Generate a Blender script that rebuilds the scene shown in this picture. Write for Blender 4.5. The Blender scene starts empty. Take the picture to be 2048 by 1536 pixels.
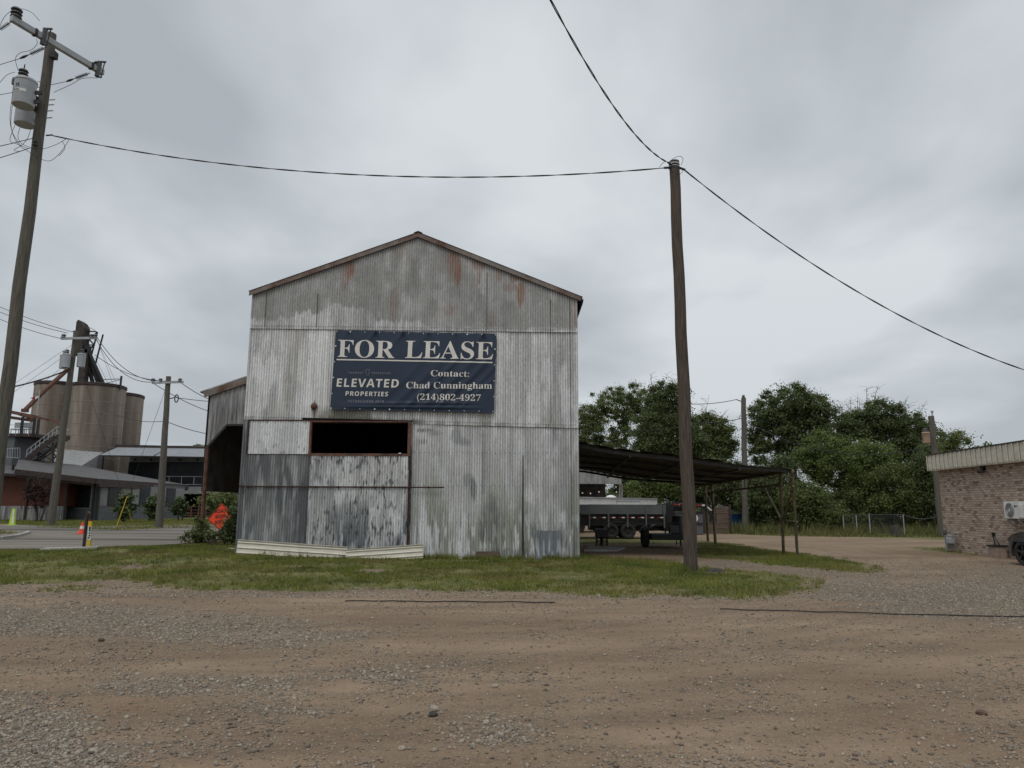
import bpy, bmesh, math, random
import numpy as np
from mathutils import Vector, Matrix, Quaternion
random.seed(7); RNG = np.random.default_rng(11)
scene = bpy.context.scene
COL = scene.collection
R = math.radians

# ---------------------------------------------------------------- camera
FPX = 1446.0                     # focal length in pixels of the 2048 px wide photograph
PITCH, ROLL, CAMH = R(9.69), R(0.3), 1.45
camd = bpy.data.cameras.new('camera'); cam = bpy.data.objects.new('camera', camd); COL.objects.link(cam)
camd.sensor_width = 36; camd.lens = 36*FPX/2048; camd.clip_start = .05; camd.clip_end = 3000
CM = Matrix.Translation((0, 0, CAMH)) @ Matrix.Rotation(R(90)+PITCH, 4, 'X') @ Matrix.Rotation(ROLL, 4, 'Z')
cam.matrix_world = CM; scene.camera = cam
C0 = Vector((0, 0, CAMH)); CR = CM.to_3x3()
# survey helpers: sight lines from the photograph intersected with real planes of the site
def ray(px, py): return CR @ Vector(((px-1024)/FPX, (768-py)/FPX, -1))
def at_y(px, py, Y): d = ray(px, py); return C0 + d*(Y/d.y)
def at_x(px, py, X): d = ray(px, py); return C0 + d*(X/d.x)
def at_z(px, py, Z): d = ray(px, py); return C0 + d*((Z-CAMH)/d.z)
def G(px, py): p = at_z(px, py, 0); return Vector((p.x, p.y, 0))
def at_plane(px, py, p0, n): d = ray(px, py); return C0 + d*((p0-C0).dot(n)/d.dot(n))

# ---------------------------------------------------------------- noise (numpy)
def vnoise(x, y, seed=0):
    x = np.asarray(x, float); y = np.asarray(y, float)
    xi = np.floor(x).astype(np.int64); yi = np.floor(y).astype(np.int64)
    fx = x-xi; fy = y-yi; fx = fx*fx*(3-2*fx); fy = fy*fy*(3-2*fy)
    def h(a, b):
        n = (a*374761393 + b*668265263 + seed*1442695041) & 0xffffffff
        n = ((n ^ (n >> 13))*1274126177) & 0xffffffff
        return ((n ^ (n >> 16)) & 0xffff)/65535.0
    return (h(xi, yi)*(1-fx)+h(xi+1, yi)*fx)*(1-fy)+(h(xi, yi+1)*(1-fx)+h(xi+1, yi+1)*fx)*fy
def fbm(x, y, seed=0, oct=4):
    t = 0; a = .5; s = 0
    for k in range(oct):
        t = t+a*vnoise(np.asarray(x)*2**k, np.asarray(y)*2**k, seed+k*17); s += a; a *= .5
    return t/s
def sstep(a, b, x): t = np.clip((x-a)/(b-a), 0, 1); return t*t*(3-2*t)

# ---------------------------------------------------------------- materials
MATS = {}
def newmat(name):
    m = bpy.data.materials.new(name); m.use_nodes = True; MATS[name] = m
    nt = m.node_tree; return m, nt, nt.nodes['Principled BSDF']
def pm(name, c1, c2=None, scale=4, rough=.7, metal=0, bump=0, stretch=(1, 1, 1), detail=6, c3=None, bscale=None, spec=.35, ramp=(.35, .65)):
    m, nt, b = newmat(name); N = nt.nodes.new; L = nt.links.new
    b.inputs['Roughness'].default_value = rough; b.inputs['Metallic'].default_value = metal
    b.inputs['Specular IOR Level'].default_value = spec
    if c2 is None: c2 = tuple(min(1, c*1.25+.004) for c in c1); c1 = tuple(c*.8 for c in c1)
    tc = N('ShaderNodeTexCoord'); mp = N('ShaderNodeMapping'); mp.inputs['Scale'].default_value = stretch
    L(tc.outputs['Object'], mp.inputs['Vector'])
    n = N('ShaderNodeTexNoise'); n.inputs['Scale'].default_value = scale; n.inputs['Detail'].default_value = detail; n.inputs['Roughness'].default_value = .62
    L(mp.outputs['Vector'], n.inputs['Vector'])
    r = N('ShaderNodeValToRGB'); r.color_ramp.elements[0].position = ramp[0]; r.color_ramp.elements[1].position = ramp[1]
    r.color_ramp.elements[0].color = (*c1, 1); r.color_ramp.elements[1].color = (*c2, 1)
    L(n.outputs['Fac'], r.inputs['Fac']); out = r.outputs['Color']
    if c3:
        n2 = N('ShaderNodeTexNoise'); n2.inputs['Scale'].default_value = scale*.3; n2.inputs['Detail'].default_value = 5
        L(mp.outputs['Vector'], n2.inputs['Vector'])
        r2 = N('ShaderNodeValToRGB'); r2.color_ramp.elements[0].position = .5; r2.color_ramp.elements[1].position = .66
        L(n2.outputs['Fac'], r2.inputs['Fac'])
        mx = N('ShaderNodeMix'); mx.data_type = 'RGBA'; L(r2.outputs['Color'], mx.inputs['Factor']); L(out, mx.inputs['A']); mx.inputs['B'].default_value = (*c3, 1)
        out = mx.outputs['Result']
    L(out, b.inputs['Base Color'])
    if bump:
        bp = N('ShaderNodeBump'); bp.inputs['Strength'].default_value = bump; bp.inputs['Distance'].default_value = .02
        nb = n
        if bscale:
            nb = N('ShaderNodeTexNoise'); nb.inputs['Scale'].default_value = bscale; nb.inputs['Detail'].default_value = 4; L(mp.outputs['Vector'], nb.inputs['Vector'])
        L(nb.outputs['Fac'], bp.inputs['Height']); L(bp.outputs['Normal'], b.inputs['Normal'])
    return m
def colmat(name, rough=.6, metal=0, fine=25, famt=.25, spec=.35, bump=0, stretch=(1, 1, 1)):
    """base colour from a per-vertex colour layer times fine noise"""
    m, nt, b = newmat(name); N = nt.nodes.new; L = nt.links.new
    b.inputs['Roughness'].default_value = rough; b.inputs['Metallic'].default_value = metal; b.inputs['Specular IOR Level'].default_value = spec
    a = N('ShaderNodeAttribute'); a.attribute_name = 'Col'
    tc = N('ShaderNodeTexCoord'); mp = N('ShaderNodeMapping'); mp.inputs['Scale'].default_value = stretch; L(tc.outputs['Object'], mp.inputs['Vector'])
    n = N('ShaderNodeTexNoise'); n.inputs['Scale'].default_value = fine; n.inputs['Detail'].default_value = 5; L(mp.outputs['Vector'], n.inputs['Vector'])
    mr = N('ShaderNodeMapRange'); mr.inputs['From Min'].default_value = .3; mr.inputs['From Max'].default_value = .7
    mr.inputs['To Min'].default_value = 1-famt; mr.inputs['To Max'].default_value = 1+famt; L(n.outputs['Fac'], mr.inputs['Value'])
    mx = N('ShaderNodeVectorMath'); mx.operation = 'SCALE'; L(a.outputs['Color'], mx.inputs[0]); L(mr.outputs['Result'], mx.inputs['Scale'])
    L(mx.outputs['Vector'], b.inputs['Base Color'])
    if bump:
        bp = N('ShaderNodeBump'); bp.inputs['Strength'].default_value = bump; bp.inputs['Distance'].default_value = .02; L(n.outputs['Fac'], bp.inputs['Height']); L(bp.outputs['Normal'], b.inputs['Normal'])
    return m
def leafmat(name, c1, c2, trans=.25, rough=.55):
    m, nt, b = newmat(name); N = nt.nodes.new; L = nt.links.new
    g = N('ShaderNodeNewGeometry'); r = N('ShaderNodeValToRGB')
    r.color_ramp.elements[0].color = (*c1, 1); r.color_ramp.elements[1].color = (*c2, 1)
    tc = N('ShaderNodeTexCoord'); n = N('ShaderNodeTexNoise'); n.inputs['Scale'].default_value = .9; n.inputs['Detail'].default_value = 2
    L(tc.outputs['Object'], n.inputs['Vector'])
    ma = N('ShaderNodeMath'); ma.operation = 'MULTIPLY_ADD'; L(g.outputs['Random Per Island'], ma.inputs[0]); ma.inputs[1].default_value = .55
    mb = N('ShaderNodeMapRange'); mb.inputs['From Min'].default_value = .3; mb.inputs['From Max'].default_value = .7; mb.inputs['To Max'].default_value = .5; L(n.outputs['Fac'], mb.inputs['Value'])
    L(mb.outputs['Result'], ma.inputs[2]); L(ma.outputs[0], r.inputs['Fac'])
    L(r.outputs['Color'], b.inputs['Base Color']); b.inputs['Roughness'].default_value = rough; b.inputs['Specular IOR Level'].default_value = .3
    t = N('ShaderNodeBsdfTranslucent'); L(r.outputs['Color'], t.inputs['Color'])
    ms = N('ShaderNodeMixShader'); ms.inputs['Fac'].default_value = trans
    L(b.outputs[0], ms.inputs[1]); L(t.outputs[0], ms.inputs[2]); L(ms.outputs[0], nt.nodes['Material Output'].inputs['Surface'])
    return m

M_POLE = pm('weathered_pole_wood', (.058, .052, .043), (.158, .143, .12), 3, .9, bump=.5, stretch=(14, 14, .7), c3=(.105, .105, .08))
M_POLE2 = pm('dark_pole_wood', (.040, .030, .024), (.125, .098, .08), 3, .9, bump=.6, stretch=(14, 14, .7), c3=(.085, .062, .05))
M_GALV = pm('galvanised_steel', (.30, .31, .32), (.42, .43, .44), 6, .45, metal=.35)
M_GREYPAINT = pm('grey_enamel', (.30, .32, .34), (.38, .40, .42), 3, .4)
M_DARKSTEEL = pm('lap_shadow_dark', (.018, .018, .019), (.05, .048, .046), 6, .6)
M_BLACK = pm('black_paint', (.010, .010, .011), (.026, .025, .024), 5, .45)
M_RUBBER = pm('black_rubber', (.018, .018, .018), (.04, .038, .036), 9, .85)
M_WIRE = pm('black_cable', (.012, .012, .013), (.03, .03, .03), 9, .6)
M_PORC = pm('dark_porcelain', (.05, .055, .06), (.10, .105, .11), 5, .3)
M_RUST = pm('rusty_steel', (.085, .038, .026), (.19, .10, .07), 7, .85, bump=.3, c3=(.06, .035, .03))
M_RUSTTRIM = pm('rusted_galvanised_trim', (.11, .055, .04), (.24, .20, .175), 2.2, .8, c3=(.20, .195, .185), stretch=(1, 1, 1))
M_CREAM = pm('cream_painted_metal', (.52, .49, .40), (.66, .62, .52), 3, .5, stretch=(1, 1, 4))
M_WHITE = pm('white_paint', (.62, .62, .60), (.74, .74, .72), 2, .5)
M_DIMWHITE = pm('dim_print', (.19, .19, .21), (.22, .22, .25), 2, .6)
M_LETTER = pm('cream_print', (.66, .63, .58), (.72, .69, .64), 2, .55)
M_CONC = pm('silo_concrete', (.185, .156, .130), (.32, .276, .232), .8, .9, bump=.2, c3=(.13, .105, .082), stretch=(1.5, 1.5, .16))
M_CONC2 = pm('silo_pour_joint', (.17, .143, .118), (.265, .228, .19), .8, .9, stretch=(1.5, 1.5, .16))
M_SLAB = pm('pale_concrete', (.30, .29, .27), (.42, .41, .38), 2, .9, bump=.2)
M_ROOFDK = pm('dark_roof_metal', (.065, .06, .06), (.10, .095, .093), 2, .6)
M_ROOFGR = pm('grey_roof_metal', (.24, .24, .24), (.36, .36, .36), 2, .5, metal=.2)
M_SIDING = pm('grey_siding', (.095, .102, .112), (.125, .132, .142), 1.5, .7)
M_SIDELT = pm('pale_siding', (.19, .193, .196), (.25, .253, .256), 1.5, .7)
M_REDWOOD = pm('red_cedar_boards', (.060, .018, .012), (.125, .038, .023), 3, .7, stretch=(6, 6, .4))
M_GLASS = pm('dark_window_glass', (.010, .011, .013), (.022, .024, .028), .8, .3, spec=.2)
M_GLASSLT = pm('blue_grey_window_glass', (.030, .034, .042), (.055, .062, .073), .8, .45, spec=.08)  # paler blue-grey pane colour, hardly glossy
M_BROWNTRIM = pm('dark_brown_trim', (.030, .020, .018), (.055, .038, .034), 2, .6)
M_AWN = pm('grey_awning_cloth', (.20, .21, .225), (.25, .26, .275), 1, .8)
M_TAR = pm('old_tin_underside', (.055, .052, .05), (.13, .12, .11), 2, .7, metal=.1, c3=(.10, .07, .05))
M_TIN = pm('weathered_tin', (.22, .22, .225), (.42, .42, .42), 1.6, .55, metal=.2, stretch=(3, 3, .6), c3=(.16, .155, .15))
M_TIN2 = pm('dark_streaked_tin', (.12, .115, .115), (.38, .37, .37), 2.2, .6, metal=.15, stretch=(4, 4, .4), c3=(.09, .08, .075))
M_FENCEWOOD = pm('fence_boards', (.08, .055, .042), (.16, .115, .09), 3, .85, stretch=(.6, .6, 8))
M_ORANGE = pm('orange_sheeting', (.80, .062, .016), (.86, .08, .022), 2, .5)
M_REDCONE = pm('red_orange_plastic', (.72, .06, .04), (.80, .09, .05), 2, .5)
M_YELLOW = pm('yellow_plastic', (.55, .38, .02), (.68, .48, .04), 3, .5)
M_LIME = pm('lime_plastic', (.42, .58, .05), (.50, .66, .08), 2, .5)
M_RED = pm('red_reflector', (.24, .018, .018), (.32, .025, .025), 2, .4)
M_GREYBOARD = pm('grey_sideboards', (.085, .087, .09), (.12, .122, .125), 1.2, .7)
M_BLUE = pm('blue_plastic', (.03, .12, .34), (.05, .17, .42), 2, .5)
M_CARPAINT = pm('charcoal_car_paint', (.045, .048, .053), (.055, .058, .063), 1, .3, spec=.6)
M_BARK = pm('tree_bark', (.030, .026, .022), (.075, .065, .055), 5, .95, bump=.5, stretch=(2, 2, .4))
M_LEAF_A = leafmat('dark_green_leaves', (.040, .060, .024), (.185, .222, .086), .38)
M_LEAF_B = leafmat('mid_green_leaves', (.050, .072, .026), (.220, .255, .086), .38)
M_LEAF_C = leafmat('fresh_green_leaves', (.056, .084, .026), (.220, .270, .082), .38)
M_LEAF_R = leafmat('dark_red_leaves', (.014, .006, .006), (.05, .022, .02))
M_LEAF_M = leafmat('glossy_olive_leaves', (.03, .045, .014), (.12, .155, .06))
M_GRASS = leafmat('grass_blades', (.050, .080, .016), (.225, .245, .060), .25, .7)
def grassmat(name):
    m = leafmat(name, (.060, .090, .016), (.260, .270, .058), .28, .7); nt = m.node_tree; N = nt.nodes.new; L = nt.links.new
    b = nt.nodes['Principled BSDF']; src = b.inputs['Base Color'].links[0].from_socket; tr = [n for n in nt.nodes if n.type == 'BSDF_TRANSLUCENT'][0]
    tc = N('ShaderNodeTexCoord'); n = N('ShaderNodeTexNoise'); n.inputs['Scale'].default_value = .42; n.inputs['Detail'].default_value = 5; L(tc.outputs['Object'], n.inputs['Vector'])
    r = N('ShaderNodeMapRange'); r.inputs['From Min'].default_value = .47; r.inputs['From Max'].default_value = .66; r.inputs['To Max'].default_value = .8; L(n.outputs['Fac'], r.inputs['Value'])
    x = N('ShaderNodeMix'); x.data_type = 'RGBA'; x.inputs['B'].default_value = (.235, .185, .075, 1); L(r.outputs['Result'], x.inputs['Factor']); L(src, x.inputs['A'])
    n2 = N('ShaderNodeTexNoise'); n2.inputs['Scale'].default_value = .8; L(tc.outputs['Object'], n2.inputs['Vector']); r2 = N('ShaderNodeMapRange'); r2.inputs['From Min'].default_value = .52; r2.inputs['From Max'].default_value = .68; r2.inputs['To Max'].default_value = .6; L(n2.outputs['Fac'], r2.inputs['Value'])
    x2 = N('ShaderNodeMix'); x2.data_type = 'RGBA'; x2.inputs['B'].default_value = (.05, .075, .018, 1); L(r2.outputs['Result'], x2.inputs['Factor']); L(x.outputs['Result'], x2.inputs['A'])
    L(x2.outputs['Result'], b.inputs['Base Color']); L(x2.outputs['Result'], tr.inputs['Color']); return m
M_GRASS = grassmat('lawn_blades')
M_TALLGRASS = leafmat('dry_tall_grass', (.06, .075, .018), (.20, .19, .07), .2, .8)

# ---------------------------------------------------------------- mesh builder
LOC = {}
def tag(o, label=None, cat=None, group=None, kind=None):
    if label: o['label'] = label
    if cat: o['category'] = cat
    if group: o['group'] = group
    if kind: o['kind'] = kind
    return o
def empty(name, loc, label, cat, group=None):
    o = bpy.data.objects.new(name, None); COL.objects.link(o); o.location = loc; o.empty_display_size = .2
    LOC[o] = Vector(loc); return tag(o, label, cat, group)
def rawobj(name, me, mat, parent=None):
    o = bpy.data.objects.new(name, me); COL.objects.link(o)
    if mat: me.materials.append(mat)
    if parent: o.parent = parent; LOC[o] = LOC[parent]
    else: LOC[o] = Vector((0, 0, 0))
    return o
def npmesh(name, V, F, mat, parent=None, smooth=False, col=None, loc=None):
    """V (n,3) array, F (m,k) array of equal sized faces"""
    V = np.asarray(V, np.float32); F = np.asarray(F, np.int32)
    L0 = LOC[parent] if parent else Vector(loc or (0, 0, 0))
    V = V-np.array(L0, np.float32)
    me = bpy.data.meshes.new(name); k = F.shape[1]
    me.vertices.add(len(V)); me.vertices.foreach_set('co', V.ravel())
    me.loops.add(F.size); me.loops.foreach_set('vertex_index', F.ravel())
    me.polygons.add(len(F)); me.polygons.foreach_set('loop_start', np.arange(0, F.size, k, dtype=np.int32))
    me.polygons.foreach_set('loop_total', np.full(len(F), k, np.int32))
    if smooth: me.polygons.foreach_set('use_smooth', np.ones(len(F), bool))
    me.update(calc_edges=True)
    if col is not None:
        c = np.ones((len(V), 4), np.float32); c[:, :3] = col
        a = me.color_attributes.new('Col', 'FLOAT_COLOR', 'POINT'); a.data.foreach_set('color', c.ravel())
    me.validate()
    o = rawobj(name, me, mat, parent)
    if not parent: o.location = L0; LOC[o] = L0
    return o
class MB:
    def __init__(s): s.v = []; s.f = []
    def add(s, vs, fs):
        n = len(s.v); s.v += [tuple(v) for v in vs]; s.f += [tuple(i+n for i in f) for f in fs]; return s
    def poly(s, pts): return s.add(pts, [tuple(range(len(pts)))])
    def box(s, c, d, rz=0, bev=0):
        c = Vector(c); x, y, z = d[0]/2, d[1]/2, d[2]/2; m = Matrix.Rotation(rz, 3, 'Z')
        vs = [c+m @ Vector((a*x, b*y, e*z)) for e in (-1, 1) for b in (-1, 1) for a in (-1, 1)]
        return s.add(vs, [(0, 2, 3, 1), (4, 5, 7, 6), (0, 1, 5, 4), (2, 6, 7, 3), (0, 4, 6, 2), (1, 3, 7, 5)])
    def beam(s, p, q, w, h=None, up=(0, 0, 1)):
        p = Vector(p); q = Vector(q); h = h or w; d = (q-p).normalized(); u = Vector(up)
        if abs(d.dot(u)) > .98: u = Vector((0, 1, 0))
        a = d.cross(u).normalized()*w/2; b = a.cross(d).normalized()*h/2
        vs = [P+sa*a+sb*b for P in (p, q) for sb in (-1, 1) for sa in (-1, 1)]
        return s.add(vs, [(0, 1, 3, 2), (4, 6, 7, 5), (0, 4, 5, 1), (2, 3, 7, 6), (0, 2, 6, 4), (1, 5, 7, 3)])
    def tube(s, pts, r, n=8, cap=True):
        pts = [Vector(p) for p in pts]; k = len(pts)
        rs = r if isinstance(r, (list, tuple)) else [r]*k
        base = len(s.v); ref = None
        for i, p in enumerate(pts):
            t = (pts[min(i+1, k-1)]-pts[max(i-1, 0)]); t = t.normalized() if t.length > 1e-9 else Vector((0, 0, 1))
            if ref is None: ref = Vector((1, 0, 0)) if abs(t.x) < .9 else Vector((0, 1, 0))
            a = (ref-t*ref.dot(t)).normalized(); ref = a; b = t.cross(a)
            for j in range(n):
                an = 2*math.pi*j/n; s.v.append(tuple(p+(a*math.cos(an)+b*math.sin(an))*rs[i]))
        for i in range(k-1):
            for j in range(n):
                s.f.append((base+i*n+j, base+i*n+(j+1) % n, base+(i+1)*n+(j+1) % n, base+(i+1)*n+j))
        if cap: s.f.append(tuple(base+j for j in reversed(range(n)))); s.f.append(tuple(base+(k-1)*n+j for j in range(n)))
        return s
    def cyl(s, p, q, r, n=16, r2=None): return s.tube([p, q], [r, r if r2 is None else r2], n)
    def lathe(s, c, prof, n=20, axis='Z'):
        c = Vector(c); base = len(s.v); k = len(prof)
        for (r, z) in prof:
            for j in range(n):
                a = 2*math.pi*j/n; x, y = r*math.cos(a), r*math.sin(a)
                s.v.append(tuple(c+(Vector((x, y, z)) if axis == 'Z' else Vector((z, x, y)) if axis == 'X' else Vector((x, z, y)))))
        for i in range(k-1):
            for j in range(n): s.f.append((base+i*n+j, base+i*n+(j+1) % n, base+(i+1)*n+(j+1) % n, base+(i+1)*n+j))
        return s
    def prism(s, pts, d):
        d = Vector(d); pts = [Vector(p) for p in pts]; n = len(pts)
        return s.add(pts+[p+d for p in pts], [tuple(reversed(range(n))), tuple(range(n, 2*n))]+[(i, (i+1) % n, n+(i+1) % n, n+i) for i in range(n)])
    def build_each(s, name, mat, parent, smooth=False):
        '''every separate piece becomes a part of its own'''
        par = list(range(len(s.v)))
        def find(i):
            while par[i] != i: par[i] = par[par[i]]; i = par[i]
            return i
        for f in s.f:
            for i in f[1:]: par[find(i)] = find(f[0])
        groups = {}
        for f in s.f: groups.setdefault(find(f[0]), []).append(f)
        out = []
        for fs in groups.values():
            ids = sorted({i for f in fs for i in f}); mp = {i: k for k, i in enumerate(ids)}; m = MB()
            m.v = [s.v[i] for i in ids]; m.f = [tuple(mp[i] for i in f) for f in fs]; out.append(m.build(name, mat, parent, smooth))
        return out
    def build(s, name, mat, parent=None, smooth=False, loc=None, bevel=0):
        L0 = LOC[parent] if parent else Vector(loc or (0, 0, 0))
        me = bpy.data.meshes.new(name); me.from_pydata([tuple(Vector(v)-L0) for v in s.v], [], s.f); me.validate()
        bm = bmesh.new(); bm.from_mesh(me); bmesh.ops.recalc_face_normals(bm, faces=bm.faces)
        if bevel: bmesh.ops.bevel(bm, geom=bm.edges[:], offset=bevel, segments=2, affect='EDGES', profile=.5)
        bm.to_mesh(me); bm.free()
        if smooth:
            me.polygons.foreach_set('use_smooth', [True]*len(me.polygons))
            try: me.set_sharp_from_angle(angle=R(40))
            except Exception: pass
        o = rawobj(name, me, mat, parent)
        if not parent: o.location = L0; LOC[o] = L0
        return o
def bez(p0, p1, p2, p3, n=14):
    p0, p1, p2, p3 = map(Vector, (p0, p1, p2, p3)); out = []
    for i in range(n+1):
        t = i/n; u = 1-t; out.append(p0*u**3+p1*3*u*u*t+p2*3*u*t*t+p3*t**3)
    return out
def sag(p, q, s, n=30):
    p = Vector(p); q = Vector(q)
    return [p.lerp(q, i/n)-Vector((0, 0, s*4*(i/n)*(1-i/n))) for i in range(n+1)]
def mathbold(t, base=(0x1D400, 0x1D41A, 0x1D7CE)):
    o = ''
    for c in t:
        if 'A' <= c <= 'Z': o += chr(base[0]+ord(c)-65)
        elif 'a' <= c <= 'z': o += chr(base[1]+ord(c)-97)
        elif '0' <= c <= '9': o += chr(base[2]+ord(c)-48)
        else: o += c
    return o
def textmesh(t, style='serif', offset=0.0, spacing=1.0):
    """triangulated outline of a line of print, normalised to its own bounding box"""
    if style == 'serif': t = mathbold(t)
    elif style == 'sans': t = mathbold(t, (0x1D5D4, 0x1D5EE, 0x1D7EC))
    c = bpy.data.curves.new('print', 'FONT'); c.body = t; c.resolution_u = 5; c.offset = offset; c.space_character = spacing
    o = bpy.data.objects.new('print', c); COL.objects.link(o); bpy.context.view_layer.update()
    me = bpy.data.meshes.new_from_object(o.evaluated_get(bpy.context.evaluated_depsgraph_get()))
    bpy.data.objects.remove(o); bpy.data.curves.remove(c)
    bm = bmesh.new(); bm.from_mesh(me); bpy.data.meshes.remove(me)
    xs = [v.co.x for v in bm.verts]; ys = [v.co.y for v in bm.verts]
    x0, x1, y0, y1 = min(xs), max(xs), min(ys), max(ys)
    for v in bm.verts: v.co.x = (v.co.x-x0)/(x1-x0); v.co.y = (v.co.y-y0)/(y1-y0); v.co.z = 0
    return bm
def put_text(name, t, quad, mat, parent, style='serif', offset=0, spacing=1.0, surf=None, cell=None):
    """quad: lower-left, lower-right, upper-left points of the text box"""
    bm = textmesh(t, style, offset, spacing); a, b, c = (Vector(q) for q in quad)
    if cell:
        for ax, L in ((Vector((1, 0, 0)), (b-a).length), (Vector((0, 1, 0)), (c-a).length)):
            k = max(1, int(L/cell))
            for i in range(1, k):
                bmesh.ops.bisect_plane(bm, geom=bm.verts[:]+bm.edges[:]+bm.faces[:], plane_co=ax*(i/k), plane_no=ax)
    for v in bm.verts:
        p = a+(b-a)*v.co.x+(c-a)*v.co.y
        v.co = (surf(p) if surf else p)-LOC[parent]
    me = bpy.data.meshes.new(name); bm.to_mesh(me); bm.free()
    return rawobj(name, me, mat, parent)
# ---------------------------------------------------------------- ground
def gz(x, y):
    x = np.asarray(x, float); y = np.asarray(y, float)
    b = .16*np.exp(-(((x+10.5)/5.5)**2+((y-22)/4.0)**2))
    b = b+.05*np.exp(-(((x-1)/9)**2+((y-16.5)/2.6)**2))
    near = np.exp(-np.maximum(0, y-25)/10)
    return b+near*(.05*(fbm(x*.35, y*.35, 3, 3)-.5)+.02*(fbm(x*1.7, y*1.7, 5, 3)-.5))
def gp(p, dz=0): return Vector((p[0], p[1], float(gz(p[0], p[1]))+dz))
def gpoly(pts): return np.array([[G(*p).x, G(*p).y] for p in pts])
def sdist(P, X, Y):
    """signed distance to polygon P, positive inside"""
    d = np.full(X.shape, 1e9); ins = np.zeros(X.shape, bool); n = len(P)
    for i in range(n):
        ax, ay = P[i]; bx, by = P[(i+1) % n]; ex, ey = bx-ax, by-ay
        t = np.clip(((X-ax)*ex+(Y-ay)*ey)/(ex*ex+ey*ey+1e-12), 0, 1)
        d = np.minimum(d, np.hypot(X-ax-t*ex, Y-ay-t*ey))
        c = ((ay > Y) != (by > Y)) & (X < (bx-ax)*(Y-ay)/((by-ay) if by != ay else 1e-12)+ax); ins ^= c
    return np.where(ins, d, -d)
LAWN = [  # grassy areas, read off along their edges
    gpoly([(-500, 1160), (0, 1168), (90, 1170), (150, 1166), (215, 1160), (290, 1166), (330, 1176), (430, 1180), (540, 1184), (640, 1187), (740, 1178), (830, 1180), (900, 1186), (1000, 1182), (1100, 1185), (1240, 1194), (1330, 1192), (1420, 1196), (1500, 1194), (1570, 1192), (1630, 1180), (1638, 1166), (1600, 1157), (1530, 1152), (1450, 1143), (1400, 1136), (1340, 1124), (1260, 1116), (1165, 1112), (900, 1090), (470, 1078), (400, 1087), (300, 1098), (180, 1104), (-500, 1104)]),
    gpoly([(1390, 1078), (1480, 1090), (1570, 1104), (1650, 1114), (1715, 1128), (1758, 1144), (1720, 1148), (1650, 1142), (1560, 1134), (1470, 1119), (1380, 1112), (1300, 1106), (1290, 1098), (1400, 1096), (1380, 1085)]),
    gpoly([(1150, 1074), (1390, 1078), (1380, 1087), (1150, 1088)]),
    gpoly([(1455, 1068), (1560, 1072), (1700, 1074), (1880, 1079), (2300, 1080), (2400, 1040), (1300, 1040), (1300, 1058)]),
    gpoly([(-800, 1046), (0, 1048), (95, 1056), (230, 1062), (385, 1056), (470, 1046), (520, 1034), (-800, 1034)]),
    gpoly([(-400, 1064), (0, 1062), (35, 1063), (52, 1068), (30, 1074), (0, 1078), (-400, 1082)]),
    gpoly([(1822, 1094), (1890, 1094), (1960, 1101), (2035, 1108), (2200, 1130), (2110, 1126), (1995, 1113), (1900, 1105), (1840, 1100)]),
    gpoly([(100, 1178), (190, 1175), (196, 1180), (130, 1184)]),
]
BARE = [gpoly([(190, 1141), (250, 1136), (330, 1136), (300, 1143), (230, 1145)]), gpoly([(550, 1137), (600, 1135), (615, 1139), (560, 1142)]), gpoly([(720, 1143), (770, 1142), (800, 1148), (730, 1150)]), gpoly([(1295, 1112), (1400, 1106), (1400, 1100), (1200, 1094), (1165, 1094), (1165, 1110)])]
GREY = [  # pale limestone gravel
    gpoly([(-600, 1200), (0, 1206), (200, 1212), (350, 1222), (560, 1236), (640, 1255), (740, 1268), (700, 1288), (560, 1292), (430, 1284), (200, 1280), (-600, 1290)]),
    gpoly([(-200, 1390), (60, 1395), (120, 1430), (150, 1480), (200, 1560), (-250, 1600)]),
    gpoly([(940, 1415), (1010, 1412), (1040, 1440), (1030, 1470), (980, 1462), (950, 1440)]),
    gpoly([(480, 1405), (590, 1398), (610, 1412), (520, 1420)]),
    gpoly([(770, 1335), (870, 1330), (880, 1350), (790, 1362)]),
    gpoly([(200, 1370), (330, 1352), (500, 1340), (640, 1352), (520, 1372), (330, 1392)]),
    gpoly([(1310, 1117), (1400, 1122), (1480, 1122), (1600, 1138), (1700, 1148), (1790, 1152), (1810, 1180), (1700, 1182), (1640, 1180), (1638, 1164), (1530, 1152), (1400, 1137)]),
    gpoly([(1640, 1188), (1750, 1180), (1900, 1150), (1960, 1130), (2200, 1140), (2200, 1260), (1800, 1230)]),
    gpoly([(190, 1141), (250, 1136), (330, 1136), (300, 1143), (230, 1145)]), gpoly([(720, 1143), (770, 1142), (800, 1148), (730, 1150)]),
]
def grassfield(X, Y):
    s = np.full(X.shape, -9.0)
    for P in LAWN: s = np.maximum(s, sdist(P, X, Y))
    for P in BARE: s = np.minimum(s, -sdist(P, X, Y)+.05)
    return s
def greyfield(X, Y):
    s = np.full(X.shape, -9.0)
    for P in GREY: s = np.maximum(s, sdist(P, X, Y))
    return s
TRACKS = [[(-300, 1345), (300, 1318), (800, 1300), (1300, 1270), (1650, 1225), (1850, 1180), (1930, 1140), (1880, 1108), (1750, 1090), (1600, 1080)],
          [(-300, 1460), (400, 1420), (900, 1372), (1400, 1330), (1800, 1262), (2000, 1200), (2090, 1150), (2050, 1115)],
          [(-200, 1560), (500, 1490), (1000, 1440), (1600, 1400), (2100, 1330), (2500, 1290)], [(-300, 1262), (300, 1243), (900, 1228), (1500, 1222), (1750, 1196), (1850, 1160), (1800, 1125), (1680, 1098), (1500, 1082)],
          [(-100, 1700), (700, 1560), (1500, 1500), (2200, 1450)]]
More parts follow.
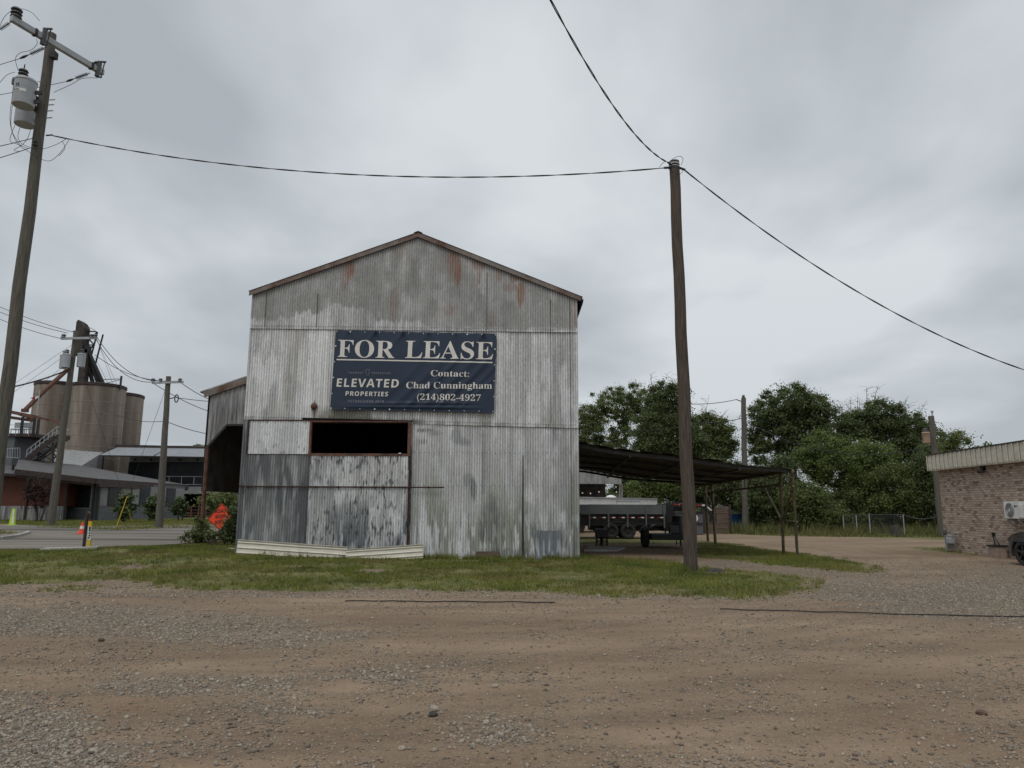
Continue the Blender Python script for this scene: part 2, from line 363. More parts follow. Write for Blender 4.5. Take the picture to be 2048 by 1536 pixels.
def trackfield(X, Y):
    t = np.zeros(X.shape); wob = .25*(fbm(X*.8, Y*.8, 71, 3)-.5)
    for T in TRACKS:
        P = [G(*p) for p in T]; d = np.full(X.shape, 1e9)
        for a_, c_ in zip(P, P[1:]):
            ex, ey = c_.x-a_.x, c_.y-a_.y; u = np.clip(((X-a_.x)*ex+(Y-a_.y)*ey)/(ex*ex+ey*ey), 0, 1); d = np.minimum(d, np.hypot(X-a_.x-u*ex, Y-a_.y-u*ey))
        t = np.maximum(t, np.exp(-((d+wob-.0)/.13)**2)*.8); t = np.maximum(t, np.exp(-((d+wob-.75)/.15)**2))
    return t*(.35+.9*fbm(X*.9, Y*1.5, 72, 4))
fx = np.arange(-24, 24.01, .16); fy = np.concatenate([np.arange(2, 30, .14), np.arange(30, 60, .5)])
gx = np.concatenate([[-900, -400, -200, -120, -95, -80], np.arange(-72, -24.2, .7), fx, [28, 32, 38, 45, 55, 70, 90, 120, 200, 400, 900]])
gy = np.concatenate([[-300, -100, -40, -15, -5, 0], fy, np.arange(61, 84, 1), [86, 92, 100, 115, 140, 200, 350, 700, 1500]])
X, Y = np.meshgrid(gx, gy); nx, ny = len(gx), len(gy)
V = np.stack([X, Y, gz(X, Y)], -1).reshape(-1, 3)
ii = (np.arange(ny-1)[:, None]*nx+np.arange(nx-1)[None]).ravel()
F = np.stack([ii, ii+1, ii+1+nx, ii+nx], 1)
gf = np.clip(grassfield(X, Y), -2, 2).ravel(); gg = np.clip(greyfield(X, Y), -2, 2).ravel()
ground = npmesh('ground', V, F, None, smooth=True, col=np.stack([gf*.25+.5, gg*.25+.5, trackfield(X, Y).ravel()], 1))
ground['kind'] = 'structure'
m, nt, b = newmat('gravel_lot'); N = nt.nodes.new; L = nt.links.new
def nd(t, **k):
    n = N(t)
    for a, v in k.items():
        if a in n.inputs: n.inputs[a].default_value = v
        else: setattr(n, a, v)
    return n
def mixc(f, a, bb):
    x = nd('ShaderNodeMix', data_type='RGBA')
    for s, v in (('Factor', f), ('A', a), ('B', bb)):
        if isinstance(v, (tuple, float, int)): x.inputs[s].default_value = (*v, 1) if isinstance(v, tuple) else v
        else: L(v, x.inputs[s])
    return x.outputs['Result']
def rmp(sock, a, bb, c=0., d=1.):
    x = nd('ShaderNodeMapRange', **{'From Min': a, 'From Max': bb, 'To Min': c, 'To Max': d}); L(sock, x.inputs['Value']); return x.outputs['Result']
def mth(op, a, bb):
    x = nd('ShaderNodeMath', operation=op)
    for i, v in enumerate((a, bb)):
        if isinstance(v, (int, float)): x.inputs[i].default_value = v
        else: L(v, x.inputs[i])
    return x.outputs[0]
tc = nd('ShaderNodeTexCoord'); at = nd('ShaderNodeAttribute', attribute_name='Col'); sep = nd('ShaderNodeSeparateColor'); L(at.outputs['Color'], sep.inputs[0])
def noi(scale, detail=5, rough=.6, st=None):
    n = nd('ShaderNodeTexNoise', Scale=scale, Detail=detail, Roughness=rough)
    if st: mp = nd('ShaderNodeMapping', Scale=st); L(tc.outputs['Object'], mp.inputs[0]); L(mp.outputs[0], n.inputs['Vector'])
    else: L(tc.outputs['Object'], n.inputs['Vector'])
    return n.outputs['Fac']
def vor(scale, feat='F1'):
    v = nd('ShaderNodeTexVoronoi', Scale=scale, feature=feat); L(tc.outputs['Object'], v.inputs['Vector']); return v
big = noi(.45, 5, .6, (.55, 1.3, 1)); mid = noi(2.2, 6, .65, (.6, 1.3, 1)); fine = noi(38, 4, .7)
v1 = vor(26); v2 = vor(60); v3 = vor(13)
dirt = mixc(rmp(big, .38, .62), (.165, .110, .070), (.280, .201, .134))
dirt = mixc(rmp(mid, .40, .68, 0., .75), dirt, (.215, .157, .102))
dirt = mixc(rmp(noi(.9, 4, .6, (.35, 1.6, 1)), .56, .72, 0., .6), dirt, (.13, .092, .065))
dirt = mixc(mth('MULTIPLY', rmp(sep.outputs[2], .25, .85, 0., .5), rmp(noi(14, 4), .3, .6)), dirt, (.112, .079, .052))
sepv = nd('ShaderNodeSeparateColor'); L(v2.outputs['Color'], sepv.inputs[0]); sepw = nd('ShaderNodeSeparateColor'); L(v1.outputs['Color'], sepw.inputs[0])
peb = mth('MULTIPLY', rmp(v2.outputs['Distance'], .45, .25), rmp(sepv.outputs[0], .55, .75))
dirt = mixc(mth('MULTIPLY', peb, .8), dirt, mixc(sepv.outputs[1], (.08, .062, .05), (.40, .335, .265)))
grey = mixc(sepw.outputs[0], (.120, .092, .064), (.340, .275, .198))
grey = mixc(rmp(v1.outputs['Distance'], .30, .62), grey, (.11, .085, .062))
gmask = mth('ADD', mth('MULTIPLY', mth('SUBTRACT', sep.outputs[1], .5), 4.), mth('MULTIPLY', mth('SUBTRACT', mid, .5), 3.2))
base = mixc(rmp(gmask, -.45, .95, 0., .7), dirt, grey)
soil = mixc(rmp(noi(1.1, 5), .35, .65), (.070, .078, .022), (.165, .150, .055))
soil = mixc(rmp(noi(.5, 5, .6, (.4, 1.2, 1)), .55, .68), soil, (.17, .135, .07))
gm = mth('ADD', mth('MULTIPLY', mth('SUBTRACT', sep.outputs[0], .5), 4.), mth('ADD', mth('MULTIPLY', mth('SUBTRACT', noi(1.3, 5), .5), 2.6), mth('MULTIPLY', mth('SUBTRACT', noi(6, 4), .5), 1.4)))
base = mixc(rmp(gm, -.10, .16), base, soil)
L(base, b.inputs['Base Color']); b.inputs['Roughness'].default_value = .92; b.inputs['Specular IOR Level'].default_value = .25
h = mth('ADD', mth('MULTIPLY', v1.outputs['Distance'], -.5), mth('ADD', mth('MULTIPLY', fine, .8), mth('MULTIPLY', mid, 1.5)))
bp = nd('ShaderNodeBump', Strength=.55, Distance=.03); L(h, bp.inputs['Height']); L(bp.outputs['Normal'], b.inputs['Normal'])
ground.data.materials.append(m)

# road
ROADP = [(-90, 27), (-40, 25.6)]+[tuple(G(*p)[:2]) for p in ((0, 1103.5), (180, 1103), (300, 1097), (400, 1086), (470, 1076), (540, 1062), (560, 1050), (470, 1050), (385, 1059), (230, 1065), (90, 1059), (0, 1051))]+[(-90, 62)]
bm = bmesh.new(); vs = [bm.verts.new((p[0], p[1], 0)) for p in ROADP]; bm.faces.new(vs)
bmesh.ops.triangulate(bm, faces=bm.faces[:])
for k in range(5): bmesh.ops.subdivide_edges(bm, edges=[e for e in bm.edges if e.calc_length() > 1.2], cuts=1)
bmesh.ops.triangulate(bm, faces=bm.faces[:])
for v in bm.verts: v.co.z = float(gz(v.co.x, v.co.y))+.03
bmesh.ops.recalc_face_normals(bm, faces=bm.faces)
me = bpy.data.meshes.new('road'); bm.to_mesh(me); bm.free()
if me.polygons[0].normal.z < 0: me.flip_normals()
M_ROAD = pm('wet_worn_asphalt', (.13, .115, .095), (.225, .200, .168), 1.6, .8, bump=.1, stretch=(.10, .9, 1), c3=(.06, .055, .048), bscale=60, spec=.2)
road = rawobj('road', me, M_ROAD); road['kind'] = 'structure'
kb = MB()
kp = [G(*p) for p in ((-300, 1086), (0, 1080), (30, 1076), (52, 1070), (58, 1067))]
for a, c in zip(kp, kp[1:]): kb.beam(gp(a, .06), gp(c, .06), .16, .16)
kb = kb.build('kerb', M_SLAB); kb['kind'] = 'structure'

# grass blades
def blades(name, n, box, hmin, hmax, w, mat, thr=-.06, seed=1, field=grassfield, lean=.5, ymod=None):
    r = np.random.default_rng(seed)
    x = r.uniform(box[0], box[1], n); y = r.uniform(box[2], box[3], n)
    f = field(x, y)+1.7*(fbm(x*1.3, y*1.3, 9, 4)-.5)+.7*(fbm(x*6, y*6, 4, 2)-.5)
    patch = fbm(x*.7, y*.9, 21, 4)
    k = (f > thr) & (r.random(n) < .10+1.5*sstep(.38, .60, patch)); x = x[k]; y = y[k]; f = f[k]; n = len(x)
    z = gz(x, y); a = r.uniform(0, 2*np.pi, n); hgt = r.uniform(hmin, hmax, n)*np.clip(.45+f*1.2, .45, 1)*(.6+.8*patch[k])
    if ymod is not None: hgt = hgt*ymod(x, y)
    ww = w*r.uniform(.6, 1.3, n); b0 = r.uniform(0, 2*np.pi, n); ln = hgt*r.uniform(0, lean, n)
    B = np.stack([x, y, z], 1)
    d = np.stack([np.cos(a)*ww, np.sin(a)*ww, 0*a], 1)
    T = B+np.stack([np.cos(b0)*ln, np.sin(b0)*ln, hgt], 1)
    V = np.stack([B-d, B+d, T], 1).reshape(-1, 3)
    o = npmesh(name, V, np.arange(3*n).reshape(-1, 3), mat); o['kind'] = 'stuff'; return o
blades('lawn_grass', 420000, (-24, 12.5, 11.8, 31), .022, .070, .009, M_GRASS, seed=2)
xs = np.concatenate([RNG.uniform(-8.2, 2.2, 900), RNG.normal(4.2, .2, 160), RNG.normal(8.4, .12, 90), RNG.normal(-12.4, .3, 120)]); ys = np.concatenate([20.86-np.abs(RNG.normal(0, .10, 900)), RNG.normal(16.8, .16, 160), RNG.normal(21.7, .12, 90), RNG.normal(28.8, .3, 120)])
ksel = fbm(xs*1.3, ys*0, 19, 3) > .44; xs, ys = xs[ksel], ys[ksel]; nb = 7; xs = np.repeat(xs, nb)+RNG.normal(0, .02, len(xs)*nb); ys = np.repeat(ys, nb)+RNG.normal(0, .02, len(ys)*nb)
hh = RNG.uniform(.06, .22, len(xs)); aa = RNG.uniform(0, 6.28, len(xs)); B_ = np.stack([xs, ys, gz(xs, ys)-.01], 1); D_ = np.stack([np.cos(aa)*.008, np.sin(aa)*.008, 0*aa], 1); T_ = B_+np.stack([RNG.normal(0, .05, len(xs)), RNG.normal(0, .05, len(xs)), hh], 1)
npmesh('wall_weeds', np.stack([B_-D_, B_+D_, T_], 1).reshape(-1, 3), np.arange(3*len(xs)).reshape(-1, 3), M_GRASS)['kind'] = 'stuff'
tx = RNG.uniform(-22, 12, 5200); ty = RNG.uniform(12.2, 25, 5200); kk = (grassfield(tx, ty)+.9*(fbm(tx*1.5, ty*1.5, 33, 3)-.5) > -.12); tx, ty = tx[kk], ty[kk]; nb = 16
tx = np.repeat(tx, nb)+RNG.normal(0, .035, len(tx)*nb); ty = np.repeat(ty, nb)+RNG.normal(0, .035, len(ty)*nb); aa = RNG.uniform(0, 6.28, len(tx)); B_ = np.stack([tx, ty, gz(tx, ty)-.005], 1)
D_ = np.stack([np.cos(aa)*.008, np.sin(aa)*.008, 0*aa], 1); T_ = B_+np.stack([RNG.normal(0, .06, len(tx)), RNG.normal(0, .06, len(tx)), RNG.uniform(.03, .12, len(tx))], 1)
npmesh('grass_tufts', np.stack([B_-D_, B_+D_, T_], 1).reshape(-1, 3), np.arange(3*len(tx)).reshape(-1, 3), M_GRASS)['kind'] = 'stuff'
blades('verge_grass', 130000, (-62, -14, 36, 77), .06, .15, .03, M_GRASS, seed=3)
blades('tall_grass', 36000, (10, 42, 39, 54), .25, .75, .03, M_TALLGRASS, seed=4, lean=.7, ymod=lambda x, y: np.clip((y-39.5)/4, .25, 1))
blades('brick_side_grass', 9000, (12, 18, 14, 28), .03, .10, .012, M_GRASS, seed=5)

# loose stones
PH = (1+5**.5)/2
ICO_V = np.array([(-1, PH, 0), (1, PH, 0), (-1, -PH, 0), (1, -PH, 0), (0, -1, PH), (0, 1, PH), (0, -1, -PH), (0, 1, -PH), (PH, 0, -1), (PH, 0, 1), (-PH, 0, -1), (-PH, 0, 1)])/1.9
ICO_F = np.array([(0, 11, 5), (0, 5, 1), (0, 1, 7), (0, 7, 10), (0, 10, 11), (1, 5, 9), (5, 11, 4), (11, 10, 2), (10, 7, 6), (7, 1, 8), (3, 9, 4), (3, 4, 2), (3, 2, 6), (3, 6, 8), (3, 8, 9), (4, 9, 5), (2, 4, 11), (6, 2, 10), (8, 6, 7), (9, 8, 1)])
OCT_V = np.array([(1, 0, 0), (-1, 0, 0), (0, 1, 0), (0, -1, 0), (0, 0, 1), (0, 0, -1)], float)
OCT_F = np.array([(0, 2, 4), (2, 1, 4), (1, 3, 4), (3, 0, 4), (2, 0, 5), (1, 2, 5), (3, 1, 5), (0, 3, 5)])
M_STONE = colmat('limestone_chips', .9, fine=60, famt=.2)
def stones(name, x, y, size, bv, bf, tint, seed, flat=.55):
    r = np.random.default_rng(seed); n = len(x); k = len(bv)
    sc = size[:, None]*np.stack([r.uniform(.7, 1.3, n), r.uniform(.55, 1.0, n), r.uniform(.35, .8, n)*flat/.55], 1)
    P = bv[None]*(1+.35*(r.random((n, k, 1))-.5))*sc[:, None, :]
    a = r.uniform(0, 2*np.pi, n); ca, sa = np.cos(a)[:, None], np.sin(a)[:, None]
    tl = r.uniform(-.35, .35, n)[:, None]; P[..., 2] += P[..., 0]*tl
    PX = P[..., 0]*ca-P[..., 1]*sa+x[:, None]; PY = P[..., 0]*sa+P[..., 1]*ca+y[:, None]; PZ = P[..., 2]+gz(x, y)[:, None]+sc[:, 2:3]*.25
    V = np.stack([PX, PY, PZ], -1).reshape(-1, 3); F = (bf[None]+(np.arange(n)*k)[:, None, None]).reshape(-1, 3)
    o = npmesh(name, V, F, M_STONE, col=np.repeat(tint, k, 0)); o['kind'] = 'stuff'; return o
def scatter(n, y0, y1, seed, keep):
    r = np.random.default_rng(seed); y = y0+(y1-y0)*r.random(n)**1.35; x = (r.random(n)*2-1)*(y*.74+.6); k = keep(x, y, r); return x[k], y[k], r
def tints(n, r, lo, hi, warm):
    v = r.uniform(lo, hi, n)[:, None]; w = r.uniform(0, 1, n)[:, None]
    return v*(np.array([[1.04, .91, .74]])*(1-w)+w*np.array([warm]))
def kgrey(x, y, r):
    g = greyfield(x, y)+1.5*(fbm(x*1.6, y*2.4, 31, 4)-.5)+.5*(r.random(len(x))-.5); return (g > -.02) & (grassfield(x, y) < .1)
x, y, r = scatter(150000, 3.9, 15, 41, kgrey)
stones('grey_gravel', x, y, r.lognormal(-4.72, .45, len(x)).clip(.004, .030), ICO_V, ICO_F, tints(len(x), r, .13, .33, (1.03, .87, .68)), 42)
def kdirt(x, y, r):
    return (grassfield(x, y) < .05) & (r.random(len(x)) < .25+1.2*sstep(.42, .62, fbm(x*1.1, y*1.6, 8, 4)))
x, y, r = scatter(110000, 3.8, 15, 51, kdirt)
stones('brown_grit', x, y, r.lognormal(-4.85, .48, len(x)).clip(.004, .028), OCT_V, OCT_F, tints(len(x), r, .11, .32, (1.08, .84, .64)), 52)
def kfar(x, y, r): return (grassfield(x, y) < .12)
x, y, r = scatter(30000, 12, 22, 61, kfar)
stones('lane_gravel', x, y, r.lognormal(-4.25, .4, len(x)).clip(.008, .035), OCT_V, OCT_F, tints(len(x), r, .12, .33, (1.03, .90, .74)), 62)
# individual rocks that stand out
for (px, py, s, lab) in ((868, 1417, .038, 'largest pale rock lying alone on the brown gravel'), (866, 1428, .035, 'small dark rock touching the largest pale rock'), (1963, 1431, .036, 'reddish clod of dirt lying on the lot near the right edge'),
                         (803, 1497, .024, 'pale flat rock among pebbles near the bottom edge of the lot'), (203, 1284, .035, 'dark scrap lying on the pale gravel strip at the left'), (990, 1372, .032, 'whitish rock on brown gravel beyond the largest pale rock')):
    p = gp(G(px, py)); r = random.Random(px)
    bm = bmesh.new(); bmesh.ops.create_icosphere(bm, subdivisions=3, radius=s)
    for v in bm.verts: v.co *= .75+.5*float(fbm(v.co.x/s*1.3+px, v.co.y/s*1.3+v.co.z/s, px, 3)); v.co.z *= .62
    me = bpy.data.meshes.new('rock'); bm.to_mesh(me); bm.free()
    dark = 'dark' in lab; red = 'reddish' in lab
    o = rawobj('rock', me, MATS.get('rock_d' if dark else 'rock_r' if red else 'rock_p') or pm('rock_d' if dark else 'rock_r' if red else 'rock_p', *(((.03, .028, .025), (.07, .06, .05)) if dark else ((.10, .06, .045), (.16, .10, .08)) if red else ((.22, .185, .14), (.36, .305, .24))), 30, .9, bump=.4))
    o.location = p+Vector((0, 0, s*.3)); tag(o, lab, 'rock')
# ---------------------------------------------------------------- barn
FY = 21.0
def fw(px, py): p = at_y(px, py, FY); return p.x, p.z
XL, XR = fw(488, 838)[0], fw(1157, 850)[0]
ZL, ZR = fw(506, 588)[1], fw(1157, 596)[1]
XM, ZM = fw(837, 470)
s1 = (fw(502, 656), fw(1152, 664)); s2 = (fw(490, 838), fw(1155, 855))
def lin(s): (x0, z0), (x1, z1) = s; return lambda x: z0+(z1-z0)*(np.asarray(x)-x0)/(x1-x0)
seam1, seam2 = lin(s1), lin(s2)
def gable(x): x = np.asarray(x); return np.where(x < XM, ZL+(ZM-ZL)*(x-XL)/(XM-XL), ZR+(ZM-ZR)*(XR-x)/(XR-XM))
BARN = empty('metal_barn', ((XL+XR)/2, FY, 0), 'tall gable-fronted barn clad in weathered grey corrugated metal sheets', 'barn')
M_SHEET = colmat('corrugated_sheet', .55, .12, fine=14, famt=.16, stretch=(2.2, 1, .7))
PITCHC = .0735
M_RUSTDK = pm('dark_rust', (.025, .016, .013), (.075, .04, .03), 8, .9, bump=.3)
def spot(x, z, px, py, rx, rz, seed=0, pw=1.):
    cx, cz = fw(px, py); rx *= FY/FPX; rz *= FY/FPX
    d = np.hypot((x-cx)/rx, (z-cz)/rz)+1.1*(fbm(x*5, z*1.6, seed, 4)-.5)
    return 1-sstep(.55, 1.15, d)
def mix(c, d, f): f = np.clip(f, 0, 1)[..., None]; return c*(1-f)+np.asarray(d)*f
OX0_, OX1_ = fw(623, 876)[0], fw(818, 876)[0]
def sheetcol(x, z, style):
    h = vnoise(np.floor((x+50)/.64)+.0, np.floor(z*0+style*7), 3)            # tint of each sheet
    col = np.ones(x.shape+(3,))*np.array([.50, .50, .497])
    col = col*(.86+.26*h)[..., None]*(.91+.18*vnoise(np.floor(x/PITCHC+.5)*1., x*0, 55))[..., None]
    blot = fbm(x*.9, z*.7, 11+style, 5); strk = fbm(x*7.5, z*.45, 23+style, 4); fine = fbm(x*30, z*5, 29, 3)
    col = col*(.78+.34*blot+.42*(strk-.5)+.22*(fine-.5))[..., None]
    col = mix(col, (.68, .685, .685), sstep(.54, .74, fbm(x*4, z*1.1, 40+style, 4))*.55)     # chalky white
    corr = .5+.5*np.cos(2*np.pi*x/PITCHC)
    col = col*(.74+.30*corr)[..., None]                                        # valleys toned darker than the ridges
    if style == 0:    # gable
        low = seam1(x)+.12+.75*fbm(x*.55, x*0+3, 5, 3)*sstep(.4, .6, fbm(x*.8, x*0, 8, 2))+.22*fbm(x*13, x*0, 6, 2)
        low = np.where(x > fw(850, 600)[0], seam1(x)+.02+.12*fbm(x*3, x*0, 2, 3), low)
        pat = sstep(-.03, .06, z-low)
        col = mix(col, np.array([.275, .272, .262])*(.70+.62*fbm(x*3, z*1.2, 14, 4))[..., None], pat*(.86-.35*sstep(.45, .7, fbm(x*2, z*1.5, 77, 4))))
        rust = np.zeros(x.shape)
        for (px, py, rx, rz, a) in ((702, 538, 12, 26, .8), (690, 560, 8, 30, .4), (905, 520, 14, 40, .95), (915, 540, 7, 30, .9), (955, 528, 16, 18, .75), (958, 555, 6, 18, .6), (998, 552, 12, 20, .5), (1035, 555, 16, 12, .85), (1025, 575, 24, 10, .5), (1042, 592, 10, 30, .85), (985, 640, 8, 20, .3), (800, 500, 14, 30, .35), (790, 610, 10, 40, .35), (900, 620, 16, 14, .4), (1150, 630, 4, 40, .6)):
            rust = np.maximum(rust, a*spot(x, z, px, py, rx, rz, px))
        rust = rust*(.40+.8*strk)*(1.1-.4*corr)
        col = mix(col, np.stack([.21+.06*fine, .105+.03*fine, .065+.02*fine], -1), rust*.95)
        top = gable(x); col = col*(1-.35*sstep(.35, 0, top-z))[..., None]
    if style == 1:
        col = col*1.08
        col = col*(1+.05*sstep(.5, .2, x-XL-2.5))[..., None]
        g = spot(x, z, 690, 838, 52, 34, 4)*sstep(fw(690, 826)[1]+.35, fw(690, 826)[1]-.05, z); col = mix(col, (.17, .165, .13), g*.85)
        col = mix(col, (.12, .10, .085), .8*spot(x, z, 629, 822, 5, 22, 9))
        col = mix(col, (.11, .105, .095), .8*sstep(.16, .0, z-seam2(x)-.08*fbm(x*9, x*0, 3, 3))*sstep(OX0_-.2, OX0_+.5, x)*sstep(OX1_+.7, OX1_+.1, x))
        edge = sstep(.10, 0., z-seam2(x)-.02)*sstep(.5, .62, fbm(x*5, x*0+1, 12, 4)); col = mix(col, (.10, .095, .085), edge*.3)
        col = mix(col, np.array([.30, .28, .255]), .5*sstep(.55, .75, fbm(x*2.5, z*.3, 66, 4)))
    if style == 2:    # right of the doors
        gr = sstep(.42, .62, fbm(x*2.2, z*.35, 51, 4))*sstep(3.4, .8, z)
        col = mix(col*.97, np.array([.23, .24, .195]), gr*.75)
        fl = sstep(.56, .66, fbm(x*16, z*2.6, 52, 4))*sstep(2.0, .6, z); col = mix(col, np.array([.60, .61, .62]), fl*.7)
        dk = sstep(.58, .70, fbm(x*9+3, z*1.4, 53, 4))*sstep(2.2, .3, z); col = mix(col, np.array([.13, .135, .14]), dk*.6)
        for (px, py, rx, rz, a) in ((945, 975, 7, 26, .75), (935, 960, 10, 14, .4), (985, 1040, 22, 50, .45), (985, 1015, 14, 10, .35), (910, 872, 14, 16, .45), (930, 885, 16, 12, .5), (870, 866, 20, 5, .4), (1150, 1090, 4, 40, .5), (1000, 1110, 60, 14, .4)):
            col = mix(col, np.array([.12, .125, .13]), a*spot(x, z, px, py, rx, rz, px)*(1.1-.5*corr))
        for k in range(7):
            px = 836+5*k; col = mix(col, np.array([.10, .10, .10]), .8*spot(x, z, px, 861-.2*k, 1.8, 4, k))
        for k in range(4): col = mix(col, np.array([.12, .12, .12]), .6*spot(x, z, 838+5*k, 883, 1.5, 6, k))
    if style == 3:    # left dark door leaf
        col = col*.85
        d = fbm(x*3.2, z*1.1, 61, 5); col = mix(col*.80, np.array([.15, .157, .163]), .15+.85*sstep(.32, .62, d))
        col = mix(col, np.array([.44, .45, .46]), .65*sstep(.56, .72, fbm(x*12, z*1.0, 62, 4)))
        col = mix(col*.92, np.array([.115, .12, .125]), sstep(.45, 0, fw(617, 1000)[0]-x)*.7)
    if style == 4:    # right door leaf
        col = col*.98
        d = sstep(.46, .66, fbm(x*2.4, z*.9, 71, 4))*sstep(2.6, .2, z); col = mix(col, np.array([.13, .142, .155]), d*.9)
        fl = sstep(.58, .65, fbm(x*20, z*7, 72, 3)-.10*sstep(.2, 1.6, z)*sstep(3.2, 2.2, z)+.03); col = mix(col, np.array([.07, .072, .075]), fl*.8)
        col = mix(col, np.array([.12, .125, .13]), .6*spot(x, z, 725, 930, 9, 16, 3))
        col = mix(col, np.array([.62, .63, .64]), .5*sstep(.58, .70, fbm(x*10, z*2.4, 73, 4)))
    if style == 5: col = mix(col*1.10, (.62, .63, .64), .35+0*x); col = mix(col, np.array([.15, .13, .12]), .5*sstep(.70, .78, fbm(x*9, z*7, 74, 3)))
    if style == 6: col = np.array([.19, .205, .22])*(.6+.8*fbm(x*6, z*1.5, 81, 4))[..., None]; col = mix(col, (.52, .53, .54), .6*sstep(.56, .66, fbm(x*12, z*2.2, 82, 4))*sstep(.9, .2, z))
    return np.clip(.47*(np.clip(col, .001, 1)*1.12/.47)**1.18, .01, .85)
def sheet(name, x0, x1, zb, zt, y, style, parent, dz=.05, amp=.013, warp=.006, sub=8):
    n = int((x1-x0)/PITCHC*sub)+1; xs = np.linspace(x0, x1, n)
    b0 = zb(xs)+0*xs; t0 = zt(xs)+0*xs; rows = max(2, int(np.max(t0-b0)/dz)+1); t = np.linspace(0, 1, rows)[:, None]
    Z = b0[None]+(t0-b0)[None]*t; Xg = np.broadcast_to(xs[None], Z.shape)
    lap = .006*np.cos(2*np.pi*((Xg+50)/.64 % 1))*0
    sh = np.floor((Xg+50)/.64); step = .007*((sh % 2))                          # alternate sheets overlap
    Yg = y-amp*np.cos(2*np.pi*Xg/PITCHC)-step+warp*4*(fbm(Xg*.8, Z*.9, 90+style, 4)-.5)-.012*np.exp(-(t*14)**2)*(fbm(Xg*2, Xg*0, 5, 2)-.3)
    V = np.stack([Xg, Yg, Z], -1).reshape(-1, 3); ii = (np.arange(rows-1)[:, None]*n+np.arange(n-1)[None]).ravel()
    return npmesh(name, V, np.stack([ii, ii+1, ii+1+n, ii+n], 1), M_SHEET, parent, smooth=True, col=sheetcol(Xg, Z, style).reshape(-1, 3))
c = lambda v: (lambda x: v+0*np.asarray(x))
DX0, DX1, DX2 = fw(492, 1000)[0], fw(617, 1000)[0], fw(816, 1000)[0]
OX0, OX1 = fw(623, 876)[0], fw(818, 876)[0]; OZ0, OZ1 = fw(720, 909)[1], fw(720, 845)[1]
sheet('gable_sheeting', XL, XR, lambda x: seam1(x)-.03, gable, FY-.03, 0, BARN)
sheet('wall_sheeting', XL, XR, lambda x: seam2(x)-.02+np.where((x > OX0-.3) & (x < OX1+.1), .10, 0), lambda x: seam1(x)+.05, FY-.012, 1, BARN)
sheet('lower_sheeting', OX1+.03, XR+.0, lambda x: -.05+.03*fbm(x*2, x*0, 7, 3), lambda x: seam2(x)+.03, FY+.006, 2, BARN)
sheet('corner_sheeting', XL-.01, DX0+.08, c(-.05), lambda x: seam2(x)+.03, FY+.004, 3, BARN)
d1 = sheet('door', DX0, DX1-.006, c(.22), c(OZ0-.02), FY-.055, 3, BARN); d1['label'] = 'dark streaked left door leaf'
d2 = sheet('door', DX1+.012, DX2, c(.20), c(OZ0-.03), FY-.065, 4, BARN); d2['label'] = 'pale flaking right door leaf'
HX0, HX1 = fw(499, 876)[0], fw(622, 876)[0]; HZ1 = fw(560, 842)[1]
sheet('hatch_panel', HX0, HX1, c(OZ0+.0), c(HZ1), FY-.05, 5, BARN)
sheet('patch_sheet', fw(1071, 1090)[0], fw(1121, 1090)[0], c(-.03), c(fw(1095, 1061)[1]), FY-.035, 6, BARN, amp=.006)
q = MB()   # rusty frame round the open hatch
w = .055
q.box(((OX0+OX1)/2, FY-.03, OZ0-.01), (OX1-OX0+.14, .12, .07)); q.box((OX0-.02, FY-.032, (OZ0+OZ1)/2+.02), (.06, .12, OZ1-OZ0-.02)); q.box((OX1+.02, FY-.032, (OZ0+OZ1)/2+.02), (.09, .12, OZ1-OZ0-.02))
q.box(((OX0+OX1)/2, FY-.028, OZ1+.02), (OX1-OX0+.12, .10, .035))
q.build('hatch_frame', M_RUST, BARN)
q = MB(); q.box(((HX0+HX1)/2, FY-.06, HZ1+.015), (HX1-HX0+.08, .03, .035)); q.box((HX0-.02, FY-.06, (HZ1+OZ0)/2), (.035, .03, HZ1-OZ0)); q.box(((HX0+HX1)/2, FY-.06, OZ0-.012), (HX1-HX0+.08, .03, .02))
q.build('panel_edging', M_RUSTDK, BARN)
q = MB(); xa, za = fw(485, 973); xb, zb_ = fw(889, 975)
q.tube([(xa, FY-.10, za), (xb, FY-.10, zb_)], .020, 8); q.box((xa, FY-.09, za), (.10, .07, .07))
for k in range(9): xx = xa+(xb-xa)*(k+.3)/9; q.box((xx, FY-.07, za-.002), (.03, .07, .06))
q.build('door_rail', M_RUSTDK, BARN)
q = MB(); q.box((DX2+.035, FY-.02, 1.55), (.035, .05, 2.9)); q.box((DX2+.02, FY-.05, 2.75), (.07, .06, .5)); q.box((DX2+.01, FY-.08, 1.0), (.08, .05, .12)); q.build('door_jamb', M_DARKSTEEL, BARN)
q = MB(); rr = random.Random(4)
for k in range(26): z_ = .25+k*.115; q.box((DX2+.03+.02*rr.random(), FY-.075, z_), (.035+.05*rr.random(), .012, .125))
q.build('torn_door_edge', M_RUSTDK, BARN)
xs_, zs_ = fw(1046, 910); xe, _ = fw(1048, 1120)
q = MB(); q.tube([(xs_, FY-.035, zs_), (xs_, FY-.045, 1.2), (xs_+.0, FY-.06, .35), (xs_+.03, FY-.10, -.03)], [.012, .02, .028, .04], 6); q.build('lifted_sheet_edge', M_DARKSTEEL, BARN)
q = MB(); bx, bz = fw(976, 1113); q.box((bx, FY-.05, .10), (.66, .04, .24)); q.build('base_board', M_FENCEWOOD, BARN)
q = MB(); vx, vz = fw(629, 813); q.lathe((vx, FY-.02, vz), [(0.001, -.12), (.05, -.115), (.085, -.08), (.10, -.03), (.09, .0), (.03, .02)], 18, 'Y'); q.build('vent_cap', M_RUST, BARN, smooth=True)
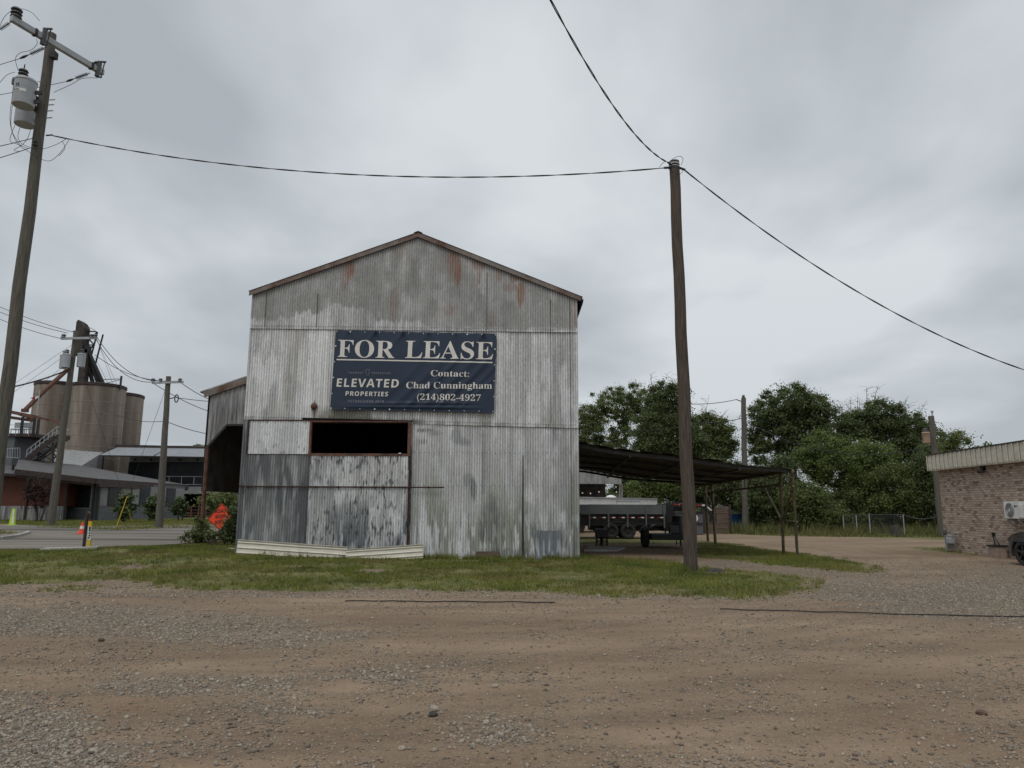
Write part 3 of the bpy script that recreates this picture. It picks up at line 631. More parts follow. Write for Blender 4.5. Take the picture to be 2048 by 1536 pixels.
# thin lap shadow strips between the sheets and nail heads
q = MB()
for (px, y0, y1) in ((1101, 600, 845), (1139, 598, 1060), (975, 545, 662), (966, 860, 990), (637, 588, 655), (535, 585, 655)):
    x_, a_ = fw(px, y0); _, b_ = fw(px, y1); q.box((x_, FY-.047, (a_+b_)/2), (.009, .012, a_-b_))
for sm, yy in ((seam1, FY-.053), (seam2, FY-.034)):
    for k in range(150):
        x_ = XL+.06+(XR-XL-.1)*k/150; z_ = float(sm(x_))+.06
        if sm is seam2 and OX0-.3 < x_ < OX1+.1: continue
        q.box((x_, yy, z_+.012*random.random()), (.016, .012, .016))
for z_ in (1.0, 2.05, 3.0):
    for k in range(34): q.box((OX1+.2+(XR-OX1-.3)*k/34, FY-.014, z_+.03*random.random()), (.016, .014, .016))
q.build('sheet_fixings', M_DARKSTEEL, BARN)['kind'] = 'stuff'
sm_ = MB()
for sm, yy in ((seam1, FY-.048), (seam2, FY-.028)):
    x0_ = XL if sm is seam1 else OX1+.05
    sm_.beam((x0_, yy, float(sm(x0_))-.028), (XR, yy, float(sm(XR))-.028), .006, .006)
sm_.build('lap_shadow_strip', M_DARKSTEEL, BARN)  # thin dark strips standing in for the shadow under each sheet lap
# rake trims
OV = .10
for side, (xe_, ze_) in (('l', (XL-.07, ZL)), ('r', (XR+.10, ZR-.03))):
    q = MB(); A = Vector((xe_, FY-OV, ze_+.06)); B = Vector((XM, FY-OV, ZM+.05)); D = (B-A); k = 9
    for i in range(k):
        a_ = A+D*(i/k)-D*(.004 if i else 0); b_ = A+D*((i+1)/k); o_ = Vector((0, -.004*(i % 2), 0))
        q.prism([a_+o_, b_+o_, b_+o_+Vector((0, 0, -.145)), a_+o_+Vector((0, 0, -.145))], (0, .012, 0))
    q.build('rake_trim', M_RUSTTRIM, BARN)
# roof planes with overhang, ridge cap
BY = FY+26
def roofplane(xe_, ze_, sgn):
    n = 40; ys = np.linspace(FY-OV-.02, BY, 240); us = np.linspace(0, 1, 8)
    U, Yg = np.meshgrid(us, ys); Xg = xe_+(XM-xe_)*U; Z = ze_+.075+(ZM+.065-ze_-.075)*U+.010*np.cos(2*np.pi*Yg/.3)
    V = np.stack([Xg, Yg, Z], -1).reshape(-1, 3); ii = (np.arange(239)[:, None]*8+np.arange(7)[None]).ravel()
    return npmesh('roof', V, np.stack([ii, ii+1, ii+9, ii+8], 1), M_TIN, BARN, smooth=True)
roofplane(XL-.10, ZL-.01, 1); roofplane(XR+.16, ZR-.06, -1)
q = MB(); q.prism([(XM-.13, FY-OV-.03, ZM+.03), (XM, FY-OV-.03, ZM+.09), (XM+.13, FY-OV-.03, ZM+.03), (XM, FY-OV-.03, ZM+.065)], (0, 26, 0)); q.build('ridge_cap', M_RUSTTRIM, BARN)
q = MB(); q.prism([(XR+.165, FY-.09, ZR-.05), (XR+.165, FY-.09, ZR-.13), (XR+.02, FY+.3, ZR-.55), (XR+.02, FY+.3, ZR-.05)], (.012, 0, 0)); q.prism([(XR+.16, FY-.08, ZR-.07), (XR+.16, FY+12, ZR-.07), (XR+.16, FY+12, ZR-.16), (XR+.16, FY-.08, ZR-.16)], (.012, 0, 0))
q.build('eave_flashing', M_DARKSTEEL, BARN)
def ribwall(name, p, q_, z0, z1, mat, parent, pitch=.15, amp=.012, zf=None):
    p = Vector(p); q_ = Vector(q_); Ld = (q_-p).length; n = int(Ld/pitch*6)+1; t = np.linspace(0, 1, n); d = (q_-p)/Ld; nn = Vector((-d.y, d.x, 0))
    off = amp*np.cos(2*np.pi*t*Ld/pitch); xs = p.x+(q_.x-p.x)*t+nn.x*off; ys = p.y+(q_.y-p.y)*t+nn.y*off
    zb = (z0(t) if callable(z0) else z0+0*t); zt = (z1(t) if callable(z1) else z1+0*t)
    V = np.concatenate([np.stack([xs, ys, zb], 1), np.stack([xs, ys, zt], 1)]); i = np.arange(n-1)
    return npmesh(name, V, np.stack([i, i+1, i+1+n, i+n], 1), mat, parent, smooth=True)
ribwall('side_wall', (XL, FY+.02, 0), (XL, BY, 0), -.05, ZL+.02, M_TIN2, BARN); ribwall('side_wall', (XR, FY+.02, 0), (XR, BY, 0), -.05, ZR+.02, M_TIN2, BARN)
sx = at_y(801, 880, BY).x
ribwall('back_wall', (XL, BY, 0), (sx-.1, BY, 0), -.05, lambda t: gable(XL+(sx-.1-XL)*t), M_TIN2, BARN)
ribwall('back_wall', (sx+.06, BY, 0), (XR, BY, 0), -.05, lambda t: gable(sx+.06+(XR-sx-.06)*t), M_TIN2, BARN)
q = MB(); q.box((sx-.02, BY, (4.6+9)/2), (.2, .02, 9-5.2)); q.box((sx-.02, BY, 1.8), (.2, .02, 3.7)); q.build('back_batten', M_TIN2, BARN)
q = MB()
for i in range(6):
    yy = FY+.6+i*5
    for xx in (XL+.12, XR-.12): q.box((xx, yy, 4.), (.14, .14, 8.0 if xx < 0 else 7.6))
    q.beam((XL, yy, ZL-.2), (XM, yy, ZM-.25), .1, .2); q.beam((XM, yy, ZM-.25), (XR, yy, ZR-.2), .1, .2)
q.box(((XL+XR)/2, FY+.12, float(seam2(0))+.12), (XR-XL-.1, .1, .12)); q.build_each('inner_frame', M_BROWNTRIM, BARN)

# cream ribbed panels leaning along the foot of the barn
def ribpanel(A, B, hgt, label):
    A = Vector(A); B = Vector(B); t = empty('leaning_metal_panel', A, label, 'metal panel', 'cream ribbed panels along the barn foot')
    d = (B-A).normalized(); n = 60; prof = []
    for i in range(n):
        u = i/(n-1); r = u*3.0 % 1.0; prof.append((u*hgt, .03*(sstep(.36, .44, r)-sstep(.56, .64, r))))
    m_ = 8; V = []
    for j in range(m_):
        P = A+(B-A)*(j/(m_-1))
        for (z, o_) in prof: V.append(P+Vector((0, .10*z/hgt-float(o_)-.012*math.sin(j*.9)*z, z+.003*math.sin(j*1.3))))
    i = (np.arange(m_-1)[:, None]*n+np.arange(n-1)[None]).ravel()
    npmesh('panel_sheet', np.array(V), np.stack([i, i+n, i+n+1, i+1], 1), M_CREAM, t, smooth=True)
    q = MB(); q.box(B+Vector((0, .03, hgt/2)), (.012, .05, hgt*.96)); q.build('panel_end', M_CREAM, t)
    q = MB(); q.beam(A+Vector((0, .085, hgt)), B+Vector((0, .085, hgt)), .05, .012); q.build('panel_lip', M_CREAM, t)
a0 = at_y(471, 1117, FY-.35); a1 = at_y(692, 1124, FY-.35); b1 = at_y(846, 1116, FY-.42)
ribpanel((a0.x, FY-.34, gz(a0.x, FY)-.02), (a1.x, FY-.34, a1.z-.02), .42, 'longer cream ribbed metal panel on edge at the left foot of the barn')
ribpanel((a1.x, FY-.44, a1.z-.03), (b1.x, FY-.42, b1.z), .37, 'shorter cream ribbed metal panel, tilted, overlapping the longer one by the barn door')
q = MB(); p0 = gp(G(456, 1108), .03); p1 = gp(G(492, 1112), .05); q.beam(p0, p1, .04, .02); tag(q.build('lath', M_CREAM), 'thin pale lath lying in the grass at the barn corner', 'lath')

# ---------------------------------------------------------------- banner
BYY = FY-.10
cBL, cBR, cTL, cTR = (at_y(*p, BYY) for p in ((660, 819), (988, 825.5), (672, 661), (993, 668)))
BAN = empty('lease_banner', cBL, 'navy blue vinyl FOR LEASE banner fixed to the barn front', 'banner')
def bil(u, v): return cBL*(1-u)*(1-v)+cBR*u*(1-v)+cTL*(1-u)*v+cTR*u*v
def bump(u, v):
    u = np.asarray(u, float); v = np.asarray(v, float)
    b = 0
    for k, (gu, a, ln) in enumerate(((.25, 1.2, .12), (.42, 1.4, .20), (.58, .7, .10), (.75, .5, .09), (.92, 1.3, .16), (.08, .5, .1))):   # drapes hanging from the top eyelets
        for s in (-1, 1): x = (u-gu-s*(1-v)*.35)/(.016+.05*(1-v)); b = b+a*np.exp(-x*x)*np.exp(-(1-v)/ln)*.018
    w = u-.62-.55*(v-.35)*abs(1)                                              # long diagonal folds
    for off, a, wd in ((0, 1., .022), (.10, .8, .03), (.19, .9, .022), (.27, .6, .02), (-.09, .6, .03), (-.2, .4, .03), (.33, .5, .018)):
        x = (w-off+.25*(v-.3)**2*np.sign(v-.3))/wd; b = b+a*.016*np.exp(-x*x)*sstep(.0, .12, v)*sstep(1.02, .6, v)
    for off, a, sl in ((.045, .8, .02), (.085, .7, .05)):       # creases near the lower hem
        x = (v-off-sl*(u-.25))/.018; b = b+a*.020*np.exp(-x*x)*sstep(.02, .2, u)*sstep(.98, .7, u)
    return 1.25*b+.016*(fbm(u*6, v*3, 5, 3)-.5)+.02*np.sin(np.pi*v)*np.sin(np.pi*u)
nu, nv = 200, 100; UU, VV = np.meshgrid(np.linspace(0, 1, nu), np.linspace(0, 1, nv))
P = [np.array(c_)[None, None] for c_ in (cBL, cBR, cTL, cTR)]
W = P[0]*((1-UU)*(1-VV))[..., None]+P[1]*(UU*(1-VV))[..., None]+P[2]*((1-UU)*VV)[..., None]+P[3]*(UU*VV)[..., None]
W[..., 1] -= bump(UU, VV)
W[..., 2] += (.012*np.sin(UU*np.pi*12)**2)*((VV > .985).astype(float)-.7*(VV < .015))
ii = (np.arange(nv-1)[:, None]*nu+np.arange(nu-1)[None]).ravel()
M_NAVY = pm('navy_vinyl', (.008, .019, .042), (.012, .027, .058), 1.5, .30, spec=.5)
npmesh('banner_cloth', W.reshape(-1, 3), np.stack([ii, ii+1, ii+1+nu, ii+nu], 1), M_NAVY, BAN, smooth=True)
def onban(p):
    v = (p.z-cBL.z)/(cTL.z-cBL.z); xl = cBL.x+(cTL.x-cBL.x)*v; xr = cBR.x+(cTR.x-cBR.x)*v; u = (p.x-xl)/(xr-xl)
    v = (p.z-(cBL.z+(cBR.z-cBL.z)*u))/((cTL.z+(cTR.z-cTL.z)*u)-(cBL.z+(cBR.z-cBL.z)*u))
    return Vector((p.x, BYY-float(bump(u, v))-.011, p.z))
def bt(name, t, bl, br, tl, mat, style, off=0, sp=1.0): put_text(name, t, [at_y(*p, BYY) for p in (bl, br, tl)], mat, BAN, style, off, sp, onban, .03)
bt('headline_print', 'FOR', (675, 714.5), (789, 717.5), (677, 679), M_LETTER, 'serif', -.002)
bt('headline_print', 'LEASE', (810, 717), (986, 720), (812, 681), M_LETTER, 'serif', -.002)
q = MB(); V4 = [at_y(*p, BYY) for p in ((673.5, 720.5), (985, 726.5), (985, 724), (673.5, 718))]
pts = [[onban(V4[0].lerp(V4[1], i/60)) for i in range(61)], [onban(V4[3].lerp(V4[2], i/60)) for i in range(61)]]
for i in range(60): q.add([pts[0][i], pts[0][i+1], pts[1][i+1], pts[1][i]], [(0, 1, 2, 3)])
q.build('underline_print', M_LETTER, BAN)
bt('contact_print', 'Contact:', (861.5, 753), (938, 754), (862, 740.5), M_LETTER, 'serif', -.003)
bt('contact_print', 'Chad Cunningham', (812.5, 781), (984, 781.5), (813, 764), M_LETTER, 'serif', -.003)
bt('contact_print', '(214)802-4927', (834, 804), (961, 806), (835, 787), M_LETTER, 'serif', -.003)
bt('company_print', 'ELEVATED', (673, 773.5), (797, 775.5), (675, 757), M_LETTER, 'sans', 0, 1.1)
bt('company_print', 'PROPERTIES', (691, 791.5), (776, 793), (692, 782.5), M_LETTER, 'sans', 0, 1.15)
bt('tagline_print', 'TURNKEY', (696.5, 747.5), (727, 748), (696.5, 743.5), M_DIMWHITE, 'sans', 0, 1.5)
bt('tagline_print', 'PROPERTIES', (743.5, 748.5), (781.5, 749), (743.5, 744.5), M_DIMWHITE, 'sans', 0, 1.5)
bt('tagline_print', 'ESTABLISHED 2018', (697, 804), (768, 805.5), (697, 799.5), M_DIMWHITE, 'sans', 0, 1.5)
q = MB(); k0 = [(735.5+3.9*math.cos(a), 743.3+3.9*math.sin(a)) for a in np.linspace(R(120), R(420), 18)]; k0 = k0+[(738.6, 751), (732.6, 751), k0[0]]
q.tube([onban(at_y(*p, BYY))+Vector((0, -.003, 0)) for p in k0], .008, 5); q.build('keyhole_emblem', M_DIMWHITE, BAN)
M_EYE = pm('brass_eyelet', (.55, .55, .53), (.68, .68, .66), 3, .4)
for (u, v) in [(i/11, .985) for i in range(12)]+[(i/11, .015) for i in range(12)]+[(.006, j/5) for j in range(1, 5)]+[(.994, j/5) for j in range(1, 5)]:
    p = bil(min(max(u, .006), .994), v); q = MB(); s_ = random.choice((.011, .013, .018)); q.lathe((p.x, p.y-float(bump(u, v))-.012, p.z), [(s_*1.3, .008), (s_*1.3, -.004), (.001, -.008)], 8, 'Y'); q.build('eyelet', M_EYE, BAN)

# ---------------------------------------------------------------- lean-to shed on the left
SY = 29.0
SH = empty('open_lean_to', (-12, SY, 0), 'open corrugated lean-to shed with a rusted roof edge behind the barn on the left', 'shed')
def sw(px, py): p = at_y(px, py, SY); return Vector((p.x, SY, p.z))
pA, pB, pC, pD, pE = sw(414, 792), sw(496, 764), sw(496, 850), sw(455, 850), sw(412, 898)
pBx = Vector((XL, SY, pA.z+(pB.z-pA.z)*(XL-pA.x)/(pB.x-pA.x)))
slope = lambda x: pA.z+(pBx.z-pA.z)*(x-pA.x)/(pBx.x-pA.x)
x0_, x1_ = pE.x, XL
ribwall('front_wall', (x0_, SY, 0), (x1_, SY, 0), lambda t: np.where(x0_+(x1_-x0_)*t < pD.x, pE.z+(pD.z-pE.z)*(x0_+(x1_-x0_)*t-pE.x)/(pD.x-pE.x), pD.z), lambda t: slope(x0_+(x1_-x0_)*t), M_TIN2, SH, pitch=.2, amp=.02)
q = MB(); q.beam(pA+Vector((-.1, -.08, .05)), pBx+Vector((0, -.08, .05)), .03, .26); q.build('rake_trim', M_RUSTTRIM, SH)
q = MB(); q.beam(pE+Vector((0, -.05, 0)), pD+Vector((0, -.05, 0)), .04, .08); q.beam(pD+Vector((0, -.05, 0)), Vector((XL, SY-.05, pD.z)), .04, .08); q.build('opening_trim', M_DARKSTEEL, SH)
q = MB(); q.prism([pA+Vector((-.25, -.1, .12)), pBx+Vector((0, -.1, .2)), pBx+Vector((0, -.1, .25)), pA+Vector((-.25, -.1, .17))], (0, 18, 0)); q.build('roof', M_TIN, SH)
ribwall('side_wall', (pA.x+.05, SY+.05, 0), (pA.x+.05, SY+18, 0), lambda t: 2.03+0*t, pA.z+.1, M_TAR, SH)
q = MB(); gb = at_y(401, 1089, SY)
q.tube([(gb.x, SY, -.1), (pE.x+.06, SY-.02, pE.z+.1)], .085, 8); q.build('post', M_RUST, SH)
for i in range(1, 4):
    q = MB(); q.tube([(pA.x, SY+i*5.5, -.1), (pA.x, SY+i*5.5, 5.8)], .08, 8); q.build('post', M_DARKSTEEL, SH)

# ---------------------------------------------------------------- canopy on the right
CN = empty('metal_canopy', (5, 22, 0), 'low flat metal canopy on thin rusty posts joined to the right side of the barn', 'canopy')
c1 = at_y(1150, 884, 21.6); c2 = at_y(1588, 938, 21.8); c3 = at_y(1410, 967, 31.7); c4 = at_y(1150, 940, 31.7)
def cpt(u, v):
    p = c1*(1-u)*(1-v)+c2*u*(1-v)+c3*u*v+c4*(1-u)*v
    p.z += -.16*math.sin(math.pi*u)*(1-.4*v)*.5-.05*math.sin(u*9+v*4)*(1-u); return p
n, m_ = 90, 30; V = []
for j in range(m_):
    for i in range(n):
        u = i/(n-1); p = cpt(u, j/(m_-1)); V.append(p+Vector((0, 0, .012*math.cos(i*1.4)+(.05 if u > .70 else .11)*0)))
i_ = (np.arange(m_-1)[:, None]*n+np.arange(n-1)[None]).ravel()
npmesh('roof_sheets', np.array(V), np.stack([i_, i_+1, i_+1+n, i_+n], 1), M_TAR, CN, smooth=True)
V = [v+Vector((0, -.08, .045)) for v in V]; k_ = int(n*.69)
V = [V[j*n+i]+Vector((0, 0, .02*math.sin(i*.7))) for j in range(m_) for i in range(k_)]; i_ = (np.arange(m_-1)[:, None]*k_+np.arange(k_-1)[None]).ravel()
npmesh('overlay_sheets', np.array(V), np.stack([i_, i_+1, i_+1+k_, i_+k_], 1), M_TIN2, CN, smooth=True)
q = MB()
for j in (0.012, .25, .5, .75, .99):
    for i in range(12): q.beam(cpt(i/12, j)+Vector((0, 0, -.07)), cpt((i+1)/12, j)+Vector((0, 0, -.07)), .05, .09)
for u in (.25, .5, .75):
    for i in range(8): q.beam(cpt(u, i/8)+Vector((0, 0, -.14)), cpt(u, (i+1)/8)+Vector((0, 0, -.14)), .06, .06)
q.build('purlin_frame', M_DARKSTEEL, CN)
M_POST = pm('mossy_rusty_pipe', (.085, .068, .045), (.21, .165, .11), 6, .8, stretch=(2, 2, .6), c3=(.09, .10, .05))
fr = cpt(1, .0)+Vector((-.03, .06, -.05)); f2 = cpt(1, .10)+Vector((-.03, 0, -.05)); k1 = cpt(1, .88)+Vector((-.03, 0, -.05)); k2 = cpt(1, .99)+Vector((-.03, 0, -.05))
def bpt(px, py): p = G(px, py); return Vector((p.x, p.y, -.05))
q = MB(); q.tube([bpt(1595, 1113), fr], .046, 8); q.build('post', M_POST, CN)
q = MB(); pb = bpt(1567, 1109); mid_ = pb.lerp(f2, .42); q.tube([pb, f2], .05, 8); q.build('post', M_POST, CN)
def tubepart(nm, segs, r): q = MB(); [q.tube(s, r, 6) for s in segs]; return q.build(nm, M_POST, CN)
tubepart('brace', [[mid_, cpt(1, .27)+Vector((-.03, 0, -.36))]], .04); tubepart('brace', [[mid_, fr+Vector((0, 0, -.45))]], .035); tubepart('brace', [[mid_+Vector((0, 0, .05)), Vector((fr.x+.05, fr.y-.02, mid_.z+.02))]], .025)
pb2 = bpt(1431, 1089); q = MB(); q.tube([pb2, k1], .06, 8); q.build('post', M_POST, CN)
pb3 = bpt(1416, 1083); q = MB(); q.tube([pb3, k2], .055, 8); q.build('post', M_POST, CN)
m2 = pb2.lerp(k1, .60); tubepart('brace', [[m2, cpt(1, .74)+Vector((-.03, 0, -.42))]], .04); tubepart('brace', [[m2, k2+Vector((0, 0, -.3))]], .035); tubepart('brace', [[pb3.lerp(k2, .55), pb2.lerp(k1, .55)]], .03)
q = MB(); top = [cpt(1, .0+.98*i/24)+Vector((-.03, 0, -.05)) for i in range(25)]
for a_, b_ in zip(top, top[1:]): q.beam(a_, b_, .07, .09)
lo = [cpt(1, .10+.78*i/11)+Vector((-.03, 0, -.42)) for i in range(12)]
for a_, b_ in zip(lo, lo[1:]): q.beam(a_, b_, .05, .06)
for i in range(12): q.beam(lo[i], lo[i]+Vector((0, 0, .37)), .035, .035)
q.build('edge_truss', M_POST, CN)
# ---------------------------------------------------------------- poles and overhead lines
def pole(name, base, top, r0, r1, mat, label, group='wooden utility poles'):
    base = Vector(base); top = Vector(top); t = empty(name, base, label, 'utility pole', group)
    n = 14; pts = [base+Vector((0, 0, -.3))+(top-base+Vector((0, 0, .3)))*(i/n) for i in range(n+1)]
    pts = [p+Vector((.012*math.sin(i*1.7+base.x), .012*math.cos(i*1.3), 0)) for i, p in enumerate(pts)]
    q = MB(); q.tube(pts, [r0+(r1-r0)*i/n for i in range(n+1)], 18); q.build('shaft', mat, t, smooth=True)
    return t, base, top
def cable(label, pts, r=.013, twist=True, cat='overhead cable', group=None, name='overhead_cable'):
    pts = [Vector(p) for p in pts]
    q = MB()
    if twist:
        dense = []
        L_ = 0
        for a_, b_ in zip(pts, pts[1:]):
            k = max(1, int((b_-a_).length/.11))
            for i in range(k): dense.append((a_.lerp(b_, i/k), L_+(b_-a_).length*i/k))
            L_ += (b_-a_).length
        dense.append((pts[-1], L_))
        for ph in (0, math.pi):
            out = []
            for i, (p, l) in enumerate(dense):
                d = (dense[min(i+1, len(dense)-1)][0]-dense[max(i-1, 0)][0]).normalized(); a_ = d.cross(Vector((0, 0, 1))).normalized(); b_ = a_.cross(d)
                an = l*2*math.pi/1.7+ph; out.append(p+(a_*math.cos(an)+b_*math.sin(an))*r*1.05)
            q.tube(out, r, 6)
    else: q.tube(pts, r, 6)
    return tag(q.build(name, M_WIRE, None, loc=pts[0]), label, cat, group)
def bell(q, c, s, n=3):   # stacked porcelain skirts
    c = Vector(c)
    for i in range(n): q.lathe(c+Vector((0, 0, i*.055*s)), [(.02*s, 0), (.075*s, .01*s), (.06*s, .035*s), (.03*s, .055*s)], 12)
# near left pole
PY = 19.0
tp = at_y(103.5, 68, PY); bs = at_y(-22, 1130, PY)
LP, b0, t0 = pole('utility_pole', (tp.x-.03, PY, 0), tp, .19, .125, M_POLE, 'tall wooden pole at the left edge carrying a steel crossarm and two grey transformers')
ap = at_y(101, 98, PY-.2); AZ = ap.z; e0 = at_z(22, 36, AZ); e1 = at_z(206, 146, AZ)
q = MB(); q.beam(e0, e1, .13, .165); q.build('crossarm', M_GREYPAINT, LP, bevel=.006)
ad = (e1-e0).normalized()
q = MB()
for f in (.24, .86): c_ = e0.lerp(e1, f); q.beam(c_-ad*.035, c_+ad*.035, .16, .19)
q.box(ap+Vector((.05, .1, -.13)), (.14, .18, .2)); q.build_each('arm_bracket', M_DARKSTEEL, LP)
q = MB(); bell(q, e0+ad*.12+Vector((0, 0, .08)), 1.9, 3); q.build('pin_insulator', M_PORC, LP)
q = MB(); bell(q, e0.lerp(e1, .93)+Vector((0, 0, .08)), 1.6, 2); q.build('pin_insulator', M_PORC, LP)
for f in (.36, .97):
    c_ = e0.lerp(e1, f)+Vector((.02, -.12, 0)); q = MB(); q.tube([c_+Vector((.0, 0, .24)), c_+Vector((-.04, 0, -.24))], .065, 10)
    fc = q.build('fuse_cutout', M_PORC, LP, smooth=True)
    q = MB(); q.tube([c_+Vector((.16, -.02, .20)), c_+Vector((.10, -.02, -.26))], .018, 6); q.beam(c_+Vector((0, 0, .24)), c_+Vector((.2, -.02, .22)), .03, .05); q.beam(c_+Vector((-.04, 0, -.25)), c_+Vector((.12, -.02, -.28)), .03, .04); q.build('fuse_tube', M_DARKSTEEL, fc)
def strain(a_, b_):
    a_ = Vector(a_); b_ = Vector(b_); q = MB(); d = (b_-a_); n = 10; prof = []
    q.tube([a_, b_], .012, 6)
    for i in range(n):
        c_ = a_.lerp(b_, .12+.5*i/n); q.tube([c_, c_+d.normalized()*.012], .05, 10)
    q.tube([a_.lerp(b_, .72), a_.lerp(b_, .86), b_], [.02, .035, .02], 8)
    return q.build('strain_insulator', M_DARKSTEEL, LP)
wl = []
for (pa, pb, pe, Ya) in (((22, 44), (-14, 68), (-220, 160), None), ((93, 94), (40, 117), (-200, 180), None), ((180, 146), (133, 163), (-200, 222), None)):
    a_ = at_z(pa[0], pa[1], AZ-.10); b_ = a_+(at_z(pb[0], pb[1], AZ-.16)-a_).normalized()*.95
    b_ = at_y(pb[0], pb[1], a_.y-.05); e_ = at_y(pe[0], pe[1], a_.y-.6); strain(a_, b_); wl.append((b_, e_))
for (b_, e_), lab in zip(wl, ('thin wire leaving the high end of the left crossarm', 'thin wire leaving the left pole just under its crossarm', 'thin wire from the low end of the left crossarm passing behind the shaft')):
    cable(lab, sag(b_, e_, .05), .008, False, 'power line', 'wires dead-ended on the left pole', 'power_line')
def xfmr(parent_label, c, r, h, n_text=None):
    c = Vector(c); t = empty('pole_transformer', c, parent_label, 'transformer', 'transformers on the left pole')
    q = MB(); q.lathe(c, [(.001, 0), (r*.93, 0), (r*.95, .02), (r*.95, h*.9), (r, h*.9), (r, h*.95), (r*.9, h), (r*.3, h*1.03), (.001, h*1.03)], 28); q.build('tank', M_GREYPAINT, t, smooth=True)
    q = MB(); bell(q, c+Vector((-r*.2, -r*.25, h*1.02)), 1.7, 3); q.build('bushing', M_PORC, t)
    q = MB(); q.tube([c+Vector((-r*.2, -r*.25, h*1.3)), c+Vector((-r*.2, -r*.25, h*1.55)), c+Vector((-r*.1, -r*.3, h*1.55)), c+Vector((-r*.1, -r*.3, h*1.3))], .008, 5); q.build('terminal_loop', M_WIRE, t)
    q = MB(); q.lathe(c+Vector((-r*.95, -.1, h*.75)), [(.001, 0), (.05, 0), (.055, .12), (.04, .2), (.001, .22)], 10); q.build('surge_arrester', M_PORC, t)
    q = MB(); q.box(c+Vector((r*1.25, .05, h*.55)), (r*.7, .05, .10)); q.box(c+Vector((r*1.25, .05, h*.2)), (r*.7, .05, .10)); q.build_each('hanger', M_DARKSTEEL, t)
    if n_text:
        a = c+Vector((0, -r*.96, 0)); q = MB()
        pts = []
        for i in range(8):
            an = R(-112+i*9); pts.append((r*.965*math.cos(an), r*.965*math.sin(an)))
        for (x_, y_), (x2, y2) in zip(pts, pts[1:]): q.add([c+Vector((x_, y_, h*.40)), c+Vector((x2, y2, h*.40)), c+Vector((x2, y2, h*.50)), c+Vector((x_, y_, h*.50))], [(0, 1, 2, 3)])
        q.build('number_label', M_WHITE, t)
        cyls = lambda p: c+Vector((r*.975*math.sin((p.x-c.x)/r), -r*.975*math.cos((p.x-c.x)/r), p.z-c.z))
        o_ = c+Vector((-.16, 0, h*.42)); put_text('number_print', 'T94802', (o_, o_+Vector((.20, 0, 0)), o_+Vector((0, 0, h*.06))), M_BLACK, t, 'sans', 0, 1, cyls, .03)
        o_ = c+Vector((-.10, 0, h*.57)); put_text('rating_print', '15', (o_, o_+Vector((.12, 0, 0)), o_+Vector((0, 0, h*.12))), M_BLACK, t, 'sans', 0, 1, cyls, .03)
    return t
z1 = at_y(46, 212, 18.4); xfmr('nearer grey transformer with a number label hung on the left pole', z1, .28, .78, True)
z2 = at_z(49, 250, z1.z); xfmr('plain grey transformer hung behind and lower in view than the labelled one', z2, .28, .78)
q = MB(); q.box((tp.x-.12, PY-.1, z1.z+.5), (.10, .5, .12)); q.box((tp.x-.12, PY-.1, z1.z+.2), (.10, .5, .12)); q.build_each('transformer_mount', M_DARKSTEEL, LP)
q = MB()
for (px, py) in ((106, 200), (102, 222), (104, 210), (100, 236)):
    p = at_y(px, py, PY-.12); q.beam(p+Vector((-.1, 0, 0)), p+Vector((.07, -.02, 0)), .022, .022)
q.build_each('step_bolt', M_GALV, LP)
lo = lambda px, py, y=PY-.25: at_y(px, py, y)
def loop(name, pxs, r=.007):
    P = [lo(*p) for p in pxs]; out = []
    for i in range(len(P)-1):
        p0 = P[max(i-1, 0)]; p3 = P[min(i+2, len(P)-1)]; p1, p2 = P[i], P[i+1]
        out += bez(p1, p1+(p2-p0)/6, p2-(p3-p1)/6, p2, 6)[:-1]
    out.append(P[-1]); q = MB(); q.tube(out, r, 5); q.build(name, M_WIRE, LP)
loop('jumper_wire', [(36, 17), (50, 19), (66, 27), (79, 42)]); loop('jumper_wire', [(22, 22), (8, 35), (-4, 60)]); loop('jumper_wire', [(73, 78), (74, 88), (62, 100), (40, 106), (31, 118), (36, 140)])
loop('jumper_wire', [(195, 156), (165, 157), (140, 170), (107, 185)]); loop('jumper_wire', [(0, 165), (14, 150), (30, 144)]); loop('jumper_wire', [(72, 166), (80, 163), (86, 172)])
for pts in ([(28, 160), (24, 195), (20, 235), (25, 265), (42, 292)], [(26, 200), (22, 250), (34, 285), (60, 305), (95, 322), (118, 308), (138, 280)], [(40, 255), (36, 275), (48, 290), (80, 298), (110, 290), (132, 278)], [(62, 256), (56, 275), (44, 290), (28, 300), (40, 303)], [(30, 250), (20, 280), (34, 288), (55, 297)], [(118, 312), (130, 296), (124, 282)], [(68, 250), (70, 266), (66, 275)]): loop('drop_wire', pts)
q = MB(); p = lo(70, 287, PY-.2); q.lathe(p, [(.02, -.06), (.06, -.05), (.04, 0), (.06, .05), (.02, .06)], 10); p = lo(92, 271, PY-.2); q.beam(p, p+Vector((.18, 0, .02)), .03, .03); q.build_each('clevis', M_DARKSTEEL, LP)
a_ = lo(68, 276); cable('thin cable leaving the left pole below its transformers', sag(a_, at_y(-200, 330, 18), .05), .010, False, 'power line', None, 'power_line')
a_ = lo(60, 296); cable('lowest thin cable leaving the left pole towards the frame edge', sag(a_, at_y(-160, 358, 18), .05), .010, False, 'power line', None, 'power_line')

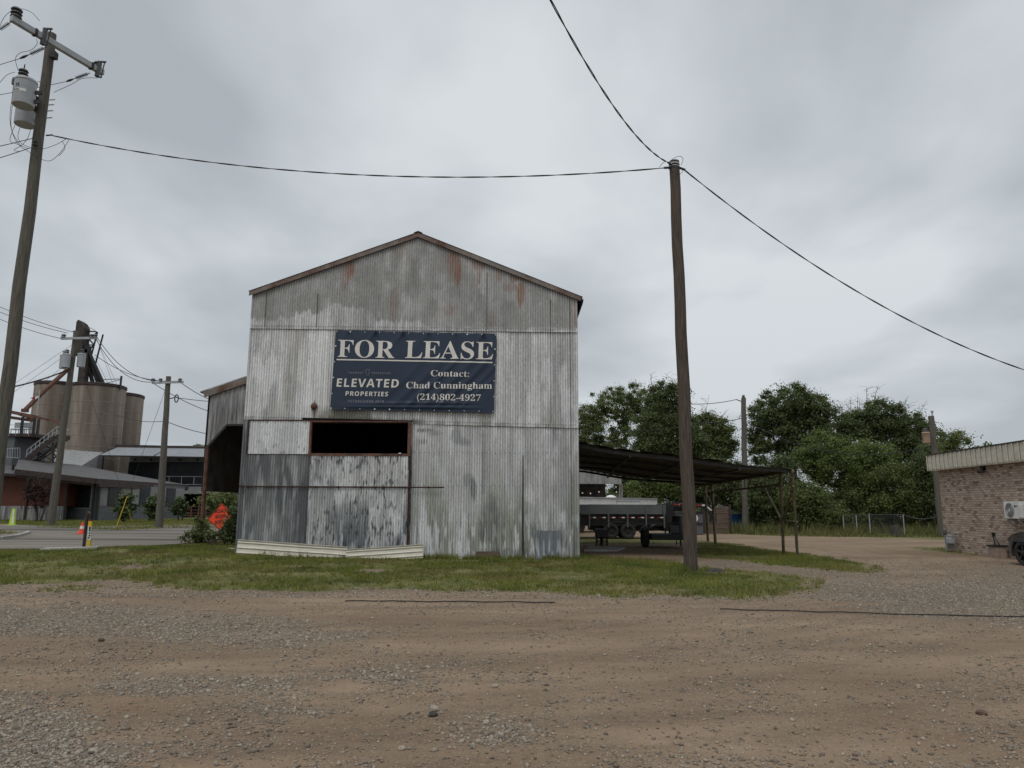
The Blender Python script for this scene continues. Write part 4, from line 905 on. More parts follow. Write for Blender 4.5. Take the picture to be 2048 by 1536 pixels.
# near right pole
PX = 16.9
tr = at_y(1348, 323, PX); br = at_y(1383, 1146, PX)
RP, b1, t1 = pole('utility_pole', (br.x, PX, 0), tr, .158, .125, M_POLE2, 'bare brown wooden pole standing in the lawn to the right of the barn')
q = MB(); q.tube([t1+Vector((0, 0, -.06)), t1+Vector((0, 0, -.10))], .135, 18); q.tube([t1+Vector((0, 0, -.14)), t1+Vector((0, 0, -.16))], .132, 18); q.build_each('guy_band', M_GALV, RP)
cA = at_y(1338, 335, PX-.05); cB = at_y(1336, 325, PX-.15); cC = at_y(1364, 336, PX-.05)
q = MB(); q.tube([cA+Vector((.06, 0, 0)), cA+Vector((-.12, 0, -.01))], .03, 8); q.tube([cC+Vector((-.1, 0, .02)), cC+Vector((.08, 0, -.05))], .03, 8); q.tube([cB+Vector((.08, .05, -.03)), cB], .025, 8); q.build_each('dead_end_clamp', M_DARKSTEEL, RP)
def rloop(pxs):
    q = MB(); P = [at_y(px, py, PX-.17) for px, py in pxs]; out = []
    for i in range(len(P)-1): p0 = P[max(i-1, 0)]; p3 = P[min(i+2, len(P)-1)]; p1, p2 = P[i], P[i+1]; out += bez(p1, p1+(p2-p0)/6, p2-(p3-p1)/6, p2, 6)[:-1]
    q.tube(out+[P[-1]], .006, 5); q.build('jumper_wire', M_WIRE, RP)
rloop([(1340, 322), (1352, 314), (1362, 313), (1366, 320), (1362, 330)]); rloop([(1334, 336), (1344, 342), (1356, 349), (1364, 345), (1366, 338)]); rloop([(1341, 323), (1347, 319), (1353, 321)]); rloop([(1318, 335), (1328, 324), (1338, 324)]); rloop([(1342, 330), (1352, 336), (1360, 333)])
la = at_y(104, 271, PY-.15)
cable('twisted black cable strung between the left pole and the right pole above the barn', sag(la, cA, .66, 40), .0095)
cable('twisted black cable rising from the right pole towards the top edge of the photo', sag(cB, at_y(1052, -95, 8.2), .50, 40), .009)
cable('twisted black cable sloping down from the right pole over the trees to the brick building', sag(cC, at_y(2160, 772, 19.5), .80, 40), .0095)

# far poles
def farpole(pb, pt, r0, r1, lab):
    b_ = G(*pb); t_ = at_y(pt[0], pt[1], b_.y); return pole('utility_pole', b_, t_, r0, r1, M_POLE, lab)
FP, fb, ft = farpole((101, 1052), (152.5, 662), .27, .17, 'wooden pole in front of the concrete silos with three small transformers')
za = at_y(150, 676, fb.y).z; a0 = at_y(122, 677, fb.y-.3); a1 = at_y(193, 676, fb.y-.3)
q = MB(); q.beam(a0, a1, .14, .16); q.build('crossarm', M_GALV, FP)
for px in (127, 190, 183): q = MB(); bell(q, at_y(px, 675, fb.y-.3), 2.4, 2); q.build('pin_insulator', M_PORC, FP)
for (px, py, yy, lab) in ((131, 735, -.5, 'small grey transformer on the silo-side pole, nearest of the pair left of its shaft'), (126, 737, .5, 'small grey transformer half hidden behind another on the silo-side pole'), (161, 734, .2, 'small grey transformer on the right flank of the silo-side pole')):
    c_ = at_y(px, py, fb.y+yy); t = empty('pole_transformer', c_, lab, 'transformer', 'transformers on the silo-side pole')
    q = MB(); q.lathe(c_, [(.001, 0), (.27, 0), (.28, .9), (.3, .92), (.28, 1.0), (.001, 1.04)], 16); q.build('tank', M_GREYPAINT, t, smooth=True)
    q = MB(); bell(q, c_+Vector((0, 0, 1.0)), 2, 3); q.build('bushing', M_PORC, t)
TP, tb, tt = farpole((318, 1056), (337, 753), .25, .16, 'wooden pole with a white crossarm on the grass in front of the grey building')
a0 = at_y(304, 766, tb.y-.2); a1 = at_y(367, 764, tb.y-.2)
q = MB(); q.beam(a0, a1, .10, .13); q.build('crossarm', M_GALV, TP)
for px in (306, 321, 360): q = MB(); bell(q, at_y(px, 763, tb.y-.2), 2.0, 2); q.build('pin_insulator', M_PORC, TP)
q = MB(); p = at_y(340, 797, tb.y); q.beam(p, at_y(350, 795, tb.y), .06, .06); pc = at_y(353, 797, tb.y); q.tube([pc+Vector((.12*math.cos(a), 0, .26*math.sin(a))) for a in np.linspace(0, 6.3, 14)], .04, 5); q.build('cable_coil', M_DARKSTEEL, TP)
g0 = at_y(334, 770, tb.y)
ga = G(232, 1056); cable('guy wire with a yellow guard anchoring the crossarm pole', [g0, ga], .012, False, 'guy wire', None, 'guy_wire')
gl = (g0-ga); q = MB(); q.tube([ga+gl*.012, ga+gl*.215], .028, 8); tag(q.build('guy_guard', M_YELLOW), 'yellow plastic guard sleeve slanting on a guy wire by the small trees', 'guy guard')
gb_ = G(265, 1046); gt = at_y(170, 760, fb.y); cable('second guy wire coming down from the silo-side pole', [gt, gb_], .012, False, 'guy wire', None, 'guy_wire')
gl = gt-gb_; q = MB(); q.tube([gb_+gl*.01, gb_+gl*.13], .024, 8); tag(q.build('guy_guard', M_YELLOW), 'faded yellow guy guard leaning the other way behind a small tree', 'guy guard')
R1, r1b, r1t = farpole((1491, 1064), (1487, 796), .21, .15, 'slim wooden pole standing in the gap between the two tree groups')
q = MB(); bell(q, r1t+Vector((0, 0, .02)), 1.6, 2); q.beam(r1t+Vector((-.1, 0, -.25)), at_y(1473, 799, r1b.y), .05, .05); q.build('pin_insulator', M_PORC, R1)
R2, r2b, r2t = farpole((1885, 1074), (1862, 832), .21, .15, 'wooden pole beside the brick building with a rusty transformer')
q = MB(); q.tube([r2t+Vector((.06, 0, -.5)), r2t+Vector((.08, 0, .18))], .04, 6); bell(q, r2t+Vector((.08, 0, .18)), 1.2, 2); q.build('pole_top_pin', M_GALV, R2)
c_ = at_y(1853, 886, r2b.y-.3); t = empty('pole_transformer', c_, 'rusty orange-stained transformer on the pole beside the brick building', 'transformer')
M_RTANK = pm('rust_stained_enamel', (.30, .17, .10), (.40, .36, .32), 3, .6, c3=(.34, .15, .07), stretch=(1, 1, .5))
q = MB(); q.lathe(c_, [(.001, 0), (.19, 0), (.20, .52), (.215, .54), (.19, .6), (.001, .62)], 16); q.build('tank', M_RTANK, t, smooth=True)
q = MB(); bell(q, c_+Vector((0, 0, .64)), 1.6, 2); q.build('bushing', M_PORC, t)
y_ = fb.y
PL = 'distant power lines'
k = 0
for (p, q_, s, lab) in (((122, 677, y_), (-80, 600, y_), .3, 'distant wire reaching the silo-side pole crossarm from the left'), ((150, 665, y_), (-80, 575, y_), .3, 'highest distant wire crossing behind the near left pole'), ((135, 666, y_), (-80, 587, y_), .3, 'middle distant wire crossing behind the near left pole'),
                         ((192, 678, y_), (306, 764, tb.y), .9, 'distant wire from the silo-side pole to the crossarm pole'), ((190, 668, y_), (321, 762, tb.y), .9, 'distant wire drooping lower between the silo-side and crossarm poles'), ((190, 710, y_), (360, 762, tb.y), .6, 'distant wire meeting the far end of the white crossarm'),
                         ((360, 764, tb.y), (480, 812, tb.y+8), .4, 'upper distant wire running from the white crossarm to the lean-to'), ((306, 766, tb.y), (480, 838, tb.y+8), .4, 'lower distant wire running from the white crossarm to the lean-to'), ((352, 795, tb.y), (500, 803, tb.y+6), .15, 'short wire from the cable coil towards the lean-to'), ((333, 843, tb.y), (480, 872, tb.y+6), .3, 'communications wire low on the crossarm pole heading right'), ((333, 842, tb.y), (200, 812, tb.y+14), .5, 'communications wire low on the crossarm pole heading to the silos'),
                         ((1473, 799, r1b.y), (1380, 808, r1b.y), .1, 'thin wire reaching the top of the slim pole between the trees'), ((1487, 836, r1b.y), (1380, 848, r1b.y), .1, 'second thin wire lower on the slim pole between the trees'), ((1487, 840, r1b.y), (1862, 892, r2b.y), 1.2, 'long wire drooping across the trees between the slim pole and the rusty-transformer pole'), ((1380, 852, r1b.y), (1140, 862, r1b.y), .2, 'thin wire across the trees right behind the barn'),
                         ((140, 738, y_), (-60, 786, y_-8), .3, 'black service line dropping left from the silo-side pole')):
    cable(lab, sag(at_y(*p), at_y(*q_), s, 16), .022 if 'service' not in lab else .05, False, 'power line', PL, 'power_line')

# hoses on the ground
def ghose(label, pxs, r):
    P = [gp(G(*p), r*2.2) for p in pxs]; out = []
    for a_, b_ in zip(P, P[1:]):
        for i in range(8): x = a_.lerp(b_, i/8); out.append(gp(x, r*2.2+.004*math.sin(i)))
    q = MB(); q.tube(out+[P[-1]], r, 8); tag(q.build('ground_cable', M_RUBBER, None, loc=out[0], smooth=True), label, 'cable', 'black cables lying on the gravel')
ghose('shorter black cable lying on the gravel in front of the barn', [(690, 1205), (800, 1205.5), (900, 1206), (1000, 1207), (1110, 1208)], .009)
ghose('longer black cable running on the gravel to the right frame edge', [(1440, 1221), (1540, 1224), (1700, 1227), (1850, 1230), (2120, 1236)], .008)

MAST_TOP = at_y(2160, 772, 19.5)
# ---------------------------------------------------------------- trailers under and behind the canopy
def wheel(parent, c, r, w, axis, rimmat=None, name='wheel'):
    c = Vector(c); ax = 'Y' if axis == 'Y' else 'X'
    q = MB(); q.lathe(c, [(r*.62, -w/2), (r*.9, -w/2), (r, -w*.32), (r, w*.32), (r*.9, w/2), (r*.62, w/2), (r*.60, 0), (r*.62, -w/2)], 28, ax); ty = q.build(name, M_RUBBER, parent, smooth=True)
    q = MB(); q.lathe(c, [(.001, -w*.30), (r*.16, -w*.36), (r*.22, -w*.2), (r*.5, -w*.2), (r*.62, -w*.44), (r*.62, w*.4), (r*.3, w*.2), (.001, w*.2)], 24, ax)
    for i in range(8):
        an = i*math.pi/4; off = Vector((math.cos(an)*r*.36, 0, math.sin(an)*r*.36)) if ax == 'Y' else Vector((0, math.cos(an)*r*.36, math.sin(an)*r*.36))
        q.box(c+off+(Vector((0, -w*.22, 0)) if ax == 'Y' else Vector((-w*.22, 0, 0))), (r*.1,)*3)
    q.build('rim', rimmat or M_DARKSTEEL, ty)
    return ty
DY = 35.0; mpx = DY/FPX
def dp(px, py, y=DY): return at_y(px, py, y)
DT = empty('dump_trailer', (dp(1250, 1075).x, DY+1, 0), 'black gooseneck dump trailer with grey sideboards parked beyond the canopy', 'trailer')
xa, xb = dp(1163, 1030).x, dp(1330, 1030).x; z0, z1, z2 = dp(1250, 1052).z, dp(1250, 1028).z, dp(1250, 1009).z
q = MB(); q.box(((xa+xb)/2, DY+1.1, (z0+z1)/2), (xb-xa, 2.1, z1-z0)); q.box(((xa+xb)/2+.3, DY+1.1, z0-.1), (xb-xa-.3, .9, .25)); q.build('bed', M_BLACK, DT, bevel=.015)
ed = [dp(px, 1020).x for px in (1161, 1176, 1214, 1252, 1289, 1325, 1332)]
for a_, b_ in zip(ed[1:-1], ed[2:]): q = MB(); q.box(((a_+b_)/2, DY-.02, (z1+z2)/2), (b_-a_-.03, .05, z2-z1)); q.build('sideboard', M_GREYBOARD, DT)
q = MB(); q.box(((ed[0]+ed[1])/2, DY-.02, (z1+z2)/2-.03), (ed[1]-ed[0]-.03, .05, z2-z1)); q.box(((xa+xb)/2, DY+2.15, (z1+z2)/2), (xb-xa, .05, z2-z1)); q.build('rear_board', M_GREYBOARD, DT)
for x in ed[1:6]: q = MB(); q.box((x+.06, DY-.05, z1-.25), (.07, .06, .75)); q.build('stake', M_GREYBOARD, DT)
for i in range(8):
    px = 1183+i*19.2; p = dp(px, 1035); q = MB(); q.box((p.x, DY-.045, p.z), (.14, .03, .05)); a_ = q.build('reflector', M_RED, DT)
    q = MB(); q.box((p.x+.14, DY-.045, p.z), (.14, .03, .05)); q.build('white_strip', M_WHITE, a_)
for px in (1222, 1256): p = dp(px, 1061); wheel(DT, (p.x, DY+.05, .37), .37, .24, 'Y'); wheel(DT, (p.x, DY+2.1, .37), .37, .24, 'Y')
q = MB(); f0 = dp(1205, 1050); f1 = dp(1211, 1043); f2 = dp(1264, 1043); f3 = dp(1272, 1052); q.prism([f0, f1, f2, f3, f3+Vector((-.03, 0, -.05)), f2+Vector((-.02, 0, -.05)), f1+Vector((.02, 0, -.05)), f0+Vector((.03, 0, -.05))], (0, .28, 0)); q.build('fender', M_DARKSTEEL, DT)
q = MB(); q.box((dp(1338, 1015).x, DY+1, dp(1338, 1035).z), (.5, 1.6, 1.3)); q.build('headboard', M_BLACK, DT, bevel=.02)
gn = [dp(1345, 1009, DY+1), dp(1406, 1011, DY+1), dp(1425, 1026, DY+1), dp(1425, 1044, DY+1)]
q = MB()
for yy in (-.35, .35):
    for a_, b_ in zip(gn, gn[1:]): q.beam(a_+Vector((0, yy, 0)), b_+Vector((0, yy, 0)), .14, .22)
q.box(gn[3], (.16, .8, .12)); q.build('gooseneck', M_BLACK, DT)
for f in (.06, .25, .8): p = gn[0].lerp(gn[1], f); q = MB(); q.box(p+Vector((0, -.43, 0)), (.26, .02, .07)); a_ = q.build('reflector', M_RED, DT); q = MB(); q.box(p+Vector((.24, -.43, 0)), (.2, .02, .07)); q.build('white_strip', M_WHITE, a_)
p = gn[1].lerp(gn[2], .5); q = MB(); q.beam(p+Vector((-.15, -.43, .12)), p+Vector((.15, -.43, -.12)), .02, .06); q.build('white_strip', M_WHITE, DT)
q = MB(); q.box((gn[0].x+.1, DY+1, 1.0), (.14, 1.5, .14)); q.box((gn[0].x+.1, DY+.3, .6), (.12, .12, 1.0)); q.box((gn[0].x+.1, DY+.3, .05), (.3, .3, .06)); q.build('landing_jack', M_DARKSTEEL, DT)
q = MB(); q.box((xa-.06, DY+1, (z0+z1)/2), (.10, 2.0, z1-z0+.1)); 
for i in range(6): q.box((xa-.15, DY+.2+i*.3, z0+.5), (.06, .06, 1.1))
q.box((xa-.15, DY+1, z0), (.1, 2.0, .1)); q.build('tail_ramp', M_DARKSTEEL, DT)

SY2 = 28.0
UT = empty('axle_dolly', (at_y(1320, 1090, SY2).x, SY2, 0), 'low dark trailer frame with one wheel and a grey box, under the canopy', 'trailer')
up = lambda px, py, y=SY2: at_y(px, py, y)
wheel(UT, (up(1291, 1080).x, SY2+.1, .36), .36, .24, 'X')
q = MB(); q.box(((up(1298, 1070).x+up(1364, 1070).x)/2, SY2+.2, up(1300, 1073).z), (up(1364, 1070).x-up(1298, 1070).x, 1.5, .22)); q.beam(up(1285, 1060), up(1310, 1050, SY2), .5, .04); q.build('frame', M_BLACK, UT)
q = MB(); f = [up(1281, 1064), up(1284, 1056), up(1296, 1050), up(1308, 1052)]
for a_, b_ in zip(f, f[1:]): q.prism([a_, b_, b_+Vector((0, 0, -.04)), a_+Vector((0, 0, -.04))], (0, .3, 0))
q.build('fender', M_DARKSTEEL, UT)
q = MB(); c_ = up(1347, 1058); q.box(c_, (.34, .3, .32)); q.build('grey_box', M_GREYBOARD, UT, bevel=.03)
q = MB(); q.beam(up(1330, 1066), up(1336, 1046), .05, .05); q.beam(up(1336, 1046), up(1358, 1046), .05, .05); q.beam(up(1358, 1046), up(1362, 1092), .06, .06); q.beam(up(1352, 1066), up(1353, 1090), .03, .03); q.build('jack_leg', M_DARKSTEEL, UT)
q = MB(); q.lathe(up(1355, 1052, SY2+.4), [(.001, -.3), (.22, -.3), (.22, .35), (.20, .38), (.001, .38)], 16); q.build('drum', M_BLACK, UT, smooth=True)
JS = empty('trailer_stand', (up(1203, 1090).x, SY2, 0), 'dark steel trestle stand on the grass below the dump trailer tail', 'stand')
q = MB(); q.box((up(1203, 1065).x, SY2, up(1203, 1066).z), (.46, .4, .3)); q.build('head', M_BLACK, JS)
for px, dx in ((1194, -.03), (1213, .03)): q = MB(); q.beam(up(px, 1072), up(px, 1092)+Vector((dx, 0, 0)), .07, .07); q.build('leg', M_BLACK, JS)
q = MB(); q.beam(up(1194, 1082), up(1213, 1082), .05, .05); q.beam(up(1197, 1074), up(1211, 1090), .03, .03); q.beam(up(1211, 1074), up(1197, 1090), .03, .03); q.tube([up(1203, 1070), up(1203, 1092)], .05, 8); q.build('cross_brace', M_BLACK, JS)
q = MB(); s0 = [G(1168, 1104), G(1235, 1104), G(1250, 1098), G(1180, 1097)]; q.prism([gp(p, .01) for p in s0], (0, 0, .06)); tag(q.build('paving_slab', M_SLAB), 'flat grey slab in the grass near the barn corner under the canopy', 'slab')

WT = empty('white_trailer', (at_y(1230, 1000, 44).x, 44, 0), 'long white enclosed trailer behind the dump trailer', 'trailer')
wa = at_y(1080, 970, 40); wb = at_y(1315, 1003, 48)
q = MB(); A = Vector((wa.x, 41, .6)); B = Vector((wb.x, 48, .6)); zt = at_y(1315, 1003, 48).z; zt0 = at_y(1158, 989, 43).z
dv = (B-A).normalized(); nv_ = Vector((-dv.y, dv.x, 0))*2.3
zt = (zt+zt0)/2
q.prism([A, B, B+nv_, A+nv_], (0, 0, zt-.6)); q.build('body', M_WHITE, WT, bevel=.03)
q = MB(); q.beam(Vector((A.x, A.y-.03, zt)), Vector((B.x, B.y-.03, zt)), .08, .08); q.build('roof_rail', M_GALV, WT)
pw = lambda f, z: A.lerp(B, f)+Vector((-nv_.x*.01, -nv_.y*.01, z-.6))
q = MB(); q.prism([pw(.62, .9), pw(.82, .9), pw(.82, zt-.2), pw(.62, zt-.2)], -nv_*.01); dr = q.build('door', M_WHITE, WT); q = MB(); q.beam(pw(.615, zt-.18)-nv_*.012, pw(.825, zt-.18)-nv_*.012, .04, .03); q.build('door_trim', M_GALV, dr)
for f in (.3, .45): c_ = A.lerp(B, f); wheel(WT, (c_.x, c_.y+.1, .36), .36, .22, 'Y')
q = MB(); c_ = at_y(1224, 993, 46); q.lathe((c_.x, 46.5, zt-.1), [(.40, 0), (.36, .16), (.2, .28), (.001, .32)], 16); tag(q.build('dish_dome', M_WHITE, None, smooth=True), 'white round dome showing above the white enclosed trailer roof', 'dome')
BB = empty('tin_outbuilding', (at_y(1200, 960, 62).x, 62, 0), 'pale tin building with an open dark front seen under the canopy', 'building')
ba = at_y(1100, 944, 62); bb = at_y(1243, 944, 62); zl = at_y(1243, 968, 62).z; zh = at_y(1200, 938, 62).z; ze = at_y(1243, 952, 62).z
q = MB(); q.prism([(ba.x, 62, zl), (bb.x, 62, zl), (bb.x, 62, ze), (at_y(1228, 944, 62).x, 62, zh), (ba.x, 62, zh+1)], (0, .1, 0)); q.build('front_sheeting', M_TIN, BB)
q = MB(); q.prism([(bb.x+.2, 61.9, ze+.05), (at_y(1226, 944, 62).x, 61.9, zh+.2), (ba.x, 61.9, zh+1.2), (ba.x, 61.9, zh+1.3), (at_y(1226, 944, 62).x, 61.9, zh+.3), (bb.x+.2, 61.9, ze+.15)], (0, 12, 0)); q.build('roof', M_DARKSTEEL, BB)
q = MB(); q.box(((ba.x+bb.x)/2, 73, 2.5), (bb.x-ba.x, .2, 5)); q.box((ba.x, 67, 2.5), (.2, 11, 5)); q.build('back_wall', M_TAR, BB)
for px in (1240, 1244): q = MB(); q.box((at_y(px, 990, 62).x, 62.05, zl/2), (.14, .14, zl)); q.build('post', M_TIN2, BB)
M_BULB = pm('white_bulb', (.75, .74, .70), (.85, .84, .80), 2, .3)
SLT = empty('string_lights', at_y(1200, 975, 61.5), 'string of small white bulbs hung under the tin building roof', 'string lights')
sp = [at_y(1232, 973, 61.5), at_y(1215, 979, 61.5), at_y(1198, 983, 61.5), at_y(1181, 986, 61.5), at_y(1165, 985, 61.5), at_y(1140, 980, 61.5)]
q = MB(); q.tube(sp, .012, 5); q.build('wire', M_WIRE, SLT)
for p in sp[:5]+[at_y(1233, 983, 61.5)]: q = MB(); q.lathe(p+Vector((0, 0, -.12)), [(.001, 0), (.06, .04), (.06, .09), (.02, .14)], 8); q.build('bulb', M_BULB, SLT)
MS = empty('mono_shed', (at_y(1340, 1040, 52).x, 52, 0), 'small shed with a sloping white ribbed roof behind the dump trailer', 'shed')
r0, r1_, r2_, r3_ = at_y(1310, 996, 55), at_y(1368, 997, 55), at_y(1382, 1005, 51), at_y(1326, 1004.5, 51)
V = []; n = 60
for i in range(n):
    t = i/(n-1); o_ = Vector((0, 0, .03*math.cos(t*2*math.pi*9))); V += [r3_.lerp(r2_, t)+o_, r0.lerp(r1_, t)+o_]
i = np.arange(n-1)*2; npmesh('roof', np.array(V), np.stack([i, i+2, i+3, i+1], 1), M_WHITE, MS, smooth=True)
q = MB(); q.box(((r3_.x+r2_.x)/2, 53.2, r3_.z/2-.1), (r2_.x-r3_.x-.3, 3.2, r3_.z-.2)); q.build('wall', M_DARKSTEEL, MS)
DB = empty('dumpster', (at_y(1398, 1040, 41).x, 41, 0), 'dark grey steel bin beside the board fence behind the bare pole', 'bin')
q = MB(); da, db = at_y(1368, 1066, 41), at_y(1407, 1066, 41); zt = at_y(1400, 1026, 41).z; q.box(((da.x+db.x)/2, 42, zt/2), (db.x-da.x, 2, zt)); q.build('bin_body', M_GREYBOARD, DB, bevel=.04)
q = MB(); q.box(((da.x+db.x)/2, 40.95, zt*.52), (db.x-da.x+.02, .04, .06)); q.box(((da.x+db.x)/2, 42, zt+.04), (db.x-da.x+.1, 2.1, .08)); q.build('lid', M_BLACK, DB)
q = MB(); q.lathe(at_y(1388, 1037, 40.9), [(.15, .0), (.19, -.015), (.23, .0)], 18, 'Y'); q.build('round_badge', M_WHITE, DB)
FN = empty('board_fence', (at_y(1440, 1063, 43).x, 43, 0), 'short dark wooden fence of horizontal boards beside the grass verge', 'fence')
fa, fb2 = at_y(1408, 1060, 43), at_y(1461, 1060, 43); zt = at_y(1440, 1012, 43).z
for i in range(11):
    q = MB(); hh = zt/11; q.box(((fa.x+fb2.x)/2, 43+.02*(i % 2), hh*(i+.5)), (fb2.x-fa.x, .04, hh-.015)); q.build('board', M_FENCEWOOD, FN)
for x in (fa.x, fb2.x): q = MB(); q.box((x, 42.95, zt/2+.05), (.1, .1, zt+.12)); q.build('post', M_BROWNTRIM, FN)
BT = empty('portable_toilet', (at_y(1474, 1030, 50).x, 50, 0), 'blue and white cabin half hidden in the bushes right of the board fence', 'cabin')
ba, bb = at_y(1464, 1030, 50), at_y(1483, 1030, 50); zz = at_y(1474, 1028, 50).z
q = MB(); q.box(((ba.x+bb.x)/2, 50.5, zz/2), (bb.x-ba.x+.3, 1.1, zz)); q.build('body', M_BLUE, BT, bevel=.05)
q = MB(); x_ = (ba.x+bb.x)/2; w_ = (bb.x-ba.x+.3)/2; q.prism([(x_-w_-.03, 49.9, zz), (x_+w_+.03, 49.9, zz), (x_+w_*.6, 49.9, zz+.3), (x_-w_*.6, 49.9, zz+.3)], (0, 1.2, 0)); q.build('roof', M_WHITE, BT)

# ---------------------------------------------------------------- chain link fence, stump
CF = empty('chain_link_fence', (at_y(1760, 1060, 41).x, 41, 0), 'sagging chain-link fence on thin steel posts in front of the dark bushes', 'fence')
fpx = [(1686, 1031, 1063, 44.), (1712, 1030, 1065, 43.), (1738, 1029, 1068, 42.), (1806, 1029, 1066, 42.), (1879, 1031, 1070, 41.)]
tops = [];
for (px, yt, yb, Yf) in fpx:
    a_ = at_y(px, yt, Yf); q = MB(); q.tube([(a_.x, Yf, -.1), a_], .026, 8); q.build('post', M_GREYPAINT, CF); tops.append(a_)
q = MB()
for i, (a_, b_) in enumerate(zip(tops, tops[1:])):
    pts = sag(a_, b_, .0 if i < 3 else .22, 10); q.tube(pts, .015, 6)
q.build('top_rail', M_GREYBOARD, CF)
m, nt, b = newmat('chain_link'); N = nt.nodes.new; L = nt.links.new
b.inputs['Base Color'].default_value = (.07, .075, .075, 1); b.inputs['Roughness'].default_value = .5
q = MB()
for i, (a_, b_) in enumerate(zip(tops[:3], tops[1:4])):
    Ln = math.hypot(b_.x-a_.x, b_.y-a_.y); dv = Vector((b_.x-a_.x, b_.y-a_.y, 0)).normalized(); zt = min(a_.z, b_.z)-.03; k = int(Ln/.09)
    for j in range(-int(zt/.09), k):
        for sg in (0, 1):
            u0, u1 = j*.09, j*.09+zt; w0, w1 = .02, zt
            if u0 < 0: w0 += -u0; u0 = 0
            if u1 > Ln: w1 -= u1-Ln; u1 = Ln
            if w1-w0 < .05: continue
            g = Vector((a_.x, a_.y, 0)); p, r_ = g+dv*u0+Vector((0, 0, w0)), g+dv*u1+Vector((0, 0, w1))
            if sg: p, r_ = g+dv*(Ln-u0)+Vector((0, 0, w0)), g+dv*(Ln-u1)+Vector((0, 0, w1))
            nrm = Vector((0, 0, .004)); q.add([p-nrm, r_-nrm, r_+nrm, p+nrm], [(0, 1, 2, 3)])
q.build('wire_mesh', m, CF)
q = MB(); c_ = at_y(1791, 1066, 40.5); q.lathe((c_.x, 40.5, 0), [(.34, -.1), (.27, .15), (.24, .5), (.22, .55), (.1, .57), (.001, .55)], 14)
tag(q.build('tree_stump', M_BARK, None, smooth=True), 'rounded brown tree stump in the tall grass at the chain-link fence', 'stump')
q = MB(); c_ = gp(G(1432, 1147)); q.lathe(c_, [(.26, -.02), (.18, .05), (.08, .08), (.001, .085)], 14); tag(q.build('dirt_mound', M_BARK, None, smooth=True), 'small dark dirt mound in the lawn right of the bare pole', 'mound')
# ---------------------------------------------------------------- brick building on the right
WA = Vector((15.55, 26.2, 0)); wdir = Vector((-.094, -1, 0)).normalized()          # wall runs towards the camera
wn = Vector((-1, .094, 0)).normalized()
WA = at_plane(1891, 1097, WA, wn); WA.z = 0
WL = 20.0
def onwall(px, py, off=0): return at_plane(px, py, WA+wn*off, wn)
zF0 = onwall(1876, 941).z; zF1 = onwall(1864, 910, .25).z
BK = empty('brick_building', WA, 'low tan brick building with a cream metal fascia at the right edge', 'building')
m, nt, b = newmat('mottled_tan_brick'); N = nt.nodes.new; L = nt.links.new
tc = nd('ShaderNodeTexCoord'); sx = nd('ShaderNodeSeparateXYZ'); L(tc.outputs['Object'], sx.inputs[0])
cb = nd('ShaderNodeCombineXYZ'); L(mth('SUBTRACT', sx.outputs[0], sx.outputs[1]), cb.inputs[0]); L(sx.outputs[2], cb.inputs[1])
bt_ = nd('ShaderNodeTexBrick', Scale=1.0); bt_.inputs['Brick Width'].default_value = .185; bt_.inputs['Row Height'].default_value = .0745; bt_.inputs['Mortar Size'].default_value = .0075; bt_.inputs['Mortar Smooth'].default_value = .2; bt_.inputs['Bias'].default_value = 0
bt_.inputs['Color1'].default_value = (0, 0, 0, 1); bt_.inputs['Color2'].default_value = (1, 1, 1, 1); bt_.inputs['Mortar'].default_value = (.5, .5, .5, 1)
L(cb.outputs[0], bt_.inputs['Vector'])
cr = nd('ShaderNodeValToRGB'); el = cr.color_ramp.elements; el[0].position = .0; el[0].color = (.19, .125, .10, 1); el[1].position = 1; el[1].color = (.54, .46, .38, 1)
for p_, c_ in ((.10, (.27, .185, .145, 1)), (.28, (.40, .305, .24, 1)), (.72, (.46, .365, .295, 1))): e = el.new(p_); e.color = c_
L(bt_.outputs['Color'], cr.inputs['Fac'])
n1 = nd('ShaderNodeTexNoise', Scale=3.0, Detail=4.0); L(cb.outputs[0], n1.inputs['Vector']); n2 = nd('ShaderNodeTexNoise', Scale=30.0, Detail=4.0); L(cb.outputs[0], n2.inputs['Vector'])
colr = mixc(rmp(n1.outputs['Fac'], .55, .8, 0., .4), cr.outputs['Color'], (.24, .155, .115)); colr = mixc(rmp(n2.outputs['Fac'], .55, .75, 0., .6), colr, (.46, .40, .34))
colr = mixc(mth('MULTIPLY', bt_.outputs['Fac'], .95), colr, (.17, .135, .108))
L(colr, b.inputs['Base Color']); b.inputs['Roughness'].default_value = .9
bp = nd('ShaderNodeBump', Strength=.6, Distance=.008); bp.invert = True; L(bt_.outputs['Fac'], bp.inputs['Height']); L(bp.outputs['Normal'], b.inputs['Normal'])
M_BRICK = m
WB = WA+wdir*WL; back = -wn*9
q = MB(); q.prism([WA, WB, WB+back, WA+back], (0, 0, zF0+.3)); q.build('brick_wall', M_BRICK, BK)
q = MB(); O = wn*.22
fa = WA+O-wdir*.28; fb_ = WB+O
q.prism([fa, fb_, fb_+back-2*O, fa+back-2*O], (0, 0, .05)); q.v = [(v[0], v[1], v[2]+zF0-.01) for v in q.v]; q.build('soffit', M_CREAM, BK)
ribs = []; nr = int((WL+.28)/.30)
q = MB(); zt_ = zF1
q.prism([fa+Vector((0, 0, zF0)), fb_+Vector((0, 0, zF0)), fb_+Vector((0, 0, zt_)), fa+Vector((0, 0, zt_))], -wn*.03)
q.prism([fa+Vector((0, 0, zF0)), fa+back-2*O+Vector((0, 0, zF0)), fa+back-2*O+Vector((0, 0, zt_)), fa+Vector((0, 0, zt_))], wdir*.03)
for i in range(nr+1):
    p = fa+wdir*(i*.30); q.box(p+wn*.012+Vector((0, 0, (zF0+zt_)/2)), (.03, .04, zt_-zF0), rz=0)
q.build('fascia', M_CREAM, BK)
q = MB()
